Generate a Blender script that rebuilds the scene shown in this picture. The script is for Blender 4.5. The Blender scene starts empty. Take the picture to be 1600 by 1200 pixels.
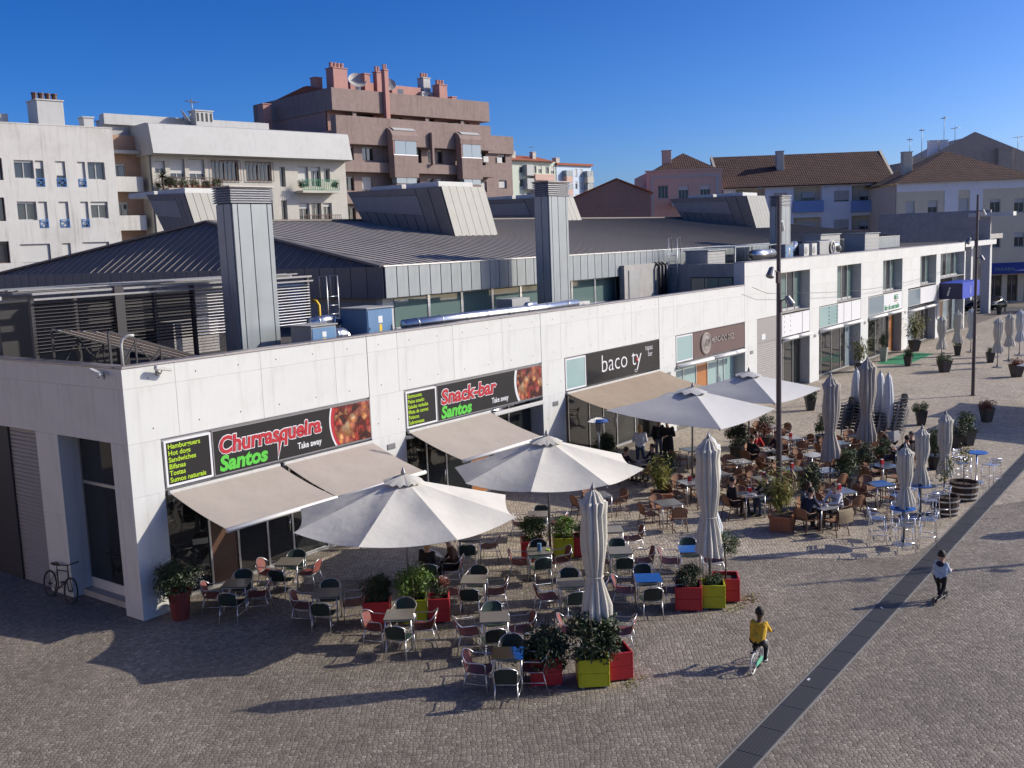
import bpy, bmesh, math, random
from mathutils import Vector, Matrix, Euler
R = math.radians
random.seed(7)
SC = bpy.context.scene
COL = SC.collection

# ------------------------------------------------------------------ camera, sky, sun, exposure
cam_d = bpy.data.cameras.new('camera'); cam = bpy.data.objects.new('camera', cam_d); COL.objects.link(cam)
CAM = Vector((-13.169, -21.636, 8.8)); YAW, PITCH, ROLL = 0.65323, -0.13932, -0.03811
_fw = Vector((math.cos(PITCH)*math.cos(YAW), math.cos(PITCH)*math.sin(YAW), math.sin(PITCH)))
_r = Vector((math.sin(YAW), -math.cos(YAW), 0)); _u = _r.cross(_fw)
_r2 = math.cos(ROLL)*_r + math.sin(ROLL)*_u; _u2 = -math.sin(ROLL)*_r + math.cos(ROLL)*_u
cam.matrix_world = Matrix(((_r2.x, _u2.x, -_fw.x, CAM.x), (_r2.y, _u2.y, -_fw.y, CAM.y), (_r2.z, _u2.z, -_fw.z, CAM.z), (0, 0, 0, 1)))
cam_d.sensor_width = 36.0; cam_d.lens = 36.0*1577.84/1600.0; cam_d.clip_start = 0.1; cam_d.clip_end = 3000
SC.camera = cam
SUN_EL = 29.0; SUN_DIR = Vector((0.715, -0.70, 0)).normalized()
w = bpy.data.worlds.new('World'); SC.world = w; w.use_nodes = True
_nt = w.node_tree; _nt.nodes.clear()
_sky = _nt.nodes.new('ShaderNodeTexSky'); _sky.sky_type = 'NISHITA'; _sky.sun_disc = False
_sky.sun_elevation = R(SUN_EL); _sky.sun_rotation = math.atan2(SUN_DIR.x, SUN_DIR.y)
_sky.altitude = 0; _sky.air_density = 0.6; _sky.dust_density = 1.55; _sky.ozone_density = 4.5
_hsv = _nt.nodes.new('ShaderNodeHueSaturation'); _hsv.inputs['Saturation'].default_value = 1.29; _hsv.inputs['Hue'].default_value = 0.505
_gm = _nt.nodes.new('ShaderNodeGamma'); _gm.inputs[1].default_value = 1.22
_bg = _nt.nodes.new('ShaderNodeBackground'); _bg.inputs['Strength'].default_value = 0.115
_wo = _nt.nodes.new('ShaderNodeOutputWorld')
_nt.links.new(_sky.outputs[0], _hsv.inputs['Color']); _nt.links.new(_hsv.outputs[0], _gm.inputs[0]); _nt.links.new(_gm.outputs[0], _bg.inputs[0]); _nt.links.new(_bg.outputs[0], _wo.inputs[0])
_sd = bpy.data.lights.new('sun', 'SUN'); _sd.energy = 4.7; _sd.angle = R(0.53); _sd.color = (1.0, 0.925, 0.785)
sun = bpy.data.objects.new('sun', _sd); COL.objects.link(sun)
sun.rotation_euler = (-Vector((SUN_DIR.x*math.cos(R(SUN_EL)), SUN_DIR.y*math.cos(R(SUN_EL)), math.sin(R(SUN_EL))))).to_track_quat('-Z', 'Y').to_euler()
SC.view_settings.view_transform = 'Standard'; SC.view_settings.look = 'None'; SC.view_settings.exposure = 0.0; SC.view_settings.gamma = 1.0
SC.view_settings.use_curve_mapping = False
try:
    SC.cycles.max_bounces = 6; SC.cycles.diffuse_bounces = 3; SC.cycles.glossy_bounces = 3; SC.cycles.transparent_max_bounces = 8
    SC.cycles.use_denoising = True; SC.cycles.caustics_reflective = False; SC.cycles.caustics_refractive = False
except Exception: pass

# ------------------------------------------------------------------ helpers
class MB:
    """collects shapes; build() links them as one mesh object"""
    def __init__(s): s.v = []; s.f = []; s.m = []; s.mi = 0; s.sm = []; s.smooth = False
    def add(s, vs, fs):
        o = len(s.v); s.v += [tuple(p) for p in vs]
        for f in fs: s.f.append([i+o for i in f]); s.m.append(s.mi); s.sm.append(s.smooth)
        return s
    def box(s, x0, y0, z0, x1, y1, z1, b=0.0):
        if b <= 0:
            return s.add([(x0,y0,z0),(x1,y0,z0),(x1,y1,z0),(x0,y1,z0),(x0,y0,z1),(x1,y0,z1),(x1,y1,z1),(x0,y1,z1)],
                         [(0,3,2,1),(4,5,6,7),(0,1,5,4),(1,2,6,5),(2,3,7,6),(3,0,4,7)])
        # chamfered: octagonal plan, bevelled top and bottom
        b = min(b, (x1-x0)*.49, (y1-y0)*.49, (z1-z0)*.49)
        def ring(d, z):
            return [(x0+d+b,y0+d,z),(x1-d-b,y0+d,z),(x1-d,y0+d+b,z),(x1-d,y1-d-b,z),(x1-d-b,y1-d,z),(x0+d+b,y1-d,z),(x0+d,y1-d-b,z),(x0+d,y0+d+b,z)]
        d = b*.7
        vs = ring(d, z0)+ring(0, z0+d)+ring(0, z1-d)+ring(d, z1)
        fs = [tuple(range(7,-1,-1)), tuple(range(24,32))]
        for k in range(3):
            for i in range(8): fs.append((k*8+i, k*8+(i+1)%8, k*8+8+(i+1)%8, k*8+8+i))
        return s.add(vs, fs)
    def bar(s, a, b, w, h=None, up=(0,0,1)):
        """rectangular bar from a to b"""
        h = h or w; a = Vector(a); b = Vector(b); d = (b-a).normalized(); up = Vector(up)
        if abs(d.dot(up)) > .98: up = Vector((1,0,0))
        x = d.cross(up).normalized(); y = x.cross(d)
        x = x*w/2; y = y*h/2
        vs = [p+q for p in (a, b) for q in (-x-y, x-y, x+y, -x+y)]
        return s.add(vs, [(0,1,2,3)[::-1],(4,5,6,7)]+[(i,(i+1)%4,4+(i+1)%4,4+i) for i in range(4)])
    def tube(s, pts, r, n=6, closed=False, cap=True):
        pts = [Vector(p) for p in pts]; L = len(pts); rr = r if isinstance(r, (list, tuple)) else [r]*L
        prev = None; vs = []
        for i, p in enumerate(pts):
            if closed: t = (pts[(i+1) % L]-pts[i-1])
            else: t = pts[min(i+1, L-1)]-pts[max(i-1, 0)]
            t = t.normalized() if t.length > 1e-9 else Vector((0,0,1))
            if prev is None: a = t.orthogonal().normalized()
            else:
                a = prev-t*prev.dot(t); a = a.normalized() if a.length > 1e-6 else t.orthogonal().normalized()
            prev = a; b = t.cross(a)
            for k in range(n):
                an = 2*math.pi*k/n; vs.append(p+(a*math.cos(an)+b*math.sin(an))*rr[i])
        fs = []
        for i in range(L if closed else L-1):
            j = (i+1) % L
            for k in range(n): fs.append((i*n+k, i*n+(k+1) % n, j*n+(k+1) % n, j*n+k))
        if cap and not closed: fs += [tuple(range(n-1,-1,-1)), tuple(range((L-1)*n, L*n))]
        sm = s.smooth; s.smooth = True; s.add(vs, fs); s.smooth = sm
        return s
    def lathe(s, prof, n=12, c=(0,0,0), cap=True):
        """profile of (r, z) upward"""
        vs = []
        for r, z in prof:
            for k in range(n):
                an = 2*math.pi*k/n; vs.append((c[0]+r*math.cos(an), c[1]+r*math.sin(an), c[2]+z))
        fs = []
        for i in range(len(prof)-1):
            for k in range(n): fs.append((i*n+k, i*n+(k+1) % n, (i+1)*n+(k+1) % n, (i+1)*n+k))
        if cap: fs += [tuple(range(n-1,-1,-1)), tuple(range((len(prof)-1)*n, len(prof)*n))]
        return s.add(vs, fs)
    def prism(s, poly, d, ax='y'):
        """poly of 2D points in the plane normal to ax, between d[0] and d[1]"""
        def P(p, t): return {'y': (p[0], t, p[1]), 'x': (t, p[0], p[1]), 'z': (p[0], p[1], t)}[ax]
        n = len(poly)
        return s.add([P(p, d[0]) for p in poly]+[P(p, d[1]) for p in poly], [tuple(range(n)), tuple(range(2*n-1, n-1, -1))]+[(i, i+n, (i+1) % n+n, (i+1) % n) for i in range(n)])
    def quad(s, a, b, c, d): return s.add([a,b,c,d], [(0,1,2,3)])
    def slab(s, pts, off):
        """planar polygon pts thickened by vector off"""
        n = len(pts); o = Vector(off); pts = [Vector(p) for p in pts]
        return s.add(pts+[p+o for p in pts], [tuple(range(n))[::-1], tuple(range(n, 2*n))]+[(i, (i+1) % n, (i+1) % n+n, i+n) for i in range(n)])
    def mesh(s, name, mats):
        me = bpy.data.meshes.new(name); me.from_pydata(s.v, [], s.f)
        for m in (mats if isinstance(mats, (list, tuple)) else [mats]): me.materials.append(M[m] if isinstance(m, str) else m)
        me.polygons.foreach_set('material_index', s.m); me.polygons.foreach_set('use_smooth', s.sm)
        me.validate(); me.update(); return me
    def build(s, name, mats, parent=None, loc=None, rz=0, fix=False):
        me = s.mesh(name, mats)
        if fix: fixn(me)
        return obj(name, me, parent, loc, rz)
def fixn(me):
    b = bmesh.new(); b.from_mesh(me); bmesh.ops.recalc_face_normals(b, faces=b.faces); b.to_mesh(me); b.free()
def obj(name, me, parent=None, loc=None, rz=0, rot=None):
    o = bpy.data.objects.new(name, me); COL.objects.link(o)
    if parent is not None: o.parent = parent
    if loc is not None: o.location = loc
    if rot is not None: o.rotation_euler = rot
    elif rz: o.rotation_euler = (0, 0, rz)
    return o
def empty(name, loc=(0,0,0), rz=0, rot=None):
    o = bpy.data.objects.new(name, None); COL.objects.link(o); o.location = loc; o.rotation_euler = rot or (0, 0, rz)
    o.empty_display_size = .2; return o
def tag(o, label=None, cat=None, group=None, kind=None):
    if label: o['label'] = label
    if cat: o['category'] = cat
    if group: o['group'] = group
    if kind: o['kind'] = kind
    return o
def thing(name, label, cat, loc=(0,0,0), rz=0, group=None, rot=None): return tag(empty(name, loc, rz, rot), label, cat, group)
def kids(o): return [c for c in o.children]
_kids = {}
def copy_tree(o, parent=None):
    c = o.copy(); COL.objects.link(c); c.parent = parent
    ch = _kids.get(o.name)
    if ch is None: ch = _kids[o.name] = list(o.children)
    for k in ch: copy_tree(k, c)
    return c
class Proto:
    """first use hands out the source thing itself, later uses copies"""
    def __init__(s, root): s.root = root; s.used = False
    def put(s, loc, rz=0, label=None, group=None, rot=None):
        o = copy_tree(s.root) if s.used else s.root
        if not s.used: copy_source(s.root)
        s.used = True
        o.location = loc; o.rotation_euler = rot or (0, 0, rz)
        if label: o['label'] = label
        if group: o['group'] = group
        return o
def copy_source(o):
    _kids[o.name] = list(o.children)
    for c in o.children: copy_source(c)

# ------------------------------------------------------------------ materials
M = {}
def mat(name, col, rough=.6, metal=0., var=.0, scale=6., bump=0., bscale=40., spec=.5, stain=0., tr=0., streak=0., obj_var=0., coat=0.):
    """plain colour with optional noise variation, dirt, bump, per-object variation"""
    m = bpy.data.materials.new(name); m.use_nodes = True; nt = m.node_tree; b = nt.nodes['Principled BSDF']
    b.inputs['Base Color'].default_value = (*col, 1); b.inputs['Roughness'].default_value = rough; b.inputs['Metallic'].default_value = metal
    b.inputs['Specular IOR Level'].default_value = spec
    if tr: b.inputs['Transmission Weight'].default_value = tr
    if coat: b.inputs['Coat Weight'].default_value = coat
    N = nt.nodes.new; Lk = nt.links.new
    cur = None
    if var or stain or bump or streak or obj_var:
        tc = N('ShaderNodeTexCoord'); co = tc.outputs['Object']
        rgb = N('ShaderNodeRGB'); rgb.outputs[0].default_value = (*col, 1); cur = rgb.outputs[0]
        def darken(fac, amt):
            nonlocal cur
            mx = N('ShaderNodeMix'); mx.data_type = 'RGBA'; mx.blend_type = 'MULTIPLY'
            mx.inputs[7].default_value = (amt[0], amt[1], amt[2], 1); Lk(fac, mx.inputs[0]); Lk(cur, mx.inputs[6]); cur = mx.outputs[2]
        if var:
            nz = N('ShaderNodeTexNoise'); nz.inputs['Scale'].default_value = scale; nz.inputs['Detail'].default_value = 6; Lk(co, nz.inputs['Vector'])
            mr = N('ShaderNodeMapRange'); mr.inputs[1].default_value = .35; mr.inputs[2].default_value = .7; Lk(nz.outputs[0], mr.inputs[0]); darken(mr.outputs[0], (1-var, 1-var, 1-var))
        if stain:
            nz = N('ShaderNodeTexNoise'); nz.inputs['Scale'].default_value = scale*.17; nz.inputs['Detail'].default_value = 8; nz.inputs['Roughness'].default_value = .7; Lk(co, nz.inputs['Vector'])
            mr = N('ShaderNodeMapRange'); mr.inputs[1].default_value = .5; mr.inputs[2].default_value = .78; Lk(nz.outputs[0], mr.inputs[0]); darken(mr.outputs[0], (1-stain, 1-stain*1.05, 1-stain*1.15))
        if streak:
            mp = N('ShaderNodeMapping'); mp.inputs['Scale'].default_value = (2.2, 2.2, .16); Lk(co, mp.inputs[0])
            nz = N('ShaderNodeTexNoise'); nz.inputs['Scale'].default_value = 2.0; nz.inputs['Detail'].default_value = 7; nz.inputs['Roughness'].default_value = .65; Lk(mp.outputs[0], nz.inputs['Vector'])
            mr = N('ShaderNodeMapRange'); mr.inputs[1].default_value = .52; mr.inputs[2].default_value = .75; Lk(nz.outputs[0], mr.inputs[0]); darken(mr.outputs[0], (1-streak, 1-streak*1.03, 1-streak*1.1))
        if obj_var:
            oi = N('ShaderNodeObjectInfo'); mr = N('ShaderNodeMapRange'); mr.inputs[3].default_value = 0; mr.inputs[4].default_value = 1; Lk(oi.outputs['Random'], mr.inputs[0]); darken(mr.outputs[0], (1-obj_var, 1-obj_var, 1-obj_var))
        Lk(cur, b.inputs['Base Color'])
        if bump:
            nz = N('ShaderNodeTexNoise'); nz.inputs['Scale'].default_value = bscale; nz.inputs['Detail'].default_value = 5; Lk(co, nz.inputs['Vector'])
            bp = N('ShaderNodeBump'); bp.inputs['Strength'].default_value = bump; bp.inputs['Distance'].default_value = .02; Lk(nz.outputs[0], bp.inputs['Height']); Lk(bp.outputs[0], b.inputs['Normal'])
    M[name] = m
    return m
def glass(name, col, rough=.04, trans=0.0, spec=.8):
    """dark reflective window glass"""
    m = mat(name, col, rough, 0, spec=spec); b = m.node_tree.nodes['Principled BSDF']; b.inputs['IOR'].default_value = 1.52
    if trans: b.inputs['Transmission Weight'].default_value = trans
    return m
def clear_glass(name, tint=(.9,.95,.93), refl=.12):
    m = bpy.data.materials.new(name); m.use_nodes = True; nt = m.node_tree; nt.nodes.clear()
    t = nt.nodes.new('ShaderNodeBsdfTransparent'); t.inputs[0].default_value = (*tint, 1)
    g = nt.nodes.new('ShaderNodeBsdfGlossy'); g.inputs['Roughness'].default_value = .02
    fr = nt.nodes.new('ShaderNodeFresnel'); fr.inputs[0].default_value = 1.5
    mx = nt.nodes.new('ShaderNodeMixShader'); o = nt.nodes.new('ShaderNodeOutputMaterial')
    nt.links.new(fr.outputs[0], mx.inputs[0]); nt.links.new(t.outputs[0], mx.inputs[1]); nt.links.new(g.outputs[0], mx.inputs[2]); nt.links.new(mx.outputs[0], o.inputs[0])
    M[name] = m; return m

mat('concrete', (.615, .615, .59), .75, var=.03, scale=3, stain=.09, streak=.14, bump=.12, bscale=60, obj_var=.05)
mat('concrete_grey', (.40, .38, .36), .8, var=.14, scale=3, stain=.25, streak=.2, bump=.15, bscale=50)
mat('cap_metal', (.35, .32, .31), .45, .6, var=.1)
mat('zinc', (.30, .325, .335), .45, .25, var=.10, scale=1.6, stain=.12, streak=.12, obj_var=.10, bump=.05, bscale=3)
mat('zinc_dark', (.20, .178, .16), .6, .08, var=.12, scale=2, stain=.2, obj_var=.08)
mat('zinc_pale', (.19, .186, .172), .55, .15, var=.08, scale=2, obj_var=.06)
mat('seam', (.17, .155, .142), .7, .0)
mat('seam_light', (.27, .25, .235), .7, .0)
mat('alu', (.62, .62, .63), .34, .9, var=.06)
mat('chrome', (.86, .86, .88), .17, 1.0)
mat('galv', (.66, .67, .70), .28, .9, var=.12, scale=5)
mat('dark_metal', (.055, .052, .055), .5, .5)
mat('grey_metal', (.26, .255, .26), .45, .6, var=.06)
mat('white_paint', (.44, .44, .43), .6, var=.06, scale=2, stain=.1, streak=.12)
mat('white_plastic', (.68, .67, .65), .4)
mat('black', (.012, .012, .013), .5)
mat('black_gloss', (.012, .011, .012), .15, spec=.6)
mat('rubber', (.02, .02, .02), .8)
mat('interior', (.05, .045, .04), .9)
mat('interior_light', (.30, .27, .23), .9)
glass('shop_glass', (.018, .02, .02), .03)
glass('teal_glass', (.30, .42, .41), .08)
glass('green_glass', (.13, .19, .175), .06)
glass('window_glass', (.03, .035, .04), .05)
glass('pale_glass', (.22, .27, .30), .08)
clear_glass('clear_glass', (.62, .66, .64))
mat('wood', (.42, .16, .045), .45, var=.2, scale=8)
mat('wood_dark', (.10, .045, .028), .5, var=.2, scale=8)
mat('awning_cloth', (.40, .345, .30), .9, var=.06, scale=2, stain=.10, streak=.08, bump=.05, bscale=8)
mat('awning_cloth_brown', (.34, .265, .195), .9, var=.08, scale=2, stain=.14, streak=.2)
mat('parasol_white', (.61, .58, .515), .9, var=.05, scale=2.5, stain=.14, bump=.55, bscale=5)
mat('parasol_grey', (.50, .49, .485), .9, var=.05, scale=2.5, stain=.10, bump=.2, bscale=6)
mat('parasol_cream', (.62, .58, .49), .9, var=.10, scale=3, stain=.16, streak=.16, bump=.15, bscale=14)
mat('parasol_taupe', (.47, .42, .355), .9, var=.10, scale=3, stain=.16, streak=.14)
mat('parasol_cover', (.58, .60, .61), .55, var=.07, scale=3, streak=.12)
mat('red_sign', (.40, .012, .022), .45)
mat('dull_red', (.17, .028, .024), .7, var=.15, scale=5)
mat('white_sign', (.66, .66, .67), .4)
mat('green_sign', (.09, .48, .05), .4)
mat('lime_sign', (.40, .60, .03), .4)
mat('black_sign', (.016, .014, .015), .55, spec=.25)
mat('brown_sign', (.105, .058, .05), .55, var=.1, scale=2)
mat('blue_sign', (.01, .05, .45), .35)
mat('navy_sign', (.02, .02, .075), .5)
mat('dark_green', (.02, .22, .09), .6)
mat('stone_relief', (.30, .26, .23), .8, var=.15, scale=10)
mat('shutter_metal', (.30, .285, .28), .5, .4, var=.06)
mat('unit_blue', (.10, .21, .37), .45, var=.06, scale=3, streak=.1)
mat('unit_grey', (.36, .355, .34), .55, var=.1, scale=3, streak=.12)
mat('unit_white', (.55, .54, .51), .5, var=.06, scale=3, streak=.15)
mat('yellow', (.75, .48, .03), .5)
mat('terracotta', (.38, .15, .075), .85, var=.15, scale=6, stain=.2)
mat('planter_red', (.48, .022, .028), .45, var=.12, scale=4, stain=.2, streak=.12)
mat('planter_lime', (.46, .46, .012), .45, var=.1, scale=4, stain=.15, streak=.12)
mat('soil', (.055, .035, .022), .95, var=.3, scale=20)
mat('pot_black', (.035, .032, .034), .5, var=.1)
mat('pot_grey', (.33, .31, .28), .6, var=.1)
mat('barrel_wood', (.055, .028, .018), .6, var=.25, scale=8)
mat('leaf', (.055, .098, .02), .55, var=.35, scale=5, obj_var=.2)
mat('leaf_dark', (.034, .058, .017), .55, var=.35, scale=5, obj_var=.2)
mat('leaf_bright', (.12, .22, .022), .55, var=.35, scale=5, obj_var=.2)
mat('leaf_bamboo', (.22, .21, .03), .6, var=.35, scale=5, obj_var=.2)
mat('leaf_red', (.20, .035, .02), .6, var=.3, scale=5)
mat('blossom', (.55, .50, .40), .7)
mat('bark', (.10, .065, .04), .9, var=.2, scale=12)
mat('wicker_red', (.285, .082, .068), .65, var=.25, scale=60, obj_var=.25)
mat('wicker_green', (.032, .070, .056), .65, var=.25, scale=60, obj_var=.8)
mat('wicker_tan', (.33, .16, .085), .7, var=.25, scale=50, obj_var=.15)
mat('cane_frame', (.17, .075, .04), .6, var=.2, scale=20)
mat('table_steel', (.62, .62, .62), .09, 1.0)
mat('table_lam', (.215, .192, .165), .28, var=.08, scale=10, obj_var=.35)
mat('table_sky_tint', (.17, .22, .31), .14, .6, obj_var=.2)  # sky reflection put into the table top's base colour
mat('wicker_black', (.018,.017,.017), .6)
mat('table_grey', (.35, .345, .35), .18, .5, obj_var=.1)
mat('table_blue', (.04, .13, .42), .25)
mat('holder_red', (.55, .015, .02), .4)
mat('steel_post', (.095, .075, .08), .45, .5, var=.1)
mat('skin', (.50, .29, .20), .6)
mat('skin_dark', (.10, .05, .032), .6)
mat('hair_dark', (.014, .010, .008), .7)
mat('hair_brown', (.06, .032, .018), .7)
mat('hair_blond', (.50, .30, .11), .6)
mat('hair_grey', (.32, .30, .28), .7)
for _n, _c in dict(black=(.014,.013,.015), navy=(.02,.025,.05), grey=(.16,.16,.17), white=(.72,.72,.74), red=(.52,.025,.03), yellow=(.62,.37,.03), jeans=(.05,.07,.12), brown=(.11,.055,.035), cream=(.55,.48,.36), stripe=(.03,.032,.05), pale_blue=(.42,.50,.58), khaki=(.26,.20,.13)).items():
    mat('cloth_'+_n, _c, .9, var=.12, scale=8, bump=.2, bscale=14)
mat('green_mint', (.12,.42,.26), .5)
mat('shoe_white', (.65,.63,.60), .5)
mat('roof_tile', (.155, .072, .052), .85, var=.3, scale=3, stain=.35, obj_var=.2)
mat('roof_tile_dark', (.10, .055, .045), .85, var=.3, scale=3, stain=.35, obj_var=.2)
mat('roof_orange', (.36, .105, .05), .85, var=.25, scale=4, stain=.2)
mat('wall_white', (.56, .545, .515), .85, var=.06, scale=1.2, stain=.30, streak=.34)
mat('wall_cream', (.52, .49, .43), .85, var=.08, scale=1.5, stain=.22, streak=.2)
mat('wall_tan', (.46, .285, .19), .85, var=.14, scale=2, stain=.2)
mat('wall_brown', (.285, .212, .188), .9, var=.14, scale=2.5, stain=.2, streak=.26, bump=.2, bscale=14)
mat('wall_brown_pink', (.38, .23, .20), .9, var=.1, scale=2.5, stain=.15, streak=.2)
mat('wall_pink', (.46, .25, .215), .9, var=.08, scale=2, streak=.15)
mat('wall_salmon', (.60, .41, .34), .9, var=.08, scale=1.5, stain=.15)
mat('wall_shed_brown', (.30, .185, .155), .9, var=.1, scale=1.5, stain=.2)  # plain brown of the gabled shed wall
mat('bounce_ochre', (.78, .62, .45), .9, var=.06)  # front of the added unseen block, coloured for warm bounce light
mat('wall_yellow', (.70, .61, .45), .9, var=.06, scale=1.5, streak=.12)
mat('wall_bluewhite', (.84, .82, .82), .9, var=.06, scale=1.5, streak=.12)
mat('wall_greyblock', (.36, .32, .29), .9, var=.12, scale=1.5, stain=.25, streak=.3)
mat('wall_green', (.55, .60, .50), .9, var=.06)
mat('wall_skyblue', (.56, .66, .76), .9, var=.06)
mat('blue_panel', (.22, .34, .56), .7)
mat('blue_rail', (.04, .16, .42), .5)
mat('green_rail', (.02, .22, .09), .6)
mat('blind', (.52, .51, .485), .7)
mat('frame_dark', (.05, .04, .035), .5)
mat('dish', (.42, .40, .38), .6)
mat('shop_blue', (.01, .035, .22), .6)
mat('car_black', (.010, .010, .012), .12, .3, coat=.6)
mat('tail_light', (.45, .01, .01), .3)
# ------------------------------------------------------------------ ground
def paving(name, cols, scale, warp, mortar, bump, rnd=.55, big=.25):
    m = bpy.data.materials.new(name); m.use_nodes = True; nt = m.node_tree; b = nt.nodes['Principled BSDF']; N = nt.nodes.new; Lk = nt.links.new
    tc = N('ShaderNodeTexCoord')
    mp = N('ShaderNodeMapping'); mp.inputs['Rotation'].default_value = (0, 0, R(-38)); Lk(tc.outputs['Object'], mp.inputs[0])
    wn = N('ShaderNodeTexNoise'); wn.inputs['Scale'].default_value = .55; wn.inputs['Detail'].default_value = 1; Lk(mp.outputs[0], wn.inputs['Vector'])
    vs = N('ShaderNodeVectorMath'); vs.operation = 'SUBTRACT'; vs.inputs[1].default_value = (.5, .5, .5); Lk(wn.outputs['Color'], vs.inputs[0])
    vm = N('ShaderNodeVectorMath'); vm.operation = 'MULTIPLY_ADD'; vm.inputs[1].default_value = (warp, warp, 0); Lk(vs.outputs[0], vm.inputs[0]); Lk(mp.outputs[0], vm.inputs[2])
    def vor(feat):
        v = N('ShaderNodeTexVoronoi'); v.voronoi_dimensions = '2D'; v.feature = feat; v.inputs['Scale'].default_value = scale; v.inputs['Randomness'].default_value = rnd; Lk(vm.outputs[0], v.inputs['Vector']); return v
    v1 = vor('F1'); v2 = vor('DISTANCE_TO_EDGE')
    sx = N('ShaderNodeSeparateColor'); Lk(v1.outputs['Color'], sx.inputs[0])
    cr = N('ShaderNodeValToRGB'); cr.color_ramp.interpolation = 'LINEAR'
    els = cr.color_ramp.elements; els[0].position = 0; els[0].color = (*cols[0], 1); els[1].position = 1; els[1].color = (*cols[-1], 1)
    for i, c in enumerate(cols[1:-1]): e = els.new((i+1)/(len(cols)-1)); e.color = (*c, 1)
    Lk(sx.outputs[0], cr.inputs[0])
    nb = N('ShaderNodeTexNoise'); nb.inputs['Scale'].default_value = .22; nb.inputs['Detail'].default_value = 5; nb.inputs['Roughness'].default_value = .6; Lk(tc.outputs['Object'], nb.inputs['Vector'])
    mr = N('ShaderNodeMapRange'); mr.inputs[1].default_value = .38; mr.inputs[2].default_value = .68; mr.inputs[3].default_value = 1-big; mr.inputs[4].default_value = 1+big*.5; Lk(nb.outputs[0], mr.inputs[0])
    mx = N('ShaderNodeVectorMath'); mx.operation = 'SCALE'; Lk(cr.outputs[0], mx.inputs[0]); Lk(mr.outputs[0], mx.inputs['Scale'])
    me = N('ShaderNodeMapRange'); me.inputs[1].default_value = .02; me.inputs[2].default_value = .075; Lk(v2.outputs['Distance'], me.inputs[0])
    nd = N('ShaderNodeTexNoise'); nd.inputs['Scale'].default_value = 1.7; nd.inputs['Detail'].default_value = 6; nd.inputs['Roughness'].default_value = .75; Lk(tc.outputs['Object'], nd.inputs['Vector'])
    md = N('ShaderNodeMapRange'); md.inputs[1].default_value = .42; md.inputs[2].default_value = .66; md.inputs[3].default_value = 1.07; md.inputs[4].default_value = .84; Lk(nd.outputs[0], md.inputs[0])
    gv = N('ShaderNodeTexVoronoi'); gv.inputs['Scale'].default_value = 1.1; Lk(tc.outputs['Object'], gv.inputs['Vector'])
    gm = N('ShaderNodeMapRange'); gm.inputs[1].default_value = .035; gm.inputs[2].default_value = .06; gm.inputs[3].default_value = .55; gm.inputs[4].default_value = 1.0; Lk(gv.outputs['Distance'], gm.inputs[0])
    mt = N('ShaderNodeMath'); mt.operation = 'MULTIPLY'; Lk(md.outputs[0], mt.inputs[0]); Lk(gm.outputs[0], mt.inputs[1])
    m2_ = N('ShaderNodeVectorMath'); m2_.operation = 'SCALE'; Lk(mx.outputs[0], m2_.inputs[0]); Lk(mt.outputs[0], m2_.inputs['Scale']); mx = m2_
    mm = N('ShaderNodeMix'); mm.data_type = 'RGBA'; mm.inputs[6].default_value = (*mortar, 1); Lk(me.outputs[0], mm.inputs[0]); Lk(mx.outputs[0], mm.inputs[7]); Lk(mm.outputs[2], b.inputs['Base Color'])
    b.inputs['Roughness'].default_value = .72; b.inputs['Specular IOR Level'].default_value = .35
    ad = N('ShaderNodeMath'); ad.operation = 'MULTIPLY_ADD'; ad.inputs[1].default_value = .25; Lk(sx.outputs[1], ad.inputs[0])
    sm = N('ShaderNodeMapRange'); sm.inputs[1].default_value = 0; sm.inputs[2].default_value = .25; sm.interpolation_type = 'SMOOTHSTEP'; Lk(v2.outputs['Distance'], sm.inputs[0]); Lk(sm.outputs[0], ad.inputs[2])
    bp = N('ShaderNodeBump'); bp.inputs['Strength'].default_value = bump; bp.inputs['Distance'].default_value = .03; Lk(ad.outputs[0], bp.inputs['Height']); Lk(bp.outputs[0], b.inputs['Normal'])
    M[name] = m
paving('cobble_grey', [(.165,.14,.113),(.225,.191,.155),(.28,.239,.196),(.195,.166,.134),(.345,.30,.248)], 11.0, .28, (.122,.105,.09), .31, rnd=.64)
paving('cobble_cream', [(.31,.26,.205),(.425,.36,.285),(.50,.43,.345),(.37,.31,.24),(.58,.50,.41)], 10.5, .35, (.17,.14,.11), .4, rnd=.62, big=.16)
mat('asphalt', (.07,.068,.07), .9, var=.2, scale=8)

def sheet(name, poly, z, m, kind='structure'):
    b = MB(); b.add([(x, y, z) for x, y in poly], [tuple(range(len(poly)))])
    o = b.build(name, m); o['kind'] = kind; return o
sheet('ground', [(-60,-70),(400,-70),(400,300),(-60,300)], 0, 'cobble_grey')
def smooth_line(pts, n=6):
    out = []
    for i in range(len(pts)-1):
        p0 = pts[max(i-1,0)]; p1 = pts[i]; p2 = pts[i+1]; p3 = pts[min(i+2, len(pts)-1)]
        for k in range(n):
            t = k/n; a = [.5*((2*p1[j])+(-p0[j]+p2[j])*t+(2*p0[j]-5*p1[j]+4*p2[j]-p3[j])*t*t+(-p0[j]+3*p1[j]-3*p2[j]+p3[j])*t**3) for j in (0, 1)]
            out.append(tuple(a))
    return out+[pts[-1]]
edge = smooth_line([(2.2,-.05),(4.4,-1.7),(6.2,-4.0),(8.63,-5.83),(10.45,-7.81),(11.78,-10.08),(12.91,-12.34),(13.6,-13.4),(14.5,-14.05),(16.29,-14.27)])
sheet('light_paving', edge+[(95,-12.77),(95,-.05)], .004, 'cobble_cream')
sheet('light_paving_beyond_drain', [(20.5,-14.76),(95,-13.34),(95,-40),(60,-40)], .004, 'cobble_cream')
sheet('road', [(97.5,-60),(104.5,-60),(104.5,60),(97.5,60)], .006, 'asphalt')
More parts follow.
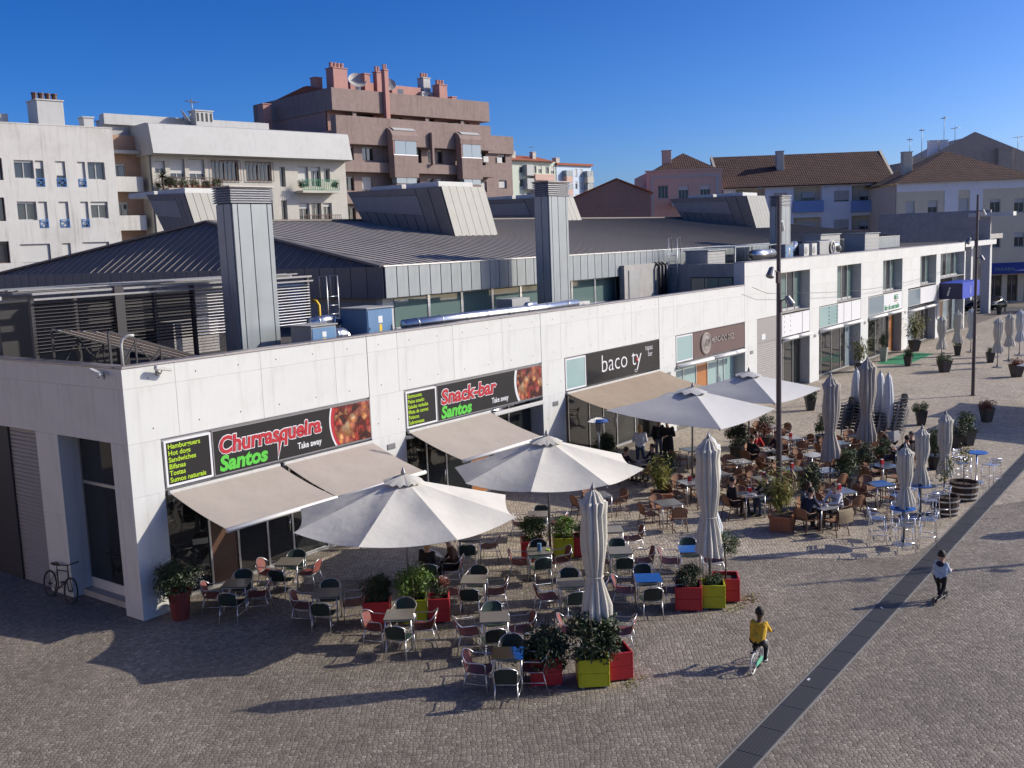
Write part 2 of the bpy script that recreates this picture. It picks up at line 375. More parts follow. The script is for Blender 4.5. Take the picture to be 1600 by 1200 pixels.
# kerb of dark setts along the edge of the light paving
# drain channel: steel grating panels between two granite edgings
mat('granite', (.20,.19,.185), .7, var=.15, scale=14)
def grating():
    m = bpy.data.materials.new('grating'); m.use_nodes = True; nt = m.node_tree; b = nt.nodes['Principled BSDF']; N = nt.nodes.new; Lk = nt.links.new
    tc = N('ShaderNodeTexCoord'); wv = N('ShaderNodeTexWave'); wv.bands_direction = 'X'; wv.inputs['Scale'].default_value = 8.0; Lk(tc.outputs['Object'], wv.inputs['Vector'])
    cr = N('ShaderNodeValToRGB'); cr.color_ramp.elements[0].position = .38; cr.color_ramp.elements[0].color = (.03,.03,.03,1); cr.color_ramp.elements[1].position = .62; cr.color_ramp.elements[1].color = (.125,.122,.12,1)
    Lk(wv.outputs[0], cr.inputs[0]); Lk(cr.outputs[0], b.inputs['Base Color']); b.inputs['Roughness'].default_value = .5; b.inputs['Metallic'].default_value = .3
    bp = N('ShaderNodeBump'); bp.inputs['Strength'].default_value = .8; bp.inputs['Distance'].default_value = .02; Lk(wv.outputs[0], bp.inputs['Height']); Lk(bp.outputs[0], b.inputs['Normal'])
    M['grating'] = m
grating()
drain = empty('drain_channel', (0, -14.86, 0), R(1.09)); tag(drain, 'long dark steel grating channel set flush across the cobbled square', 'drain'); 
_gp = MB().box(.0015,-.232,.001,.9985,.232,.014,.002).mesh('grate_panel', 'grating')
for i in range(-2, 60): obj('grate_panel', _gp, drain, (i*1.0, 0, random.uniform(0,.002)))
_ge = MB().box(0,-.02,.001,2.0,.02,.012,.004).mesh('edge_strip', 'granite')
for i in range(-1, 30):
    for s in (-1, 1): obj('edge_strip', _ge, drain, (i*2.0, s*.258, 0))

# ------------------------------------------------------------------ market building
X1, MOD = 8.0457, 8.90543
JX = [X1+MOD*n for n in range(8)]; XEND = 79.51
PW = 1.489; LZ = 4.358; MZ = 5.693; H1 = 6.186; H2 = 7.328; SZ = 3.05
B = thing('market_building', 'long low market hall of pale concrete panels with dark seamed roof and zinc chimneys', 'building')
_pc = {}
def panel(x0, x1, z0, z1, y0=0., y1=.22, name='concrete_panel', m='concrete', axis='x'):
    g = .0016; k = (round(x1-x0,3), round(z1-z0,3), round(y1-y0,3), m, axis)
    if k not in _pc:
        if axis == 'x': _pc[k] = MB().box(g, 0, g, x1-x0-g, y1-y0, z1-z0-g, .0045).mesh(name, m)
        else: _pc[k] = MB().box(0, g, g, y1-y0, x1-x0-g, z1-z0-g, .0045).mesh(name, m)
    return obj(name, _pc[k], B, (x0, y0, z0) if axis == 'x' else (y0, x0, z0))
# long front, single storey
xs = [0,1.44,4.08,6.74,JX[0],9.35,12.0,14.65,JX[1],18.25,20.9,23.5,JX[2],27.2,29.8,32.4,JX[3]]
for a, b_ in zip(xs, xs[1:]):
    if a in JX: a += .009
    if b_ in JX: b_ -= .009
    panel(a, b_, LZ, MZ); panel(a, b_, MZ, H1)
piers = [(0, .89)]+[(j, j+PW) for j in JX[:7]]+[(JX[7], JX[7]+1.2)]
for a, b_ in piers:
    for z0, z1 in ((0,1.5),(1.5,SZ),(SZ,LZ)): panel(a, b_, z0, z1, 0, .55)
panel(XEND-.35, XEND, 0, H2, 0, .55)
# two-storey length: left half blank panels, right half window
UPW = 4.5
for n in range(3, 7):
    a = JX[n]
    panel(a, a+2.25, LZ, MZ, 0, .6); panel(a+2.25, a+UPW, LZ, MZ, 0, .6); panel(a, a+2.25, MZ, 6.62, 0, .6); panel(a+2.25, a+UPW, MZ, 6.62, 0, .6)
    panel(a, a+UPW, 6.62, H2, 0, .6); panel(a+UPW, a+MOD, 6.62, H2, 0, .6)
a = JX[7]; panel(a, a+1.2, LZ, 6.62, 0, .6); panel(a, XEND, 6.62, H2, 0, .6)
# end front (faces the camera's left), x = 0
ys = [.221, 2.75, 5.6, 8.4, 11.2, 14.0, 16.8, 19.6, 22.4, 25.2, 28.0, 30.8, 33.6]
for a, b_ in zip(ys, ys[1:]):
    panel(a, b_, LZ, MZ, 0, .22, axis='y'); panel(a, b_, MZ, H1, 0, .22, axis='y')
panel(.551, .74, 0, LZ, 0, .55, axis='y')
for a, b_ in ((3.2, 4.3), (7.6, 9.0), (13, 14.4), (19, 34)):
    panel(a, b_, 0, 2.2, 0, .55, axis='y'); panel(a, b_, 2.2, LZ, 0, .55, axis='y')
# cores, deck, caps
b = MB(); b.box(.6, .95, .0, 34.4, 4.9, 5.62); b.box(.6, 4.9, 0, 13.9, 33.6, 5.62); b.build('core', 'interior', B)
b = MB(); b.box(34.9, .95, .0, XEND-.36, 13, 7.05); b.build('core', 'interior', B)
mat('roof_gravel', (.10,.09,.085), .95, var=.35, scale=9, bump=.5, bscale=30)
b = MB(); b.box(.22, .22, 5.62, 34.7, 6, 5.70); b.box(.22, 6, 5.62, 14.2, 33.6, 5.70); b.build('roof_deck', 'roof_gravel', B)
b = MB(); b.box(34.98, .6, 7.05, XEND-.02, 5.2, 7.20); b.build('roof_deck', 'roof_gravel', B)
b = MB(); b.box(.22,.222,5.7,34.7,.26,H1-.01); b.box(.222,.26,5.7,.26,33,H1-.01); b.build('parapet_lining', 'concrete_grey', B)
cap = MB().box(0, -.03, 0, 2.96, .33, .055, .012).mesh('coping', 'cap_metal')
for i in range(12): obj('coping', cap, B, (-.0+i*2.895, 0, H1+.002)) if i < 12 else None
capy = MB().box(-.03, 0, 0, .33, 2.96, .055, .012).mesh('coping', 'cap_metal')
for i in range(11): obj('coping', capy, B, (0, .335+i*2.97, H1+.002))
cap2 = MB().box(0, -.02, 0, 4.45, .62, .04, .01).mesh('coping', 'cap_metal')
for i in range(10): obj('coping', cap2, B, (JX[3]+i*4.474, 0, H2+.002))
# tie holes
b = MB(); random.seed(3)
for x in [0.7+1.31*k for k in range(26)]:
    for z in (4.62, 5.35, 6.0):
        if random.random() < .8: b.lathe([(.022,-.001),(.022,.004)], 6, (0,0,0)); 
b = MB()
for x in [0.7+1.31*k for k in range(26)]:
    for z in (4.66, 5.9):
        r = .022; cx = x+random.uniform(-.03,.03); b.add([(cx+r*math.cos(t*1.047), -.0016, z+r*math.sin(t*1.047)) for t in range(6)], [tuple(range(6))])
for a, b_ in piers[1:5]:
    for z in (.7, 2.2, 3.5):
        for x in (a+.3, b_-.3): r = .022; b.add([(x+r*math.cos(t*1.047), -.0016, z+r*math.sin(t*1.047)) for t in range(6)], [tuple(range(6))])
o = b.build('tie_holes', 'dark_metal', B); o['kind'] = 'stuff'
# address plates on piers
b0 = MB().box(0,-.02,0,.36,0,.17,.01).mesh('vent_plate', 'grey_metal')
for j in JX[:7]: obj('vent_plate', b0, B, (j+.62, -.001, 2.62))

# ---- shopfronts (parts of the building)
def shopfront(x0, x1, zt, bays, y=.58, glass_m='shop_glass', frame_m='alu', reveal=True, z0=.0, name='shopfront'):
    """bays: list of (width share, kind) kind: g glass, d dark glass door, w wood door, o orange panel, b brown wood panel"""
    S = empty(name, (x0, y, z0)); S.parent = B
    W = x1-x0; tot = sum(k[0] for k in bays); x = 0; H = zt-z0
    MB().box(0, -.05, 0, W, .05, .08).build('threshold', frame_m, S)
    MB().box(0, -.04, H-.09, W, .04, H).build('head_rail', frame_m, S)
    for i, (wd, kd) in enumerate(bays):
        w_ = W*wd/tot
        MB().box(x-.03, -.045, .081, x+.03, .045, H-.091).build('mullion', frame_m, S)
        mm = {'g': glass_m, 'd': glass_m, 'w': 'wood', 'o': 'wood', 'b': 'wood_dark', 't': 'teal_glass', 'p': 'pale_glass'}[kd]
        pn = MB().box(x+.031, -.012, .082, x+w_-.031, .012, H-.092).build('door' if kd in 'dwob' else 'pane', mm, S)
        if kd in 'dw': MB().tube([(x+w_-.12,-.06,.9),(x+w_-.12,-.06,1.3)], .015).build('handle', 'chrome', S)
        x += w_
    MB().box(W-.03, -.045, .081, W, .045, H-.091).build('mullion', frame_m, S)
    return S
shopfront(.91, JX[0]-.01, SZ-.06, [(1.55,'g'),(.9,'b'),(1.0,'g'),(.9,'d'),(1.3,'g'),(1.5,'g')])
shopfront(JX[0]+PW+.01, JX[1]-.01, SZ-.06, [(1.4,'g'),(.9,'d'),(1.2,'g'),(.9,'w'),(1.2,'g'),(1.3,'g')])
shopfront(JX[1]+PW+.01, JX[2]-.01, SZ-.06, [(.9,'b'),(1.4,'g'),(1,'d'),(1,'d'),(1.4,'g'),(1.2,'g')])
shopfront(JX[2]+PW+.01, JX[3]-.01, SZ-.12, [(1.4,'t'),(1.1,'t'),(1.0,'w'),(1.0,'t'),(.5,'t'),(1.1,'t')])
shopfront(JX[3]+PW+3.3, JX[4]-.01, SZ-.12, [(1,'g'),(1,'g'),(.8,'g')])
shopfront(JX[4]+PW+.01, JX[5]-.01, SZ-.12, [(1.2,'g'),(1.2,'g'),(1.1,'g'),(.6,'g'),(.9,'p')])
shopfront(JX[5]+PW+.01, JX[6]-.01, SZ-.12, [(1.2,'g'),(1.2,'g'),(1.2,'g'),(1,'g'),(.9,'w')])
shopfront(JX[6]+PW+.01, JX[7]-.01, SZ-.25, [(1.2,'w'),(1.2,'p'),(1.1,'g'),(.7,'g'),(.8,'g')])
shopfront(JX[7]+1.21, XEND-.36, SZ-.3, [(1,'p'),(1,'w'),(1,'p'),(1,'g'),(1,'p')])
# upper floor windows of the two-storey length
def upper_window(x0, x1, z0, z1, n):
    S = empty('window', (x0, .56, z0)); S.parent = B; W = x1-x0; H = z1-z0
    MB().box(0,-.04,H-.07,W,.04,H).build('frame', 'alu', S); MB().box(0,-.56,-.04,W,.04,0).build('sill', 'concrete_grey', S)
    for i in range(n+1): MB().box(i*W/n-.028,-.04,0,i*W/n+.028,.04,H-.071).build('mullion', 'alu', S)
    for i in range(n):
        MB().box(i*W/n+.029,-.012,.13,(i+1)*W/n-.029,.012,H-.072).build('pane', 'green_glass' if (i+n) % 2 else 'window_glass', S)
        MB().box(i*W/n+.09,-.06,.004,(i+1)*W/n-.09,.03,.126).build('sill_block', 'white_paint', S)
for n in range(3, 7): upper_window(JX[n]+UPW, JX[n+1]-.005, LZ+.06, 6.615, 4)
upper_window(JX[7]+1.205, XEND-.36, LZ+.3, 6.615, 6)
# end front: recessed window, shutter and doors
S = empty('shopfront', (.58, .75, 0)); S.parent = B
MB().box(-.04,0,.0,.04,2.44,.42).build('plinth', 'concrete', S)
MB().box(-.30,0,.0,-.041,2.44,.16).build('step', 'concrete_grey', S)
for y0 in (0, 2.40): MB().box(-.04,y0,.421,.04,y0+.05,LZ).build('mullion', 'grey_metal', S)
MB().box(-.04,.051,2.98,.04,2.399,3.06).build('transom', 'alu', S)
MB().box(-.012,.051,.421,.012,2.399,2.979).build('pane', 'shop_glass', S); MB().box(-.012,.051,3.061,.012,2.399,LZ).build('pane', 'shop_glass', S)
MB().box(.60,2.6+.6,0,.62,4.3,LZ)
def shutter(y0, y1, z1, x, parent):
    s = MB(); n = int(z1/.11)
    prof = []
    for i in range(n): z = i*z1/n; prof += [(0, z), (-.018, z+.02), (-.018, z+z1/n-.02)]
    prof += [(0, z1), (.03, z1), (.03, 0)]
    s.prism([(x+p[0], p[1]) for p in prof], (y0, y1), 'y'); return s.build('roller_shutter', 'shutter_metal', parent, fix=True)
shutter(4.31, 5.9, LZ-.02, .12, B)
MB().box(.05,5.901,0,.4,6.15,LZ).build('downpipe_casing', 'dark_metal', B)
MB().box(.10,6.16,0,.14,7.59,LZ).build('door', 'dark_metal', B)
for y0, y1 in ((9.0,13.0),(14.4,19.0)): MB().box(.5,y0,0,.52,y1,LZ).build('pane', 'shop_glass', B)
# roller shutter on the long front (module 5)
s = MB(); n = 26; prof = []
for i in range(n): z = i*3.05/n; prof += [(0, z), (-.02, z+.02), (-.02, z+3.05/n-.02)]
prof += [(0, 3.05), (.04, 3.05), (.04, 0)]
s.prism([(p[0]+.1, p[1]) for p in prof], (JX[3]+PW, JX[3]+PW+3.25), 'x'); s.build('roller_shutter', 'shutter_metal', B, fix=True)
MB().box(JX[3]+PW+.002, .06, 3.052, JX[3]+PW+3.24, .2, LZ-.002).build('shutter_box', 'shutter_metal', B)
MB().box(JX[3]+PW+.75, .05, 3.2, JX[3]+PW+1.2, .059, 3.5).build('notice', 'white_sign', B)
MB().box(JX[3]+PW+3.251, .0, 0, JX[3]+PW+3.29, .6, LZ).build('reveal', 'concrete', B)

# ---- hall roof: hipped, standing seams, zinc fascia
HX0, HX1, HY0, HY1, EZ, FZ = 13.65, 76.2, 4.6, 34.0, 8.06, 6.93
PK0 = Vector((17.0, 19.3, 10.3)); PK1 = Vector((72.8, 19.3, 10.3))
c00 = Vector((HX0,HY0,EZ)); c10 = Vector((HX1,HY0,EZ)); c11 = Vector((HX1,HY1,EZ)); c01 = Vector((HX0,HY1,EZ))
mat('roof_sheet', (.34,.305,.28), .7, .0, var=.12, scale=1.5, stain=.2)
mat('roof_sheet_end_shaded', (.15,.13,.112), .7, .0, var=.12, scale=1.5)  # darker copy of the roof sheet, shade painted into the end slopes
RF = MB()
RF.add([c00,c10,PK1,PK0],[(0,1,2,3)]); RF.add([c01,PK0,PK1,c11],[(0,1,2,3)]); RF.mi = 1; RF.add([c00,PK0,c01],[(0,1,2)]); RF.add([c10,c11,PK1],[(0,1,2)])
roof = RF.build('roof', ['roof_sheet', 'roof_sheet_end_shaded'], B, fix=True)
def front_pt(x, y):  # point on the front slope
    t = (y-HY0)/(PK0.y-HY0); return Vector((x, y, EZ+(PK0.z-EZ)*t))
# seams on the front slope (each a rib); the 300 nearest as parts
x = HX0+.42; k = 0
while x < HX1:
    tt = 1.0
    if x < PK0.x: tt = (x-HX0)/(PK0.x-HX0)
    elif x > PK1.x: tt = (HX1-x)/(HX1-PK1.x)
    a = front_pt(x, HY0); e = front_pt(x, HY0+(PK0.y-HY0)*tt)
    MB().bar(a+Vector((0,0,.012)), e+Vector((0,0,.012)), .03, .036).build('roof_seam', 'seam', roof); x += .52
y = HY0+.5
while y < HY1:
    t = (y-HY0)/(PK0.y-HY0) if y < PK0.y else (HY1-y)/(HY1-PK0.y)
    a = Vector((HX0,y,EZ)); e = Vector((HX0+(PK0.x-HX0)*t, y, EZ+(PK0.z-EZ)*t))
    MB().bar(a+Vector((0,0,.03)), e+Vector((0,0,.03)), .026, .03).build('roof_seam', 'seam_light', roof); y += .62
for a, e in ((c00,PK0),(c01,PK0),(PK0,PK1),(c10,PK1)): MB().bar(a+Vector((0,0,.05)), e+Vector((0,0,.05)), .34, .09).build('ridge_cap', 'zinc_dark', roof)
# fascia panels
fp = {}
def fascia(w_, m, axis):
    k = (round(w_,3), m, axis)
    if k not in fp:
        s = MB()
        if axis == 'x': s.box(.012,0,0,w_-.012,.05,EZ-FZ+.03,.012)
        else: s.box(0,.012,0,.05,w_-.012,EZ-FZ+.03,.012)
        fp[k] = s.mesh('fascia_panel', m)
    return fp[k]
x = HX0; 
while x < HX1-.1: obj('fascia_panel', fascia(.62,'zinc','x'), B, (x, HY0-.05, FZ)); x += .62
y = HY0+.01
while y < HY1: obj('fascia_panel', fascia(.85,'zinc_dark','y'), B, (HX0-.05, y, FZ)); y += .85  # same fascia in darker zinc: shade put into the end side's colour
MB().box(HX0+.02, HY0+.02, FZ+.01, HX1, HY1, EZ-.03).build('fascia_backing', 'black', B)
MB().box(HX0-.07,HY0-.08,EZ+.031,HX1,HY0+.1,EZ+.075).build('eave_trim', 'alu', B)
# hall wall below the fascia with a strip of green glass windows
HW = MB(); HW.box(HX0+.35, HY0+.5, 5.7, HX1, HY0+.8, FZ); HW.build('hall_wall', 'concrete', B); MB().box(HX0+.35, HY0+.81, 5.7, HX0+.6, HY1, FZ).build('hall_wall', 'concrete_grey', B)  # side wall in greyer concrete, its shade put into the colour
for i in range(9):
    x0 = HX0+.95+i*2.02; S = empty('window', (x0, HY0+.49, 5.72)); S.parent = B
    MB().box(0,-.02,.03,1.86,.005,1.12).build('pane', 'green_glass', S); MB().box(1.861,-.05,0,2.0,.009,1.16).build('mullion', 'alu', S); MB().box(0,-.09,-.02,2.0,-.021,.029).build('sill', 'alu', S)
# ---- zinc chimneys
def chimney(x0, y0, w_, d_, z0, z1, zl):
    S = empty('chimney', (x0, y0, z0)); S.parent = B; H = z1-z0
    MB().box(.03,.03,0,w_-.03,d_-.03,zl-z0-.02).build('core', 'black', S)
    def pan(a, b_, axis):
        s = MB()
        if axis == 'f': s.box(a+.008,-.02,0,b_-.008,.028,H,.01)
        elif axis == 'l': s.box(-.02,a+.008,0,.028,b_-.008,H,.01)
        elif axis == 'r': s.box(w_-.028,a+.008,0,w_+.02,b_-.008,H,.01)
        else: s.box(a+.008,d_-.028,0,b_-.008,d_+.02,H,.01)
        s.build('zinc_panel', 'zinc', S)
    cuts = [0, .13*w_, .46*w_, .87*w_, w_]
    for a, b_ in zip(cuts, cuts[1:]): pan(a, b_, 'f'); pan(a, b_, 'b')
    for a, b_ in ((.03,d_*.5),(d_*.5,d_-.03)): pan(a, b_, 'l'); pan(a, b_, 'r')
    n = 7
    for i in range(n):
        z = H+.03+i*(zl-z1)/n
        s = MB(); e = .07
        s.add([(-e,-e,z),(w_+e,-e,z),(w_+e,d_+e,z),(-e,d_+e,z),(-.01,-.01,z+.055),(w_+.01,-.01,z+.055),(w_+.01,d_+.01,z+.055),(-.01,d_+.01,z+.055)],[(0,3,2,1),(4,5,6,7),(0,1,5,4),(1,2,6,5),(2,3,7,6),(3,0,4,7)])
        s.build('louvre_slat', 'alu', S)
    MB().box(-.08,-.08,zl-z0,w_+.08,d_+.08,zl-z0+.035).build('top_plate', 'cap_metal', S)
chimney(5.45, 2.5, 1.45, .72, 5.70, 10.2, 10.68)
chimney(21.3, 2.5, 1.4, .72, 5.70, 10.62, 11.2)
chimney(45.55, 2.5, 1.4, .72, 7.2, 10.35, 10.95)
# ---- roof monitors (leaning skylight boxes)
def monitor(x0, y0, w_=3.55, zb=9.0, L=6.6):
    S = empty('roof_monitor', (x0, 0, 0)); S.parent = B
    zt = 11.78
    pb, pt, qt, qb = (y0, zb), (y0+.85, zt), (y0+L+1.1, zt+.12), (y0+L-.2, 10.0)
    MB().prism([(p[0], p[1]) for p in (pb, qb, qt, pt)], (.03, w_-.03), 'x').build('body', 'zinc_dark', S, fix=True)
    n = 6
    for i in range(n):
        a = i*w_/n+.012; b_ = (i+1)*w_/n-.012
        MB().slab([(a,pb[0]-.005,pb[1]),(b_,pb[0]-.005,pb[1]),(b_,pt[0]-.005,pt[1]+.02),(a,pt[0]-.005,pt[1]+.02)], (0,-.04,.01)).build('zinc_panel', 'zinc_pale', S, fix=True)
    # side cladding, upper smooth band and lower seamed panels
    def lerp(a, b_, t): return (a[0]+(b_[0]-a[0])*t, a[1]+(b_[1]-a[1])*t)
    for xx, sgn in ((0, -1), (w_, 1)):
        fr = 1.35/(L+1)
        for t0, t1, u0, u1, m in [(0,.13,0,1,'zinc_dark'),(.13,.26,0,1,'zinc_dark')]+[(.26+.74*k/7, .26+.74*(k+1)/7, 0, .42, 'zinc_dark') for k in range(7)]+[(.26,1,.42,.84,'zinc_mid'),(.26,1,.84,1,'zinc_dark')]:
            a0 = lerp(pb,qb,t0+.004); a1 = lerp(pb,qb,t1-.004); c0 = lerp(pt,qt,t0+.004); c1 = lerp(pt,qt,t1-.004)
            P = [lerp(a0,c0,u0+.006), lerp(a1,c1,u0+.006), lerp(a1,c1,u1-.006), lerp(a0,c0,u1-.006)]
            MB().slab([(xx, p[0], p[1]) for p in P], (sgn*.035,0,0)).build('zinc_panel', m, S, fix=True)
    for k in range(2):
        MB().box(.35, y0+1.3+k*2.6, zt+.02, w_-.35, y0+3.6+k*2.6, zt+.30, .03).build('skylight_curb', 'concrete' if k == 0 else 'unit_white', S)
mat('zinc_mid', (.27,.25,.24), .6, .05, var=.1, scale=2, stain=.15)
monitor(26.75, 12.2, zb=9.05); monitor(63.6, 12.0, zb=9.05); monitor(44.6, 18.3, zb=9.7); monitor(17.3, 20.6, w_=2.6, zb=9.6, L=2.9)
# ---- louvred plant enclosure on the low roof
E = thing('louvred_plant_screen', 'grey slatted metal screen enclosure on the low roof behind the corner', 'screen', (0,0,0))
LX = [0.35, 1.55, 2.75, 4.0, 5.3, 6.6, 8.2, 9.85]
def bay(a, b_, y, z0, z1, m='alu'):
    s = MB(); n = 15
    for i in range(n):
        z = z0+(z1-z0)*(i+.2)/n; s.bar((a+.03, y, z), (b_-.03, y, z), .075, .016, up=(0,.55,.83))
    o = s.build('slat_panel', m, E, fix=True); o['kind'] = 'stuff'
for a, b_ in zip(LX, LX[1:]): bay(a, b_, 4.4, 6.35, 7.72, 'alu' if a > 5 else 'dark_metal')  # left bays get dark slats, shade put into their colour
for x in LX: MB().box(x-.05, 4.44, 5.7, x+.05, 4.56, 7.9).build('post', 'dark_metal', E)
MB().box(2.62, 4.25, 5.7, 2.9, 4.43, 8.0).build('post', 'dark_metal', E)
for i, y in enumerate((4.3, 5.3, 6.3, 7.3)): MB().box(.3, y, 7.90+i*.012, 9.9, y+.07, 7.96+i*.012).build('top_rail', 'grey_metal', E)
MB().box(.3, 4.24, 7.76, 9.9, 4.29, 7.81).build('top_rail', 'grey_metal', E)
MB().box(.6,6.8,5.7,9.6,7.6,7.7).build('plant_cabinet','dark_metal',E)
for i in range(5): MB().box(.3, 5.0+i*.55, 8.0, 9.9, 5.2+i*.55, 8.035).build('roof_slat', 'grey_metal', E)
s = MB()
for i in range(15): z = 6.35+1.37*(i+.2)/15; s.bar((9.85, 4.5, z), (9.85, 9, z), .07, .016, up=(-.55,0,.83))
o = s.build('slat_panel', 'alu', E, fix=True); o['kind'] = 'stuff'
b = MB(); b.box(5.3,5.6,5.7,7.0,6.4,6.75); b.build('concrete_plinth', 'concrete_grey', E)
# inclined rack of slats by the corner
K = thing('inclined_slat_rack', 'dark sloping slatted rack with truss side on roof by the building corner', 'rack', (0,0,0))
for i in range(9):
    y = 1.15+i*.3; MB().bar((.45, y, 7.0), (3.3, y, 6.0), .16, .02, up=(.33,0,.94)).build('slat', 'wood_dark' if i % 2 else 'grey_metal', K)
for y in (1.05, 3.7):
    s = MB(); s.bar((.4,y,7.02),(3.4,y,5.95),.05); s.bar((.4,y,5.72),(.4,y,7.0),.05); s.bar((1.1,y,5.72),(1.1,y,6.75),.04); s.bar((1.8,y,5.72),(1.8,y,6.5),.04); s.bar((.4,y,5.75),(1.1,y,6.7),.03); s.bar((1.1,y,6.7),(1.8,y,5.75),.03); s.bar((1.1,y,5.75),(1.8,y,6.45),.03)
    s.build('side_truss', 'dark_metal', K)
# ---- roof plant
def unit(name, label, x0, y0, z0, w_, d_, h_, m, front='unit_blue', stickers=True):
    T = thing(name, label, 'ventilation unit', (x0, y0, z0))
    MB().box(0,0,.06,w_,d_,h_,.015).build('casing', m, T)
    MB().box(-.04,-.05,h_+.001,w_+.04,d_+.05,h_+.04,.01).build('lid', 'unit_grey', T)
    MB().box(.04,-.018,.1,w_-.04,-.001,h_-.05,.006).build('front_door', front, T)
    for x in (.05, w_-.13): MB().box(x,.05,0,x+.08,d_-.05,.059).build('foot', 'dark_metal', T)
    if stickers:
        MB().box(w_*.42,-.024,h_*.62,w_*.58,-.019,h_*.8).build('label_plate', 'white_sign', T); MB().box(w_*.45,-.024,h_*.4,w_*.55,-.019,h_*.58).build('warning_sticker', 'yellow', T)
        MB().box(w_*.43,-.024,h_*.18,w_*.57,-.019,h_*.32).build('warning_sticker', 'terracotta', T)
    for x in (.08, w_-.1): MB().box(x,-.03,h_*.45,x+.025,-.019,h_*.53).build('latch', 'black', T)
    return T
unit('ventilation_unit', 'smaller low blue ventilation box on roof beside the tall zinc chimney', 6.75, .95, 5.7, 1.0, .9, .86, 'unit_grey')
unit('ventilation_unit', 'taller blue ventilation box with three stickers on roof behind white parapet', 9.1, 1.0, 5.7, 1.15, 1.2, 1.2, 'unit_blue')
def duct(label, pts, r, n=14, rings=True, group='shiny metal ducts on the roof'):
    T = thing('metal_duct', label, 'duct', pts[0], 0, group); o = Vector(pts[0]); P = [Vector(p)-o for p in pts]
    MB().tube(P, r, n).build('tube', 'galv', T)
    if rings:
        for a, b_ in zip(P, P[1:]):
            L = (b_-a).length; k = int(L/1.4)
            for i in range(k+1):
                c = a.lerp(b_, (i+.5)/(k+1)); d = (b_-a).normalized()*.03
                MB().tube([c-d, c+d], r*1.06, n).build('joint_ring', 'galv', T)
    return T
duct('long straight silver duct running along the roof behind parapet', [(10.45,.72,6.32),(14,.72,6.31),(17.6,.66,6.3),(20.3,.62,6.3)], .165)
duct('bent silver duct elbow between the two blue roof boxes', [(7.8,1.3,6.2),(8.2,1.2,6.2),(8.55,1.5,6.05),(8.7,2.0,6.0)], .22)
duct('short silver duct curving behind the smaller blue roof box', [(7.9,2.3,6.55),(8.5,2.2,6.6),(9.05,2.3,6.5)], .17)
duct('stubby silver duct beside the second zinc chimney', [(18.1,1.7,6.0),(18.5,1.7,6.35),(19.0,1.7,6.35)], .14, rings=False)
def ac(label, x, y, z, rz=0, w_=.85, h_=.62):
    T = thing('air_conditioner', label, 'air conditioner', (x, y, z), rz, 'outdoor cooling units on the roofs')
    MB().box(0,0,.05,w_,.32,h_,.02).build('casing', 'unit_white', T)
    s = MB(); s.lathe([(.22,0),(.22,.012),(.05,.02)], 14); o = s.build('fan_grille', 'grey_metal', T, (w_*.38,-.002,h_*.53)); o.rotation_euler = (R(90),0,0)
    for x_ in (.08, w_-.16): MB().box(x_,.02,0,x_+.08,.3,.049).build('foot', 'dark_metal', T)
    return T
ac('white cooling unit on roof just beyond the second zinc chimney', 20.75, .8, 5.7)
ac('nearer of two white cooling units above the second floor shutters', 45.6, 1.1, 7.2, 0, .8, .85); ac('farther of two white cooling units above the second floor shutters', 46.9, 1.1, 7.2, 0, .8, .85)
tag(MB().box(18.3,2.3,5.7,19.5,3.1,6.6,.02).build('roof_box', 'unit_grey'), 'plain grey metal box on roof left of second zinc chimney', 'box')
def ladder(label, a, rz, h_, w_=.5, m='alu'):
    T = thing('ladder', label, 'ladder', a, rz)
    for x in (-w_/2, w_/2): MB().tube([(x,0,0),(x,0,h_),(x,.35,h_),(x,.35,h_-.75)], .022).build('rail', m, T)
    n = int((h_-.7)/.3)
    for i in range(n): MB().tube([(-w_/2,0,.3+i*.3),(w_/2,0,.3+i*.3)], .014).build('rung', m, T)
    return T
ladder('silver access ladder by the yellow pipe left of hall eaves', (10.7,4.2,5.7), 0, 2.2)
ladder('roof ladder with tall hooped handrails against the grey end wall', (34.6,3.95,5.7), R(-90), 3.0)
tag(MB().tube([(10.05,4.2,5.7),(10.05,4.2,6.95),(10.05,4.32,7.08),(10.05,4.5,7.1)], .05, 8).build('gas_pipe', 'yellow'), 'bent yellow pipe rising beside the silver roof ladder', 'pipe')
# grey end wall of the two-storey part and its window
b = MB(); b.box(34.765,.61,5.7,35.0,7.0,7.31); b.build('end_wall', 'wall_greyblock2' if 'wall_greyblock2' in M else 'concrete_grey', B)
S = empty('window', (34.74, .6, 5.72)); S.parent = B
MB().box(0,0,0,.03,2.4,.92).build('frame', 'dark_metal', S)
for k in range(3): MB().box(-.012,.06+k*.78,.05,-.001,.80+k*.78,.86).build('pane', 'green_glass', S)
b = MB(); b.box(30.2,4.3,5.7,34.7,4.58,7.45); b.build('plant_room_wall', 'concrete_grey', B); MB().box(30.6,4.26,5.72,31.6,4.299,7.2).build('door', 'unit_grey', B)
for i, x in enumerate((33.4,33.75,34.1)): tag(MB().tube([(x,4.1,5.7),(x,4.1,7.3),(x,4.4,7.45)], .09, 8).build('vent_pipe', 'dark_metal'), 'dark vertical pipe %s of three beside the hooped roof ladder' % ('farthest from' if i == 0 else ('in the middle' if i == 1 else 'nearest to')), 'pipe', 'dark pipes by the roof ladder')
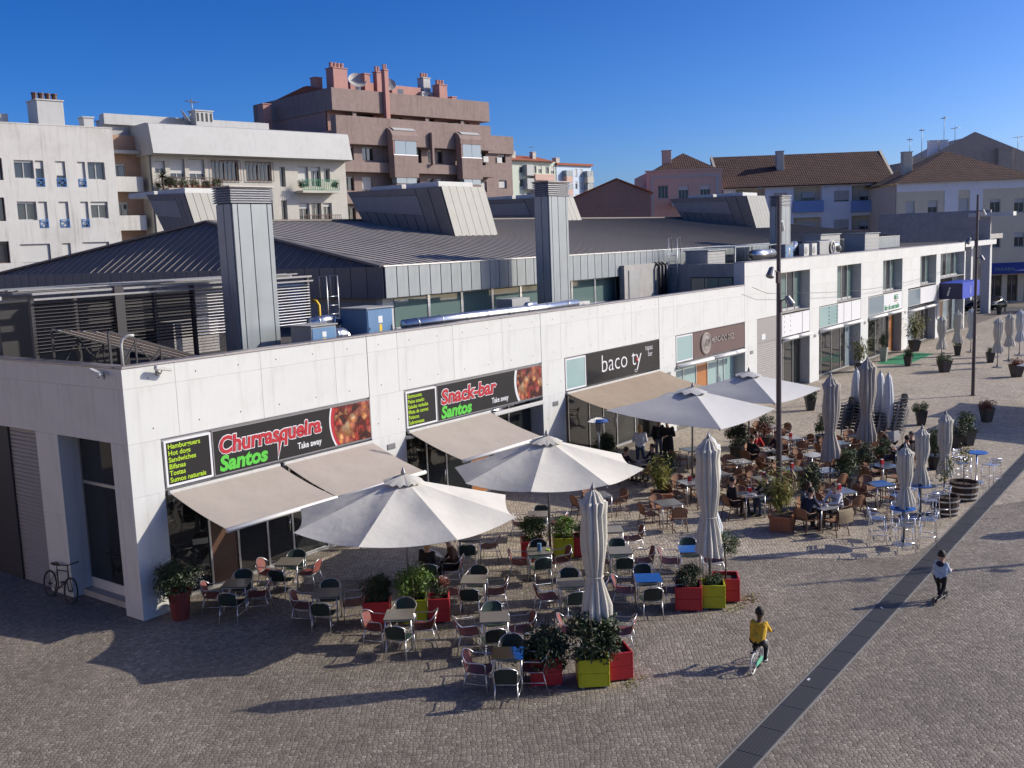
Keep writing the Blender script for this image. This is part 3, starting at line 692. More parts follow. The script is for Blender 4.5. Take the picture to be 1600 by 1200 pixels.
# equipment over the two storeys
def slabbox(name, label, x0,y0,z0,x1,y1,z1, m, cat='box'):
    T = thing(name, label, cat, (x0,y0,z0)); MB().box(0,0,0,x1-x0,y1-y0,z1-z0,.02).build('casing', m, T); MB().box(-.08,-.08,z1-z0+.001,x1-x0+.08,y1-y0+.08,z1-z0+.06,.01).build('lid', 'zinc', T)
    for k in range(4): MB().box(.1,-.02,.12+k*(z1-z0)*.2,(x1-x0)-.1,-.001,.12+k*(z1-z0)*.2+.03).build('rib', m, T)
    return T
slabbox('roof_hatch_box', 'pale concrete coloured box with zinc lid on the upper roof by ladder', 35.3,2.3,7.2,37.4,3.6,7.95,'unit_grey')
T = thing('duct_canopy', 'thin zinc canopy on posts sheltering ducts on the upper roof', 'canopy', (38.0,2.0,7.2))
MB().box(0,0,.86,7.4,1.9,.92).build('sheet','zinc',T)
for x in (.1,2.4,4.8,7.2): MB().box(x,.05,0,x+.08,.13,.859).build('post','unit_white' if x==.1 else 'grey_metal',T)
duct('silver duct lying under the thin zinc canopy', [(39.6,1.7,7.62),(42.3,1.7,7.62)], .26); duct('silver duct elbow beside the third zinc chimney', [(44.4,1.8,7.6),(45.3,1.8,7.65),(46.4,2.0,8.05)], .2); duct('pair of silver ducts beyond the grey fan housing', [(52.4,2.2,7.75),(54.2,2.2,7.8),(55.2,2.4,7.5)], .2)
unit('ventilation_unit', 'light blue ventilation box behind the lamp post on upper roof', 43.2, 1.3, 7.2, 1.2, 1.0, .85, 'unit_grey', stickers=True)
T = thing('fan_housing', 'grey snail shaped fan housing with dark open mouth on upper roof', 'fan', (49.2,1.5,7.2))
MB().box(0,0,.05,2.0,1.1,.95,.05).build('casing','unit_grey',T); s = MB(); s.lathe([(.40,0),(.44,.1),(.36,.1),(.34,.0)],18,cap=False); o = s.build('mouth','galv',T,(2.15,-.0,.5)); o.rotation_euler=(R(90),0,0); s=MB(); s.lathe([(.35,0),(.35,.02)],16); o=s.build('opening','black',T,(2.15,.06,.5)); o.rotation_euler=(R(90),0,0)
MB().box(2.0,.06,.05,2.7,1.0,1.0,.08).build('scroll','unit_grey',T); MB().box(0,.1,0,2.6,.2,.049).build('base_rail','dark_metal',T)
slabbox('roof_vent_box', 'dark grey box with lid beyond the fan housing', 52.9,2.8,7.2,56.6,4.0,8.5,'unit_grey')
slabbox('roof_louvre_box', 'large grey louvred vent box standing near far end of upper roof', 60.6,2.4,7.2,63.8,3.9,8.45,'unit_grey')
# plank and conduits on the upper roof edge
tag(MB().box(36,.75,7.21,42,.9,7.26).build('loose_plank','wood'), 'long pale plank lying on the upper roof edge', 'plank')
# security cameras and pole at the corner
def cctv(label, loc, rz, tilt):
    T = thing('security_camera', label, 'camera', loc, rz)
    MB().box(-.04,-.02,-.1,.04,0,.06,.01).build('wall_plate','grey_metal',T); MB().tube([(0,-.02,0),(0,-.14,-.05),(0,-.2,.03)], .014).build('bracket','grey_metal',T)
    o = MB().box(-.20,-.06,-.05,.26,.06,.05,.02).build('housing','unit_white',T,(0,-.22,.09)); o.rotation_euler = (0, R(tilt), 0)
    return T
cctv('white security camera on sunlit front near the building corner', (.95,-.002,6.02), R(0), 12)
cctv('white security camera on shaded end wall near the building corner', (-.002,.75,6.02), R(-90), 14)
tag(MB().tube([(.16,.16,6.24),(.16,.16,6.75),(.2,.13,6.9),(.32,.05,6.96),(.42,0,6.95)], .035, 8).build('bent_pole','unit_white'), 'short bent white pole rising from the parapet corner', 'pole')

# ------------------------------------------------------------------ signs
def text(body, size, m, parent, loc, ext=.006, off=0., shear=0., sx=1., name='lettering', align='LEFT', rz=0):
    c = bpy.data.curves.new('lettering', 'FONT'); c.body = body; c.size = size; c.extrude = ext; c.offset = off; c.shear = shear; c.align_x = align; c.resolution_u = 3
    o = bpy.data.objects.new('tmp', c); COL.objects.link(o); dg = bpy.context.evaluated_depsgraph_get()
    me = bpy.data.meshes.new_from_object(o.evaluated_get(dg)); bpy.data.objects.remove(o); me.materials.clear(); me.materials.append(M[m])
    t = obj(name, me, parent, loc, rot=(R(90), 0, rz)); t.scale = (sx, 1, 1); return t
def food_print():
    m = bpy.data.materials.new('food_print'); m.use_nodes = True; nt = m.node_tree; b = nt.nodes['Principled BSDF']; N = nt.nodes.new; Lk = nt.links.new
    tc = N('ShaderNodeTexCoord'); v = N('ShaderNodeTexVoronoi'); v.inputs['Scale'].default_value = 4.2; Lk(tc.outputs['Object'], v.inputs['Vector'])
    n = N('ShaderNodeTexNoise'); n.inputs['Scale'].default_value = 3.2; n.inputs['Detail'].default_value = 8; n.inputs['Roughness'].default_value = .7; n.inputs['Distortion'].default_value = 1.0; Lk(tc.outputs['Object'], n.inputs['Vector'])
    cr = N('ShaderNodeValToRGB'); e = cr.color_ramp.elements; e[0].position = .32; e[0].color = (.02,.008,.008,1); e[1].position = .74; e[1].color = (.9,.72,.45,1)
    for p, c in ((.42,(.16,.015,.012)),(.5,(.50,.05,.03)),(.58,(.62,.22,.17)),(.66,(.75,.30,.04))): k = e.new(p); k.color = (*c,1)
    sc_ = N('ShaderNodeSeparateColor'); Lk(v.outputs['Color'], sc_.inputs[0]); av = N('ShaderNodeMath'); av.operation='MULTIPLY_ADD'; av.inputs[1].default_value=.34; Lk(sc_.outputs[0], av.inputs[0]); hv = N('ShaderNodeMath'); hv.operation='MULTIPLY_ADD'; hv.inputs[1].default_value=.75; hv.inputs[2].default_value=-.02; Lk(n.outputs[0], hv.inputs[0]); Lk(hv.outputs[0], av.inputs[2]); Lk(av.outputs[0], cr.inputs[0]); mx = N('ShaderNodeMix'); mx.data_type='RGBA'; mx.blend_type='MULTIPLY'; mx.inputs[0].default_value=.8; Lk(cr.outputs[0], mx.inputs[6]); 
    c2 = N('ShaderNodeValToRGB'); c2.color_ramp.elements[0].color=(1,.85,.8,1); c2.color_ramp.elements[1].position=.55; c2.color_ramp.elements[1].color=(.12,.06,.06,1); Lk(v.outputs['Distance'], c2.inputs[0]); Lk(c2.outputs[0], mx.inputs[7]); Lk(mx.outputs[2], b.inputs['Base Color']); b.inputs['Roughness'].default_value=.35
    M['food_print'] = m
food_print()
def clip_disc(cx, cz, r, x0, x1, z0, z1):
    pts = []
    for k in range(72):
        t = 2*math.pi*k/72; pts.append((cx+r*math.cos(t), cz+r*math.sin(t)))
    def clip(p, f, inter):
        out = []
        for i in range(len(p)):
            a, b_ = p[i-1], p[i]
            if f(b_):
                if not f(a): out.append(inter(a, b_))
                out.append(b_)
            elif f(a): out.append(inter(a, b_))
        return out
    for ax, lim, sg in ((0,x0,1),(0,x1,-1),(1,z0,1),(1,z1,-1)):
        pts = clip(pts, lambda p: (p[ax]-lim)*sg >= 0, lambda a, b_: tuple(a[j]+(b_[j]-a[j])*((lim-a[ax])/(b_[ax]-a[ax])) for j in (0, 1)))
    return pts
def board(x0, x1, z0, z1, m, parent, y=-.005, t=.06, frame='alu', fw=.05, name='panel'):
    MB().box(x0+fw, y, z0+fw, x1-fw, y+t-.02, z1-fw).build(name, m, parent)
    s = MB(); s.box(x0,y-.012,z0,x1,y+t,z0+fw); s.box(x0,y-.012,z1-fw,x1,y+t,z1); s.box(x0,y-.012,z0+fw,x0+fw,y+t,z1-fw); s.box(x1-fw,y-.012,z0+fw,x1,y+t,z1-fw); s.build('frame', frame, parent)
# first sign
T = thing('shop_sign', 'black sign lettered Churrasqueira Santos with round grilled meat picture', 'sign', (.90,0,SZ)); w_ = JX[0]-.90-.01; h_ = LZ-SZ-.01
MB().box(0,.06,0,w_,.14,h_).build('backing','grey_metal',T)
board(.05, 1.42, .08, h_-.06, 'black_sign', T, frame='white_sign', fw=.055)
for i, ln in enumerate(['Hamburguers','Hot dogs','Sandwiches','Bifanas','Tostas','Sumos naturais']): text(ln, .172, 'lime_sign', T, (.15, -.008, h_-.275-i*.168), off=.003)
board(1.45, w_, .06, h_-.04, 'black_sign', T, fw=.03, frame='grey_metal')
text('Churrasqueira', .62, 'white_sign', T, (1.62,-.010,.62), off=.044, shear=.12, sx=.97); text('Churrasqueira', .62, 'red_sign', T, (1.62,-.020,.62), off=.020, shear=.12, sx=.97)
MB().prism([(3.55,.70),(3.75,.70),(3.53,.08)],(-.016,-.006),'y').build('letter_tail','white_sign',T,fix=True); MB().prism([(3.60,.70),(3.71,.70),(3.55,.2)],(-.026,-.017),'y').build('letter_tail','red_sign',T,fix=True)
text('Santos', .54, 'green_sign', T, (1.62,-.010,.17), off=.022, shear=.15, sx=1.08); text('Take away', .25, 'white_sign', T, (4.25,-.010,.26), off=.004, sx=.82)
P = clip_disc(6.75,.78,1.28,1.49,w_-.04,.10,h_-.08); MB().prism(P,(-.010,-.006),'y').build('picture_border','white_sign',T,fix=True)
P = clip_disc(6.75,.78,1.22,1.49,w_-.04,.10,h_-.08); MB().prism(P,(-.016,-.0105),'y').build('picture_rim','red_sign',T,fix=True)
P = clip_disc(6.80,.78,1.16,1.49,w_-.04,.10,h_-.08); MB().prism(P,(-.021,-.0165),'y').build('picture','food_print',T,fix=True)
# second sign
x0 = JX[0]+PW+.01; T = thing('shop_sign', 'black sign lettered Snack-bar Santos with round grilled meat picture', 'sign', (x0,0,SZ)); w_ = JX[1]-x0-.01
MB().box(0,.06,0,w_,.14,h_).build('backing','grey_metal',T)
board(.05, 1.48, .08, h_-.06, 'black_sign', T, frame='white_sign', fw=.055)
for i, ln in enumerate(['Entrecosto','Peixe assado','Saladas variadas','Mista de carnes','Petiscos','Sobremesas']): text(ln, .172, 'lime_sign', T, (.14, -.008, h_-.275-i*.168), off=.002, sx=.86)
board(1.5, w_, .06, h_-.04, 'black_sign', T, fw=.03, frame='grey_metal')
text('Snack-bar', .66, 'white_sign', T, (1.7,-.010,.60), off=.044, shear=.12, sx=1.1); text('Snack-bar', .66, 'red_sign', T, (1.7,-.020,.60), off=.020, shear=.12, sx=1.1)
text('Santos', .54, 'green_sign', T, (1.68,-.010,.14), off=.022, shear=.15, sx=1.08); text('Take away', .27, 'white_sign', T, (4.35,-.010,.24), off=.004, sx=.82)
P = clip_disc(7.0,.80,1.32,1.54,w_-.04,.10,h_-.08); MB().prism(P,(-.010,-.006),'y').build('picture_border','white_sign',T,fix=True)
P = clip_disc(7.03,.80,1.22,1.54,w_-.04,.10,h_-.08); o = MB().prism(P,(-.021,-.0105),'y').build('picture','food_print',T,fix=True)
# third sign
x0 = JX[1]+PW+.01; T = thing('shop_sign', 'glossy black sign lettered baco ty tapas bar beside pale teal pane', 'sign', (x0,0,SZ)); w_ = JX[2]-x0-.01
MB().box(0,.08,0,w_,.14,h_).build('backing','grey_metal',T)
board(.03, 1.45, .03, h_-.04, 'teal_glass', T, frame='white_sign', fw=.06, name='glass_panel')
board(1.47, w_-.02, .03, h_-.03, 'black_gloss', T, fw=.02, frame='black')
text('baco ty', 1.02, 'white_sign', T, (2.55,-.012,.42), off=-.012, sx=1.08); text('tapas', .32, 'white_sign', T, (6.15,-.012,.94), off=-.003, sx=.95); text('bar', .32, 'white_sign', T, (6.35,-.012,.66), off=-.003, sx=.95)
s = MB(); s.prism([(5.35,.72),(5.50,.72),(5.46,.55),(5.39,.55)],(-.02,-.013),'y'); s.build('wine_mark','red_sign',T,fix=True); s = MB(); s.tube([(5.3+.12*math.cos(t*.5236),-.016,.17+.05*math.sin(t*.5236)) for t in range(12)],.012,5,closed=True); s.build('glass_foot_mark','white_sign',T)
# fourth sign
x0 = JX[2]+PW+.01; T = thing('shop_sign', 'brown sign with round stone relief and raised lettering beside teal pane', 'sign', (x0,0,SZ)); w_ = JX[3]-x0-.01
MB().box(0,.08,0,w_,.14,h_).build('backing','grey_metal',T)
board(.03, 1.62, .06, h_-.04, 'teal_glass', T, frame='white_sign', fw=.06, name='glass_panel')
board(1.66, w_-.02, .06, h_-.03, 'brown_sign', T, fw=.02, frame='brown_sign')
s = MB(); s.lathe([(.52,0),(.52,.05),(.46,.075),(.40,.05),(.36,.05),(.30,.07),(.0,.09)],28); o = s.build('relief','stone_relief',T,(2.95,-.006,.66)); o.rotation_euler=(R(90),0,0)
for k in range(5): MB().bar((2.72+k*.1,-.09,.55),(2.9+k*.1,-.09,.85),.03,.03).build('relief_mark','stone_relief',T)
text('MERCADO DEZ', .36, 'stone_relief', T, (3.52,-.02,.62), ext=.03, off=.006, sx=.98)
# white and teal sign panels of the two-storey length
x0 = JX[3]+PW+3.3; T = thing('sign_panel', 'blank white sign panels with bolt marks behind the lamp post', 'sign', (x0,0,SZ), group='blank sign panels'); w_ = JX[4]-x0-.01
board(0, w_*.72, .05, h_-.05, 'white_sign', T, frame='unit_white', fw=.02); board(w_*.72+.02, w_, .05, h_-.05, 'white_sign', T, frame='unit_white', fw=.02)
for k in range(4):
    for x in (.35, 1.2): MB().box(x,-.012,.25+k*.28,x+.03,-.006,.36+k*.28).build('bolt_mark','black',T)
x0 = JX[4]+PW+.01; T = thing('sign_panel', 'blank sign panels, one teal glass with black clips and three white', 'sign', (x0,0,SZ), group='blank sign panels'); w_ = JX[5]-x0-.01
board(0, 3.1, .03, h_-.03, 'teal_glass', T, frame='unit_white', fw=.03, name='glass_panel'); board(3.12, 4.2, .03, h_-.03, 'white_sign', T, frame='unit_white', fw=.015); board(4.22, 5.6, .03, h_-.03, 'white_sign', T, frame='unit_white', fw=.015); board(5.62, w_, .03, h_-.03, 'white_sign', T, frame='unit_white', fw=.015)
for k in range(5):
    for x in (1.55, 2.9): MB().box(x,-.014,.15+k*.23,x+.12,-.006,.24+k*.23).build('clip','black',T)
x0 = JX[5]+PW+.01; T = thing('shop_sign', 'white sign with green lettering flor do mercado beside grey glass pane', 'sign', (x0,0,SZ)); w_ = JX[6]-x0-.01
board(0, 3.2, .02, h_-.03, 'pale_glass', T, frame='unit_white', fw=.03, name='glass_panel'); board(3.22, w_, .02, h_-.03, 'white_sign', T, frame='unit_white', fw=.02)
text('flor do mercado', .50, 'dark_green', T, (3.4,-.012,.14), off=.012, sx=1.0); text('MEG', .52, 'dark_green', T, (5.5,-.012,.74), off=.004, sx=.95); text('restaurante', .13, 'red_sign', T, (5.5,-.012,.61), sx=1.2)
x0 = JX[6]+PW+.01; T = thing('sign_panel', 'blank sign panels, half grey glass and half plain white', 'sign', (x0,0,SZ-.05), group='blank sign panels'); w_ = JX[7]-x0-.01
board(0, 3.1, .03, h_-.03, 'pale_glass', T, frame='unit_white', fw=.03, name='glass_panel'); board(3.12, w_, .03, h_-.03, 'white_sign', T, frame='unit_white', fw=.02)
T = thing('information_awning', 'dark blue box awning with white letter i at far end', 'awning', (JX[7]+.9, 0, SZ))
MB().box(0,-1.7,0,.06,0,1.25).build('side','navy_sign',T); MB().box(.061,-1.75,0,5.6,-1.69,1.2).build('front','blue_sign',T); MB().box(.061,-1.689,1.201,5.6,0,1.25).build('top','blue_sign',T)
text('i', 1.0, 'white_sign', T, (-.014,-.55,.28), shear=.25, off=.01, rz=R(-90)); text('i', .9, 'white_sign', T, (2.4,-1.76,.3), shear=.25, off=.02)
tag(MB().box(JX[7]+.25,-.06,1.5,JX[7]+.75,-.001,4.2).build('banner','unit_grey'), 'narrow grey vertical banner on the pier before blue awning', 'banner')

# ------------------------------------------------------------------ awnings
def awning(x0, x1, proj, zt, zb, m, label, arms=True):
    T = thing('awning', label, 'awning', (x0, 0, zt)); W = x1-x0; dz = zb-zt
    s = MB(); nx, ny = 16, 8; vs = []; s.smooth = True
    for j in range(ny+1):
        for i in range(nx+1):
            t = j/ny; sag = -.05*math.sin(math.pi*t)*(1-.5*math.sin(i/nx*math.pi*3)**2)
            vs.append((W*i/nx, -.05-proj*t, dz*t+sag+.012*math.sin(i*1.3)*t))
    fs = [(j*(nx+1)+i, j*(nx+1)+i+1, (j+1)*(nx+1)+i+1, (j+1)*(nx+1)+i) for j in range(ny) for i in range(nx)]
    s.add(vs, fs); s.add([(v[0], v[1], v[2]-.008) for v in vs], [f[::-1] for f in fs]); s.build('fabric', m, T)
    MB().box(-.03,-.09,-.06,W+.03,.0,.05,.015).build('cassette', 'unit_white', T)
    MB().tube([(-.02,-.05-proj,dz-.02),(W+.02,-.05-proj,dz-.02)], .06, 10).build('front_bar', 'white_plastic', T)
    if arms:
        for x in (.35, W-.35): 
            k = .5 if x < 1 else -.5
            MB().bar((x,-.06,-.16),(x+k,-.06-proj*.5,dz*.5-.2),.05).build('arm','unit_white',T); MB().bar((x+k,-.06-proj*.5,dz*.5-.2),(x,-proj,dz-.06),.05).build('arm','unit_white',T)
    return T
awning(.98, 4.42, 2.2, 3.0, 2.38, 'awning_cloth', 'beige awning below the Hamburguers list, nearest the building corner')
awning(4.60, 7.98, 2.1, 3.0, 2.32, 'awning_cloth', 'beige awning below the grilled meat picture of the Churrasqueira sign')
awning(9.62, 13.72, 2.2, 3.02, 2.33, 'awning_cloth', 'beige awning below the Snack-bar lettering')
tag(MB().box(13.85,-.14,2.83,16.9,-.002,2.97,.03).build('awning_cassette','unit_white'), 'closed white awning box beside the Snack-bar awning', 'awning', 'closed awning boxes')
awning(18.5, 25.72, 2.35, 2.98, 2.38, 'awning_cloth_brown', 'wide brown weathered awning below the baco ty sign')
def closed(x0, x1, z, label):
    T = thing('closed_awning', label, 'awning', (x0,0,z), 0, 'closed awning boxes'); W = x1-x0
    for a, b_ in ((0,W*.5-.03),(W*.5+.03,W)): MB().tube([(a,-.12,0),(b_,-.12,0)],.085,10).build('front_bar','white_plastic',T)
    MB().box(0,-.06,-.14,W,-.001,.09,.01).build('cassette','unit_white',T); MB().box(W*.5-.029,-.18,-.08,W*.5+.029,-.05,.08).build('joint','grey_metal',T)
closed(JX[2]+PW+.05, JX[3]-.3, 2.93, 'rolled white awning under the brown sign with round relief'); closed(JX[3]+PW+3.32, JX[4]-.1, 2.95, 'rolled white awning under blank panels by the lamp post')
closed(JX[4]+PW+.03, JX[5]-.1, 2.93, 'rolled white awning under the teal panel with black clips'); closed(JX[5]+PW+.03, JX[6]-.1, 2.92, 'rolled white awning under the flor do mercado sign'); closed(JX[6]+PW+.03, JX[7]-.1, 2.7, 'rolled white awning under the farthest blank panels')
# ------------------------------------------------------------------ buildings around the square
def tile_mat(name, col, zs=16., xs=20.):
    m = mat(name, col, .9, var=.3, scale=1.2, stain=.35); nt = m.node_tree; N = nt.nodes.new; Lk = nt.links.new; b = nt.nodes['Principled BSDF']
    src = b.inputs['Base Color'].links[0].from_socket; tc = N('ShaderNodeTexCoord')
    fac = None
    for d, sc in (('Z', zs), ('X', xs)):
        w_ = N('ShaderNodeTexWave'); w_.bands_direction = d; w_.inputs['Scale'].default_value = sc/6.283*1.0; w_.inputs['Distortion'].default_value = .6; w_.inputs['Detail'].default_value = 1; Lk(tc.outputs['Object'], w_.inputs['Vector'])
        mr = N('ShaderNodeMapRange'); mr.inputs[1].default_value = .15; mr.inputs[2].default_value = .5; mr.inputs[3].default_value = .42; mr.inputs[4].default_value = 1.25; Lk(w_.outputs[0], mr.inputs[0])
        if fac is None: fac = mr.outputs[0]
        else:
            mu = N('ShaderNodeMath'); mu.operation = 'MULTIPLY'; Lk(fac, mu.inputs[0]); Lk(mr.outputs[0], mu.inputs[1]); fac = mu.outputs[0]
    sc = N('ShaderNodeVectorMath'); sc.operation = 'SCALE'; Lk(src, sc.inputs[0]); Lk(fac, sc.inputs['Scale']); Lk(sc.outputs[0], b.inputs['Base Color'])
    bp = N('ShaderNodeBump'); bp.inputs['Strength'].default_value = .8; bp.inputs['Distance'].default_value = .06; Lk(fac, bp.inputs['Height']); Lk(bp.outputs[0], b.inputs['Normal'])
tile_mat('tiles_dark', (.098,.050,.040), 9.5, 7.5); tile_mat('tiles_brown', (.105,.056,.045), 9.5, 7.5)
def holes_wall(root, s0, s1, z0, z1, holes, m, y=0., t=.2, name='wall'):
    """a wall front with real openings; reveals go back by t"""
    S = sorted({s0, s1, *[min(max(h[0], s0), s1) for h in holes], *[min(max(h[1], s0), s1) for h in holes]}); Z = sorted({z0, z1, *[min(max(h[2], z0), z1) for h in holes], *[min(max(h[3], z0), z1) for h in holes]})
    b = MB()
    def inside(a, c): return any(h[0]-1e-6 <= a <= h[1]+1e-6 and h[2]-1e-6 <= c <= h[3]+1e-6 for h in holes)
    for i in range(len(S)-1):
        for j in range(len(Z)-1):
            if not inside((S[i]+S[i+1])/2, (Z[j]+Z[j+1])/2): b.quad((S[i],y,Z[j]),(S[i+1],y,Z[j]),(S[i+1],y,Z[j+1]),(S[i],y,Z[j+1]))
    for h in holes:
        a, c, d, e = h[:4]
        b.quad((a,y,d),(a,y,e),(a,y+t,e),(a,y+t,d)); b.quad((c,y,d),(c,y+t,d),(c,y+t,e),(c,y,e)); b.quad((a,y,d),(a,y+t,d),(c,y+t,d),(c,y,d)); b.quad((a,y,e),(c,y,e),(c,y+t,e),(a,y+t,e))
    return b.build(name, m, root)
def window(root, h, y=0., t=.2, blind=0., glass_m='window_glass', frame_m='white_paint', n=2, sill=False, bl='blind'):
    a, c, d, e = h[:4]; f = .06
    s = MB(); s.box(a,y+t-.08,d,c,y+t,d+f); s.box(a,y+t-.08,e-f,c,y+t,e); s.box(a,y+t-.08,d+f,a+f,y+t,e-f); s.box(c-f,y+t-.08,d+f,c,y+t,e-f)
    for k in range(1, n): x = a+(c-a)*k/n; s.box(x-.03,y+t-.08,d+f,x+.03,y+t,e-f)
    W = s.build('window', frame_m, root)
    MB().box(a,y+t-.02,d,c,y+t+.02,e).build('pane', glass_m, W)
    if blind: MB().box(a+.02,y+t-.13,e-(e-d)*blind,c-.02,y+t-.085,e-.01).build('blind', bl, W)
    if sill: MB().box(a-.06,y-.07,d-.07,c+.06,y+t-.085,d-.001).build('sill', frame_m, W)
    return W
def body(root, s0, s1, y0, y1, z0, z1, m, name='body'): return MB().box(s0, y0, z0, s1, y1, z1).build(name, m, root)
def pots(root, x0, x1, y0, y1, z, n, r, h, m, parent):
    for i in range(n):
        s = MB(); s.lathe([(r,0),(r,h*.75),(r*1.15,h*.8),(r*1.15,h)], 8); s.build('chimney_pot', m, parent, (x0+(x1-x0)*(i+.5)/n, (y0+y1)/2, z))
def stack(root, s0, s1, y0, d_, z0, z1, m, slots=False, npots=0, potm='terracotta', cap=True):
    c = MB().box(s0,y0,z0,s1,y0+d_,z1,.02).build('chimney', m, root)
    if cap: MB().box(s0-.06,y0-.06,z1+.001,s1+.06,y0+d_+.06,z1+.09).build('chimney_cap', m, c)
    if slots:
        n = 4
        for k in range(n):
            x = s0+(s1-s0)*(k+.5)/n; MB().box(x-.09,y0-.012,z1-.75,x+.09,y0-.001,z1-.12).build('vent_slot', 'black', c)
    if npots: pots(root, s0, s1, y0, y0+d_, z1+.09, npots, min(.2,(s1-s0)/npots*.42), .5, potm, c)
    return c
def dish(label, loc, r, rz, tilt=35, m='dish'):
    T = thing('satellite_dish', label, 'satellite dish', loc, rz)
    prof = [(.02,0)]+[(r*k/5, .18*r*(k/5)**2*1.6) for k in range(1,6)]
    s = MB(); s.lathe(prof+[(p[0]*.98, p[1]+.02) for p in prof[::-1]], 18, cap=False); o = s.build('reflector', m, T, (0,0,.75)); o.rotation_euler = (R(90-tilt),0,0)
    MB().tube([(0,.1,0),(0,.05,.75)], .04).build('mast','grey_metal',T); MB().tube([(0,-.05,.75-r*.7),(0,-r*.95,.95)], .02).build('feed_arm','grey_metal',T)
    return T
def antenna(label, loc, h, rz=0, n=5):
    T = thing('roof_antenna', label, 'antenna', loc, rz, 'roof antennas')
    MB().tube([(0,0,0),(0,0,h)], .035, 5).build('mast','grey_metal',T); MB().tube([(-.7,0,h-.25),(.7,0,h-.25)], .025, 5).build('boom','grey_metal',T)
    for k in range(n): x = -.6+1.2*k/(n-1); MB().tube([(x,-.3,h-.25),(x,.3,h-.25)], .018, 4).build('element','grey_metal',T)
    return T
def rail(root, s0, s1, y, z0, z1, m, n=8, d_=0., name='railing'):
    s = MB(); s.box(s0,y-.02,z1-.05,s1,y+.02,z1); s.box(s0,y-.02,z0,s1,y+.02,z0+.05)
    for k in range(n+1): x = s0+(s1-s0)*k/n; s.box(x-.018,y-.015,z0+.05,x+.018,y+.015,z1-.05)
    return s.build(name, m, root)
YB = R(-8)
# --- white apartment block at the far left
A = thing('apartment_block', 'stained white apartment block with small blue balconet rails at far left', 'building', (26.92,43.32,0), YB)
wins = [(-6.28,-5.07,14.12,15.3),(-1.51,-.34,14.12,15.3),(-6.35,-5.14,11.43,12.64),(-1.55,-.37,11.5,12.64),(-6.42,-4.51,8.67,9.88),(-2.34,-.51,8.9,9.9)]
doors = [(-4.96,-4.43,13.6,15.3),(-3.64,-3.01,13.6,15.3),(-2.2,-1.68,13.6,15.3),(-5.02,-4.45,10.9,12.64),(-3.69,-3.06,10.9,12.64),(-2.25,-1.72,10.9,12.64),(-3.71,-3.16,8.4,9.88)]
sidew = [(-9.2,-7.0,14.0,15.4),(-9.2,-7.1,11.4,12.9),(-9.2,-7.1,8.7,10.1)]
holes_wall(A, -14, .41, 0, 17.6, wins+doors+sidew, 'wall_white', t=.25)
body(A, -14, .405, .26, 9, 0, 17.55, 'wall_white')
for i, h in enumerate(wins): window(A, h, t=.25, blind=[.12,.0,.1,.2,.97,.6][i], n=2)
for i, h in enumerate(doors):
    window(A, h, t=.25, blind=[.3,.55,.9,.95,.95,.9,.9][i], n=1)
    if i < 6:
        a, c, d, e = h; s = MB(); s.box(a,-.03,d+.02,c,.0,d+.06); s.box(a,-.03,d+.5,c,0,d+.56); s.box(a,-.03,d+.06,a+.04,0,d+.5); s.box(c-.04,-.03,d+.06,c,0,d+.5); s.bar((a,-.015,d+.05),(c,-.015,d+.52),.04,.03); s.bar((a,-.016,d+.52),(c,-.016,d+.05),.04,.03); s.build('balconet_rail','blue_rail',A)
for h in sidew: window(A, h, t=.25, frame_m='wood_dark', n=2)
MB().box(-14,-.02,17.601,.45,.25,17.68).build('coping','wall_white',A); body(A,-14,-5.3,3.0,8,17.56,18.6,'white_paint','roof_house')
stack(A,-4.1,-2.35,1.0,1.7,17.56,19.35,'white_paint',npots=4,potm='wood_dark'); stack(A,-1.0,-.3,1.2,.8,17.56,18.4,'white_paint',cap=True)
# --- tan recessed block
A = thing('tan_apartment_block', 'narrow tan wall with two white balconies between the white blocks', 'building', (28.22,44.98,0), YB)
hs = [(.33,1.28,14.45,15.5),(.31,1.26,11.7,12.75),(.3,1.25,9.0,10.0)]
holes_wall(A, -.3, 3.4, 0, 17.5, hs, 'wall_tan', y=.8); body(A,-.3,3.4,1.01,8,0,17.45,'wall_tan')
for h in hs: window(A, h, y=.8, blind=.15)
for z in (13.43, 10.69, 8.0): s = MB(); s.box(-.05,-.3,z,2.0,.799,z+.12); s.box(-.05,-.3,z+.121,2.0,-.2,z+1.06); s.box(1.9,-.199,z+.121,2.0,.799,z+1.06); s.build('balcony','wall_white',A)
MB().box(-.05,.0,16.14,2.05,.799,16.38).build('ledge','wall_cream',A); stack(A,.3,1.35,2.0,.9,17.46,18.6,'white_paint',slots=True)
# --- white block with the deep sloping cornice
A = thing('cornice_apartment_block', 'off white block under a deep sloping white cornice with planted balconies', 'building', (30.47,43.69,0), YB)
W2 = [(.25,1.05,14.7,15.6),(1.39,2.57,14.3,15.8),(2.9,4.17,14.3,15.8),(4.77,7.0,14.28,15.8),(7.67,9.88,14.3,15.75),(10.6,11.13,13.86,15.41),(12.3,13.3,13.9,15.5),(13.55,14.5,13.9,15.5),(14.8,15.4,14.3,15.4),(10.57,11.1,11.24,12.8),(12.2,13.2,11.1,12.6),(13.4,14.35,11.1,12.6),(14.55,15.4,11.1,12.6),(1.4,2.6,11.3,12.8),(4.8,6.9,11.3,12.8),(7.7,9.8,11.3,12.8)]
holes_wall(A, 0, 17.0, 0, 16.3, W2, 'wall_cream', t=.3); body(A,.01,16.99,.31,9,0,16.25,'wall_cream')
for i, h in enumerate(W2): window(A, h, t=.3, blind=[.6,.7,.7,.1,.15,0,.9,.2,.1,0,.3,0,.2,.5,.4,.3][i], n=2 if h[1]-h[0] > .7 else 1, frame_m='white_paint' if i not in (3,4) else 'wood_dark')
for h in W2[3:5]: rail(A, h[0]-.1, h[1]+.1, -.12, h[2]-.05, h[3], 'wood_dark', 7, name='window_grille')
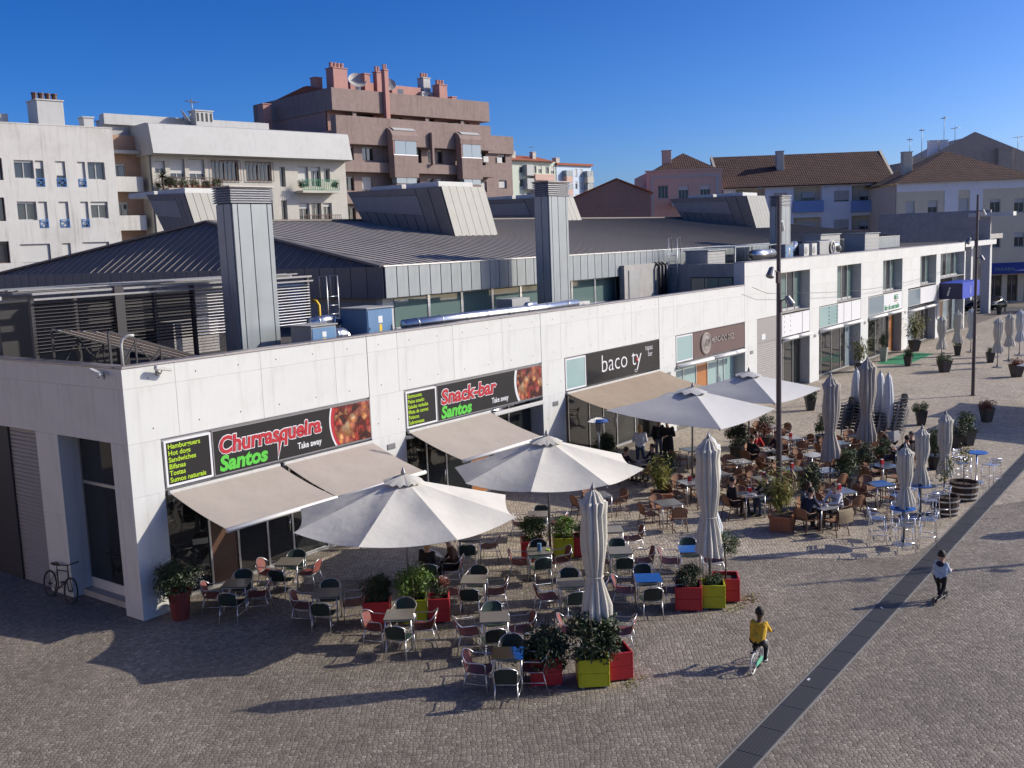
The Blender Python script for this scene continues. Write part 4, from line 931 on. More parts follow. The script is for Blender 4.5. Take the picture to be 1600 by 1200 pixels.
MB().prism([(-.35,15.98),(-1.0,16.05),(-.55,18.15),(-.1,18.25),(2.5,18.2),(2.5,15.98)],(-.25,17.05),'x').build('cornice','white_paint',A,fix=True)
MB().box(-2.2,2.6,16.3,11.3,3.0,19.0).build('attic_wall','white_paint',A); MB().box(-2.2,2.2,18.3,11.3,2.59,19.05).build('attic_band','white_paint',A)
stack(A,4.4,5.85,1.2,1.0,17.9,19.5,'white_paint',slots=True)
for (a, c, d, e, m) in ((.68,5.06,13.6,14.4,'wood_dark'),(12.0,15.6,13.55,14.4,'green_rail'),(12.0,15.6,10.8,11.6,'wood_dark')):
    MB().box(a,-1.0,d-.2,c,-.001,d,.01).build('balcony_slab','wall_cream',A); rail(A,a+.03,c-.03,-.97,d+.01,e,m,20)
for i in range(9): 
    s = MB(); s.lathe([(.12,0),(.16,.25)],8); s.build('flower_pot','terracotta',A,(.9+i*.45,-.8,13.6))
# --- brown-pink tower block
A = thing('brown_tower_block', 'tall stepped brown concrete apartment block with pink chimneys and two rounded bays', 'building', (54.37,49.87,0), YB)
r1 = [(1.13,2.45,17.2,18.5),(3.45,4.82,17.2,18.5),(9.98,10.9,17.15,18.5),(11.75,12.53,17.15,18.5),(12.96,13.75,17.15,18.5),(18.83,19.88,17.1,18.6),(21.78,22.91,17.5,18.4)]
r2 = [(1.14,2.31,14.3,15.65),(3.25,4.54,14.3,15.65),(9.63,10.55,14.4,15.65),(11.57,12.35,14.4,15.65),(12.78,13.58,14.4,15.65),(18.74,19.91,14.27,15.42),(21.73,22.96,14.7,15.6)]
r3 = [(h[0],h[1],h[2]-2.85,h[3]-2.85) for h in r2]
holes_wall(A, 0, 23.9, 0, 20.0, r1+r2+r3, 'wall_brown', y=.5, t=.3)
body(A, .01, 23.89, .81, 17, 0, 19.9, 'wall_brown_pink')
for i, h in enumerate(r1+r2+r3): window(A, h, y=.5, t=.3, blind=[.12,.1,0,.15,.1,.05,.3,.1,.9,.2,.1,.5,.6,.9][i % 14], frame_m='frame_dark', n=2)
MB().box(-.02,-.35,18.6,20.0,.499,21.2,.03).build('parapet_band','wall_brown',A); MB().box(20.001,.2,18.4,23.95,.499,20.3,.03).build('parapet_band','wall_brown',A)
MB().box(-.02,-.35,16.0,17.4,.499,16.95,.03).build('balcony_band','wall_brown',A); MB().box(-.02,-.35,13.0,17.4,.499,14.1,.03).build('balcony_band','wall_brown',A)
MB().box(17.5,-.4,15.8,20.2,.499,17.05,.03).build('balcony_band','wall_brown',A); MB().box(17.5,-.4,13.0,20.2,.499,14.2,.03).build('balcony_band','wall_brown',A)
MB().box(-.03,.5,16.0,-.001,17,19.0).build('side_band','wall_brown',A)
for (a, c) in ((6.0,9.05),(14.9,17.8)):
    bay_ = MB().box(a,-1.2,15.5,c,-.351,17.65,.02).build('bay','wall_brown',A)
    MB().prism([(-1.2,19.05),(-1.2,19.55),(-.95,20.0),(-.55,20.25),(-.351,20.3),(-.351,19.05)],(a-.1,c+.1),'x').build('hood','wall_brown',bay_,fix=True)
    MB().prism([(-.97,20.03),(-.57,20.28),(-.36,20.32),(-.36,20.38),(-.6,20.34),(-1.0,20.09)],(a+.3,c),'x').build('hood_flashing','white_paint',bay_,fix=True)
    MB().box(a,-1.15,17.651,a+.15,-.351,19.049).build('side_wall','wall_brown_pink',bay_)
    for k in range(2): MB().box(a+.2+k*(c-a-.3)/2,-1.15,17.7,a+.16+(k+1)*(c-a-.3)/2,-1.1,19.04).build('pane','pale_glass',bay_)
    MB().box(a,-1.19,17.651,c,-1.151,17.72).build('sill','alu',bay_)
    b2 = MB().box(a+.2,-1.1,12.5,c-.2,-.352,14.9,.02).build('bay','wall_brown',A)
    for k in range(2): MB().box(a+.25+k*(c-a-.5)/2,-1.12,14.95,a+.21+(k+1)*(c-a-.5)/2,-.4,16.0).build('pane','pale_glass',b2)
MB().box(11.3,-.75,16.9,11.6,-.36,20.1,.03).build('fin','wall_brown',A)
# set-back top floor and roof slab
hs = [(3.5,6.6,20.9,21.9),(8.2,10.2,20.8,21.8),(13.0,14.5,20.4,21.9),(15.5,19.5,20.8,21.8)]
holes_wall(A, 1.0, 21.0, 19.9, 22.4, hs, 'wall_brown_pink', y=2.4, t=.3); body(A,1.01,20.99,2.71,15,19.9,22.3,'wall_brown_pink')
for h in hs: window(A, h, y=2.4, t=.3, frame_m='frame_dark', n=3)
MB().box(.9,1.4,21.9,21.6,15.5,24.0,.03).build('roof_slab','wall_brown',A)
for x in (3.4,12.6,17.5): MB().box(x,1.6,19.95,x+.45,2.0,21.9).build('pillar','wall_brown',A)
for p in ((18.1,-.3),(20.5,.1)):
    MB().box(p[0],p[1]-.75,17.3,p[0]+.75,p[1]-.42,17.9,.02).build('cooling_unit','unit_white',A)
# roof: orange tiles, pink penthouse, chimneys
MB().prism([(2.5,24.0),(6.5,24.75),(12.5,24.0)],(1.3,11.5),'x').build('tile_roof','roof_orange',A,fix=True)
def up(s0,s1,z0,z1,d): k = 1+d/80.2; return (-56.9+(s0+56.9)*k, -56.9+(s1+56.9)*k, 8.8+(z0-8.8)*k, 8.8+(z1-8.8)*k)
for (s0,s1,z0,z1,d,m,np_) in [(.26,1.89,22.8,25.52,3,'wall_pink',4),(-1.79,-1.0,22.8,24.45,5,'wall_pink',0),(-2.69,-2.14,22.6,23.56,6,'wall_pink',0),(3.86,4.53,22.8,25.27,4,'wall_pink',0),(5.33,5.92,22.9,25.57,3.6,'wall_pink',2),(6.28,6.79,21.0,25.84,1.0,'wall_pink',2),(13.28,14.36,22.7,25.0,4,'wall_pink',3),(14.96,15.6,22.7,23.9,4,'wall_pink',0),(11.19,12.12,24.0,25.5,5.5,'white_paint',3)]:
    a, c, e, f = up(s0,s1,z0,z1,d); stack(A,a,c,d,min(1.2,c-a),e-.3,f,m,npots=np_,potm='wall_pink')
for (s0,s1,z0,z1,d,m) in [(10.93,13.15,22.8,24.18,5,'white_paint'),(7.12,10.85,22.8,24.5,5.5,'wall_pink'),(2.15,5.14,22.8,24.5,6.5,'wall_pink')]:
    a, c, e, f = up(s0,s1,z0,z1,d); p = MB().box(a,d,e-.4,c,d+4,f,.02).build('penthouse',m,A); MB().box(a+(c-a)*.2,d-.02,f-1.15,a+(c-a)*.2+.7,d-.001,f-.35).build('window','window_glass',p)
stack(A,-1.0,-.05,10.5,1.0,19,23.4,'wall_pink',cap=True)
Bm = A.matrix_basis if False else Matrix.Rotation(YB,4,'Z'); Bo = Vector((54.37,49.87,0))
def wp(x,y,z): return tuple(Bo+Bm@Vector((x,y,z)))
dish('largest satellite dish between pink chimneys on the brown tower', wp(6.4,4.6,24.6), .95, YB+R(-25)); dish('satellite dish right of the twin pink chimneys on the brown tower', wp(10.6,5.0,24.6), .85, YB+R(-25)); dish('small dark satellite dish behind the pink penthouse', wp(12.2,6.5,24.9), .45, YB+R(-20))
dish('satellite dish on the white block beside the slotted chimney', (34.2,44.6,18.3), .55, YB+R(60)); antenna('thin antenna over the white block by slotted chimney', (35.2,44.9,18.9), 1.6, .4)
# --- distant flats
A = thing('distant_flats', 'distant flats with orange roof and pale green walls beyond the brown tower', 'building', (133.79,87.7,0), YB)
hs = []
for z in (21.0,18.6,16.2,13.8):
    for x in (.4,2.2,3.9,5.3,7.2,8.6): hs.append((x,x+.9,z,z+1.3))
holes_wall(A,-3,9.9,0,23.2,hs,'wall_green',t=.2); body(A,-2.99,9.89,.21,12,0,23.1,'wall_green')
for i, h in enumerate(hs): window(A,h,blind=[.2,.9,0,.4,.1,.6,0][i % 7],n=2)
for z in (20.3,17.9,15.5): MB().box(3.4,-1.0,z-.6,8.6,-.001,z+.5,.02).build('balcony','wall_salmon',A); 
for z in (20.5,18.1): MB().box(1.4,-.9,z,3.2,-.002,z+1.9,.02).build('glazed_balcony','white_paint',A)
MB().prism([(-.8,23.11),(5,24.6),(12,23.11)],(-3.2,9.3),'x').build('roof','roof_orange',A,fix=True)
for x in (.3,5.6): stack(A,x,x+.9,1.6,.8,23.2,24.9,'wall_cream')
A = thing('distant_flats', 'distant pale blue flats with glazed balconies beside the orange roofed flats', 'building', (133.79+9.9,87.7-1.4,0), YB)
hs = []
for z in (20.6,18.3,15.9):
    for x in (5.2,6.7): hs.append((x,x+.7,z,z+1.4))
holes_wall(A,0.1,9.9,0,22.6,hs,'wall_skyblue',t=.2); body(A,.11,9.89,.21,11,0,22.5,'wall_skyblue')
for i, h in enumerate(hs): window(A,h,blind=[.9,.9,.3,.9,.2,.2][i],n=1)
for z in (20.3,17.9,15.5):
    for x in (1.8,7.7):
        g = MB().box(x,-1.0,z-.9,x+1.8,-.001,z+.25,.02).build('balcony','wall_salmon' if x < 5 else 'wall_cream',A); MB().box(x+.03,-.95,z+.251,x+1.77,-.05,z+1.35).build('glazing','pale_glass',g); 
        for k in range(5): MB().box(x+.03+k*.42,-.99,z+.251,x+.09+k*.42,-.951,z+1.35).build('mullion','white_paint',g)
MB().box(-.1,-.4,22.61,10.1,11,23.0,.02).build('roof','roof_orange',A); stack(A,1.2,2.2,1,1,23.0,24.0,'wall_cream')
for i,(x,z) in enumerate(((1.0,24.9),(6.9,24.6))): 
    q = Vector((133.79,87.7,0))+Matrix.Rotation(YB,4,'Z')@Vector((x,3,z)); antenna('thin antenna above %s chimney of the distant orange roofed flats' % ('first' if i == 0 else 'second'), tuple(q), 1.6)
# --- low brown gabled shed
YU = R(-52.6)
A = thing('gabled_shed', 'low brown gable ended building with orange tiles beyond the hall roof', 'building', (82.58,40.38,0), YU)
MB().prism([(-2.5,0),(7.2,0),(7.2,13.6),(3.45,15.2),(-2.5,12.9)],(0,.3),'y').build('gable_wall','wall_shed_brown',A,fix=True); body(A,-2.45,7.1,.31,9,0,13.0,'wall_shed_brown')
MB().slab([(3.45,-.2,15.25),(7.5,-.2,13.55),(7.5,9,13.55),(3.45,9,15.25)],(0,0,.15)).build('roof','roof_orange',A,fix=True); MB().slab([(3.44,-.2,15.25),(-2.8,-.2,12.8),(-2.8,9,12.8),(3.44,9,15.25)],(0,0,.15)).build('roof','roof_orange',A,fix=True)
MB().box(-2.5,-.04,12.0,7.2,-.001,12.08).build('string_course','wall_brown_pink',A)
# --- salmon house
A = thing('salmon_house', 'salmon pink house with white corner strips and low tiled gable roof', 'house', (92.09,38.08,0), YU)
hs = [(1.36,2.54,13.2,14.7),(3.75,4.93,12.9,14.6),(6.29,7.48,13.1,14.6),(1.36,2.54,9.4,11),(3.75,4.93,9.2,10.9)]
holes_wall(A,0,8.85,0,16.3,hs,'wall_salmon',t=.2); body(A,.01,8.84,.21,11,0,16.2,'wall_salmon')
for i, h in enumerate(hs): window(A,h,blind=[.0,.3,.35,.3,.9][i],n=3,sill=True)
for x in (.55,8.1): MB().box(x,-.04,0,x+.32,-.001,15.55).build('corner_strip','white_paint',A)
MB().box(.55,-.05,15.551,8.42,-.001,15.75).build('cornice_line','white_paint',A); MB().box(-.1,-.12,16.31,8.95,.3,16.45).build('coping','wall_salmon',A)
rf = MB(); rf.add([(.9,.6,16.4),(8.6,.6,16.4),(5.0,3.8,18.6)],[(0,1,2)]); rf.add([(8.6,.6,16.4),(8.6,11,16.4),(5.0,8,18.6),(5.0,3.8,18.6)],[(0,1,2,3)]); rf.add([(.9,11,16.4),(.9,.6,16.4),(5.0,3.8,18.6),(5.0,8,18.6)],[(0,1,2,3)]); rf.build('roof','tiles_brown',A)
stack(A,2.3,3.3,2.0,.9,16.3,18.8,'wall_salmon'); MB().box(2.8,-1.0,12.2,5.0,-.001,12.9,.02).build('balcony','white_paint',A)
# --- long tiled house
A = thing('long_tiled_house', 'long house in shade with steep dark tiled roof and pale blue balconies', 'house', (99.38,31.82,0), YU)
rec = [(8.37,11.73,11.0,14.0),(15.29,18.59,10.8,13.95),(8.37,11.73,7.4,10.4),(15.29,18.59,7.4,10.4),(1.5,5,11,14)]
wn = [(13.17,15.0,12.1,13.4),(13.17,15.0,8.8,10.0),(6,7.6,12.1,13.4)]
holes_wall(A,0,20.2,0,14.15,rec+wn,'wall_bluewhite',t=.9); body(A,.01,20.19,.91,9,0,14.1,'wall_yellow')
for h in wn: window(A,h,t=.2,blind=.85,n=1,bl='wall_cream')
for i, h in enumerate(rec):
    window(A,(h[0]+1.2,h[1]-.6,h[2]+.2,h[3]-.6),y=.6,t=.28,blind=.3,n=2)
    MB().box(h[0]-.1,-.45,h[2]+.0,h[1]+.1,-.001,h[2]+1.35,.02).build('balcony','blue_panel' if i < 2 else 'wall_salmon',A)
rf = MB(); rf.slab([(-.2,-.5,14.1),(20.3,-.5,14.1),(20.3,5.2,18.1),(-.2,5.2,18.1)],(0,0,.14)); rf.build('roof','tiles_dark',A,fix=True); MB().slab([(-.2,5.21,18.1),(20.3,5.21,18.1),(20.3,10,14.6),(-.2,10,14.6)],(0,0,.14)).build('roof','tiles_dark',A,fix=True)
MB().prism([(-.55,14.1),(5.2,18.35),(5.2,17.8),(-.3,13.7)],(20.31,20.6),'x').build('verge','wall_yellow',A,fix=True); MB().prism([(-.55,14.1),(5.2,18.35),(5.2,17.8),(-.3,13.7)],(-.5,-.21),'x').build('verge','wall_cream',A,fix=True)
MB().prism([(0,13.9),(9,13.9),(5.2,17.9)],(20.0,20.2),'x').build('gable','wall_yellow',A,fix=True)
stack(A,7.0,7.85,2.3,.8,15.8,18.4,'wall_cream')
for x in (4,12,16.9): MB().box(x,-.62,13.9,x+.5,-.51,14.09).build('gutter_bracket','white_paint',A)
# --- yellow and white corner house with hipped roof
A = thing('hipped_corner_house', 'yellow and white corner house in shade with hipped tiled roof and blue shop awning', 'house', (103.65,12.71,0), YU)
hs = [(.73,1.75,10.3,11.68),(3.22,4.31,10.3,11.65),(6.63,7.73,10.2,11.73),(10.12,11.3,10.0,11.5),(12.82,13.93,10.0,11.5),(10.37,11.41,6.2,7.8),(12.94,14.06,6.2,7.8),(6.7,7.8,6.2,7.8),(15.3,16.4,10,11.5),(15.3,16.4,6.2,7.8)]
shop = [(10.2,11.7,.1,3.1),(12.3,13.5,.1,3.1),(14.2,15.8,.1,3.1)]
holes_wall(A,-.3,20,0,13.6,hs+shop,'wall_yellow',t=.25); body(A,-.29,19.99,.26,12,0,13.5,'wall_yellow')
for i, h in enumerate(hs): window(A,h,t=.25,blind=[.95,.55,.95,.2,.3,.35,.35,.5,.2,.2][i],n=2,sill=True)
for h in shop: window(A,h,t=.25,n=2,glass_m='shop_glass',frame_m='grey_metal')
for (a,c,d,e) in ((-.3,20.02,12.68,13.61),(5.05,9.3,8.6,12.679)): MB().box(a,-.05,d,c,-.001,e).build('white_band','wall_bluewhite',A) if d > 12 else [MB().box(a,-.05,d,6.55,-.001,e).build('white_band','wall_bluewhite',A), MB().box(7.85,-.05,d,c,-.001,e).build('white_band','wall_bluewhite',A)]
MB().slab([(9.3,-.02,4.4),(20,-.02,4.4),(20,-1.1,3.5),(9.3,-1.1,3.5)],(0,-.0,.05)).build('awning','shop_blue',A,fix=True); MB().box(9.3,-1.12,3.25,20,-1.09,3.5).build('awning_valance','shop_blue',A)
text('PADARIA', .5, 'pale_glass', A, (10.4,-1.0,3.62), sx=1.1)
rf = MB(); rf.add([(-.8,-.5,13.62),(15.8,-.5,13.62),(7.4,5.2,17.3)],[(0,1,2)]); rf.add([(15.8,-.5,13.62),(15.8,12,13.62),(7.4,7.0,17.3),(7.4,5.2,17.3)],[(0,1,2,3)]); rf.add([(-.8,12,13.62),(-.8,-.5,13.62),(7.4,5.2,17.3),(7.4,7,17.3)],[(0,1,2,3)]); rf.build('roof','tiles_dark',A)
stack(A,1.6,2.6,3.0,.9,13.6,17.2,'wall_yellow')
# --- grey gable behind
A = thing('grey_gabled_block', 'tall weathered grey brown gable wall behind the hipped house', 'building', (120.58,15.03,0), YU)
MB().prism([(-2,0),(22,0),(22,14.6),(17.7,15.5),(6.65,20.23),(.9,17.45),(-2,17.3)],(0,.4),'y').build('gable_wall','wall_greyblock',A,fix=True); MB().prism([(-1.9,0),(21.9,0),(21.9,14.3),(6.65,19.8),(.9,17.0),(-1.9,16.9)],(.41,12),'y').build('body','wall_greyblock',A,fix=True)
stack(A,9.3,11.1,-.7,.7,13,18.0,'wall_greyblock'); stack(A,1.4,2.4,1,.8,17,19.4,'wall_bluewhite'); stack(A,2.7,3.7,1,.8,17.5,19.4,'wall_bluewhite')
for i,(s_,z,h_) in enumerate(((-.7,17,3.0),(.8,17.5,3.6),(3.6,18.5,4.0),(5.0,19.2,2.0),(13.0,17.2,2.6),(14.4,16.6,1.6))):
    q = Vector((120.58,15.03,0))+Matrix.Rotation(YU,4,'Z')@Vector((s_,2,z)); antenna(['antenna above chimney of hipped house','antenna just left of the two pale chimneys','tallest antenna mast behind the hipped house','antenna close left of the grey gable peak','taller antenna right of the grey gable peak','lowest antenna right of the grey gable peak'][i]+' on grey block', tuple(q), h_, .3*i)
# --- concrete portal at the far end of the market building
A = thing('concrete_portal', 'grey raised concrete wall carried on columns at far end of market building', 'portal', (0,0,0))
MB().box(95.9,1.6,7.2,96.3,12.5,10.2,.02).build('wall','concrete_grey',A); MB().box(95.6,-.5,9.55,97,3.6,9.95).build('roof_slab','concrete',A) 
MB().box(XEND+.3,1.0,6.85,95.89,1.5,7.3).build('beam','concrete',A)
for x, y in ((95.4,1.45),(101.6,4.6)): MB().box(x,y,0,x+.8,y+.8,7.19,.02).build('column','concrete',A)
MB().box(96.31,2.3,7.3,105,2.7,7.8).build('beam','concrete_grey',A)
# ------------------------------------------------------------------ added unseen block left of frame; its sunlit front warms the end wall's shade
A = thing('added_bounce_block', 'unseen apartment block added out of frame on the left for bounce light', 'building', (-35,-12,0), R(90))
hs = [(x,x+1.4,z,z+1.4) for x in [3+4.6*k for k in range(16)] for z in (4.5,7.6,10.7,13.8)]
holes_wall(A,0,78,0,17,hs,'bounce_ochre',t=.2)
for h in hs: MB().box(h[0],.15,h[2],h[1],.2,h[3]).build('window','blind',A)
body(A,.01,77.9,.21,8,0,16.9,'wall_cream')
# ------------------------------------------------------------------ foliage
def leaf_cloud(b, c, rad, n, size, rng, flat=.9, shape=None):
    """n small pointed leaves scattered through an ellipsoid volume"""
    for _ in range(n):
        while True:
            p = Vector((rng.uniform(-1,1), rng.uniform(-1,1), rng.uniform(-1,1)))
            if .12 < p.length < 1 and rng.random() < p.length**1.1: break
        pos = Vector((c[0]+p.x*rad[0], c[1]+p.y*rad[1], c[2]+p.z*rad[2]))
        d = (p.normalized()*flat+Vector((rng.uniform(-1,1), rng.uniform(-1,1), rng.uniform(-.6,.9)))).normalized()
        a = d.orthogonal().normalized(); a = Matrix.Rotation(rng.uniform(0,6.28),3,d)@a; w_ = d.cross(a)
        L = size*rng.uniform(.6,1.4); W = L*rng.uniform(.28,.42)
        b.add([pos-a*L*.5, pos+w_*W*.5+d*W*.12, pos+a*L*.5, pos-w_*W*.5+d*W*.12], [(0,1,2),(0,2,3)])
def clumps(b, c, rad, nc, nl, size, rng, spread=.42):
    for _ in range(nc):
        while True:
            p = Vector((rng.uniform(-1,1), rng.uniform(-1,1), rng.uniform(-.8,1)))
            if p.length < 1: break
        k = rng.uniform(.6,1.25)*spread
        leaf_cloud(b, (c[0]+p.x*rad[0]*.8, c[1]+p.y*rad[1]*.8, c[2]+p.z*rad[2]*.8), (rad[0]*k, rad[1]*k, rad[2]*k), nl, size, rng)
def crown_mesh(name, m, seed, rad, nc, nl, size, c=(0,0,0)):
    rng = random.Random(seed); b = MB(); clumps(b, c, rad, nc, nl, size, rng); return b.mesh(name, m)
def bamboo_mesh(seed, h, w_, n, m='leaf_bamboo'):
    rng = random.Random(seed); b = MB()
    for _ in range(n):
        x, y = rng.gauss(0,w_*.25), rng.gauss(0,w_*.25); tx, ty = x+rng.gauss(0,w_*.55), y+rng.gauss(0,w_*.55); hh = h*rng.uniform(.55,1)
        for k in range(14):
            t = rng.uniform(.25,1); p = Vector((x+(tx-x)*t*t, y+(ty-y)*t*t, hh*t)); d = Vector((rng.uniform(-1,1),rng.uniform(-1,1),rng.uniform(-.7,.3))).normalized(); L = rng.uniform(.1,.22); s_ = d.cross(Vector((0,0,1))).normalized()*L*.1
            b.add([p, p+d*L*.5+s_, p+d*L, p+d*L*.5-s_], [(0,1,2),(0,2,3)])
    return b.mesh('foliage', m)
def stems(b, rng, n, h, w_, r=.01):
    for _ in range(n):
        x, y = rng.gauss(0,w_*.2), rng.gauss(0,w_*.2); b.tube([(x,y,0),(x*1.3+rng.gauss(0,.03),y*1.3,h*.5),(x+rng.gauss(0,w_*.4),y+rng.gauss(0,w_*.4),h)], [r,r*.8,r*.4], 5)
CR = {}
for k in range(4):
    CR['dark', k] = crown_mesh('foliage', 'leaf_dark', 10+k, (.42,.42,.38), 30, 62, .072)
    CR['mid', k] = crown_mesh('foliage', 'leaf', 20+k, (.42,.42,.38), 30, 60, .066)
    CR['bright', k] = crown_mesh('foliage', 'leaf_bright', 30+k, (.42,.42,.38), 28, 56, .064)
    CR['bamboo', k] = bamboo_mesh(40+k, 1.15, .45, 60)
    CR['redbush', k] = crown_mesh('foliage', ['leaf','leaf_red','leaf_dark'][k % 3], 50+k, (.38,.38,.34), 22, 46, .07)
ST = []
for k in range(3): b = MB(); stems(b, random.Random(70+k), 7, .6, .4); ST.append(b.mesh('stem', 'bark'))
_fl = MB(); _rg = random.Random(5); leaf_cloud(_fl, (0,0,0), (.34,.34,.2), 150, .045, _rg); FLW = _fl.mesh('blossom', 'blossom')
def put_foliage(parent, kind, loc, sc=1., rz=None, k=None, sz=None):
    k = random.randrange(4) if k is None else k
    o = obj('foliage', CR[kind, k], parent, loc, random.uniform(0,6.28) if rz is None else rz); o.scale = (sc, sc, sz or sc); return o
# ---- square wooden planters in clusters
def planter(x, y, rz, m, label, w_=.62, h_=.6, plant=None, psc=1., kind='mid', pz=.3, group='red and yellow square planters'):
    T = thing('square_planter', label, 'planter', (x,y,0), rz, group); h2 = w_/2
    for i, (a, c, d, e) in enumerate(((-h2,-h2,h2,-h2+.035),(-h2,h2-.035,h2,h2),(-h2,-h2+.036,-h2+.035,h2-.036),(h2-.035,-h2+.036,h2,h2-.036))):
        for j in range(2): MB().box(a,c,.035+j*(h_-.035)/2+.003,d,e,.035+(j+1)*(h_-.035)/2-.003,.006).build('board', m, T)
    MB().box(-h2+.037,-h2+.037,.05,h2-.037,h2-.037,h_-.09).build('soil', 'soil', T)
    for sx in (-1,1):
        for sy in (-1,1): MB().box(sx*(h2-.08)-.03,sy*(h2-.08)-.03,0,sx*(h2-.08)+.03,sy*(h2-.08)+.03,.034).build('foot','unit_white',T)
    if plant:
        P = thing('shrub', plant, 'shrub', (x,y,h_-.09), rz, 'shrubs in the square planters')
        put_foliage(P, kind, (0,0,pz), psc); put_foliage(P, kind, (.12,-.1,pz+.1), psc*.7); obj('stem', ST[random.randrange(3)], P).scale = (1,1,psc)
    return T
QA = R(40)
planter(2.95,-11.05,QA,'planter_lime','yellow planter before the tall closed parasol nearest the camera',plant='large oleander bush in the yellow planter nearest the camera',psc=1.5,kind='dark',pz=.45)
planter(3.45,-11.25,QA+.15,'planter_red','red planter with bare soil nearest the camera')
planter(2.5,-10.22,QA,'planter_red','red planter in shade under the dark bush nearest the camera',plant='dark rounded bush in shade beside the oleander nearest camera',psc=1.45,kind='dark',pz=.12)
planter(8.05,-11.2,R(30),'planter_lime','yellow planter with trailing plant below the twin closed parasols',w_=.55,plant='trailing plant spilling over yellow planter below twin parasols',psc=.6,kind='mid',pz=.05)
planter(7.65,-10.75,R(30),'planter_red','red planter with dark bush below the twin closed parasols',plant='dark bush in red planter below the twin closed parasols',psc=.8,kind='dark',pz=.25)
planter(8.65,-11.25,R(30),'planter_red','red planter with small round tree below twin closed parasols')
P = thing('topiary_tree','small round headed tree in red planter below twin closed parasols','tree',(8.65,-11.25,.5)); MB().tube([(0,0,0),(.02,0,.4),(0,.02,.65)],[.02,.016,.012],6).build('trunk','bark',P); put_foliage(P,'mid',(0,0,.9),.85)
planter(3.0,-5.0,QA,'planter_red','red planter at shaded side of the first open parasol pole',plant='dark bush by the first open parasol pole',psc=.95,kind='dark')
planter(3.9,-6.15,QA,'planter_red','red planter catching sun beside the first open parasol pole',w_=.5,plant='reddish bush beside the first open parasol pole',psc=.75,kind='redbush')
planter(3.55,-5.7,QA,'planter_lime','yellow planter at foot of the first open parasol',w_=.55,plant='bright green bush at foot of the first open parasol',psc=1.25,kind='bright',pz=.42)
planter(8.75,-5.35,QA,'planter_red','red planter at foot of the second open parasol',plant='green bush at foot of the second open parasol',psc=1.05,kind='mid',pz=.35)
planter(9.4,-5.95,QA,'planter_lime','yellow planter at foot of the second open parasol',w_=.55,plant='bright bush at foot of the second open parasol',psc=.95,kind='bright',pz=.35)
planter(9.75,-6.35,QA,'planter_red','red planter at sunny end of the second parasol cluster',w_=.5,plant='red flowering bush at sunny end of second parasol cluster',psc=.7,kind='redbush',pz=.25)
# ---- terracotta troughs with bamboo
def trough(x, y, rz, label, plab, psc=1.0):
    T = thing('terracotta_trough', label, 'planter', (x,y,0), rz, 'terracotta planters on the terrace')
    MB().prism([(-.30,0),(.30,0),(.36,.42),(-.36,.42)],(-.3,.3),'y').build('pot','terracotta',T,fix=True); MB().box(-.39,-.33,.421,.39,.33,.5,.015).build('rim','terracotta',T); MB().box(-.33,-.27,.501,.33,.27,.505).build('soil','soil',T)
    P = thing('bamboo_plant', plab, 'plant', (x,y,.5), rz); put_foliage(P,'bamboo',(0,0,0),psc); b = MB(); stems(b, random.Random(int(x*10)), 9, .9*psc, .45, .009); b.build('stem','leaf_bamboo',P)
trough(15.46,-5.75,R(35),'terracotta trough with yellowish bamboo near the patio heater','yellowish bamboo in terracotta trough left of the cane chairs',1.1)
trough(14.82,-10.15,R(10),'terracotta trough with bamboo at foot of the near lamp post','yellow green bamboo growing at foot of the near lamp post',1.35)
# ---- tapered black pots
def pot(x, y, label, plab, kind='redbush', psc=.9, h_=.62, r=.3, m='pot_black', pz=.2, sz=None):
    T = thing('tapered_pot', label, 'pot', (x,y,0), random.uniform(0,1), 'tapered pots on the square')
    q = r*.62; MB().add([(-q,-q,0),(q,-q,0),(q,q,0),(-q,q,0),(-r,-r,h_),(r,-r,h_),(r,r,h_),(-r,r,h_),(-r*.86,-r*.86,h_),(r*.86,-r*.86,h_),(r*.86,r*.86,h_),(-r*.86,r*.86,h_),(-r*.8,-r*.8,h_-.08),(r*.8,-r*.8,h_-.08),(r*.8,r*.8,h_-.08),(-r*.8,r*.8,h_-.08)],[(0,3,2,1),(0,1,5,4),(1,2,6,5),(2,3,7,6),(3,0,4,7),(4,5,9,8),(5,6,10,9),(6,7,11,10),(7,4,8,11),(8,9,13,12),(9,10,14,13),(10,11,15,14),(11,8,12,15)]).build('pot',m,T)
    MB().box(-r*.79,-r*.79,h_-.12,r*.79,r*.79,h_-.079).build('soil','soil',T)
    if kind:
        P = thing('potted_shrub', plab, 'shrub', (x,y,h_-.08), 0, 'shrubs in tapered pots'); put_foliage(P,kind,(0,0,pz),psc,sz=sz); obj('stem',ST[0],P).scale=(.8,.8,.6)
    return T
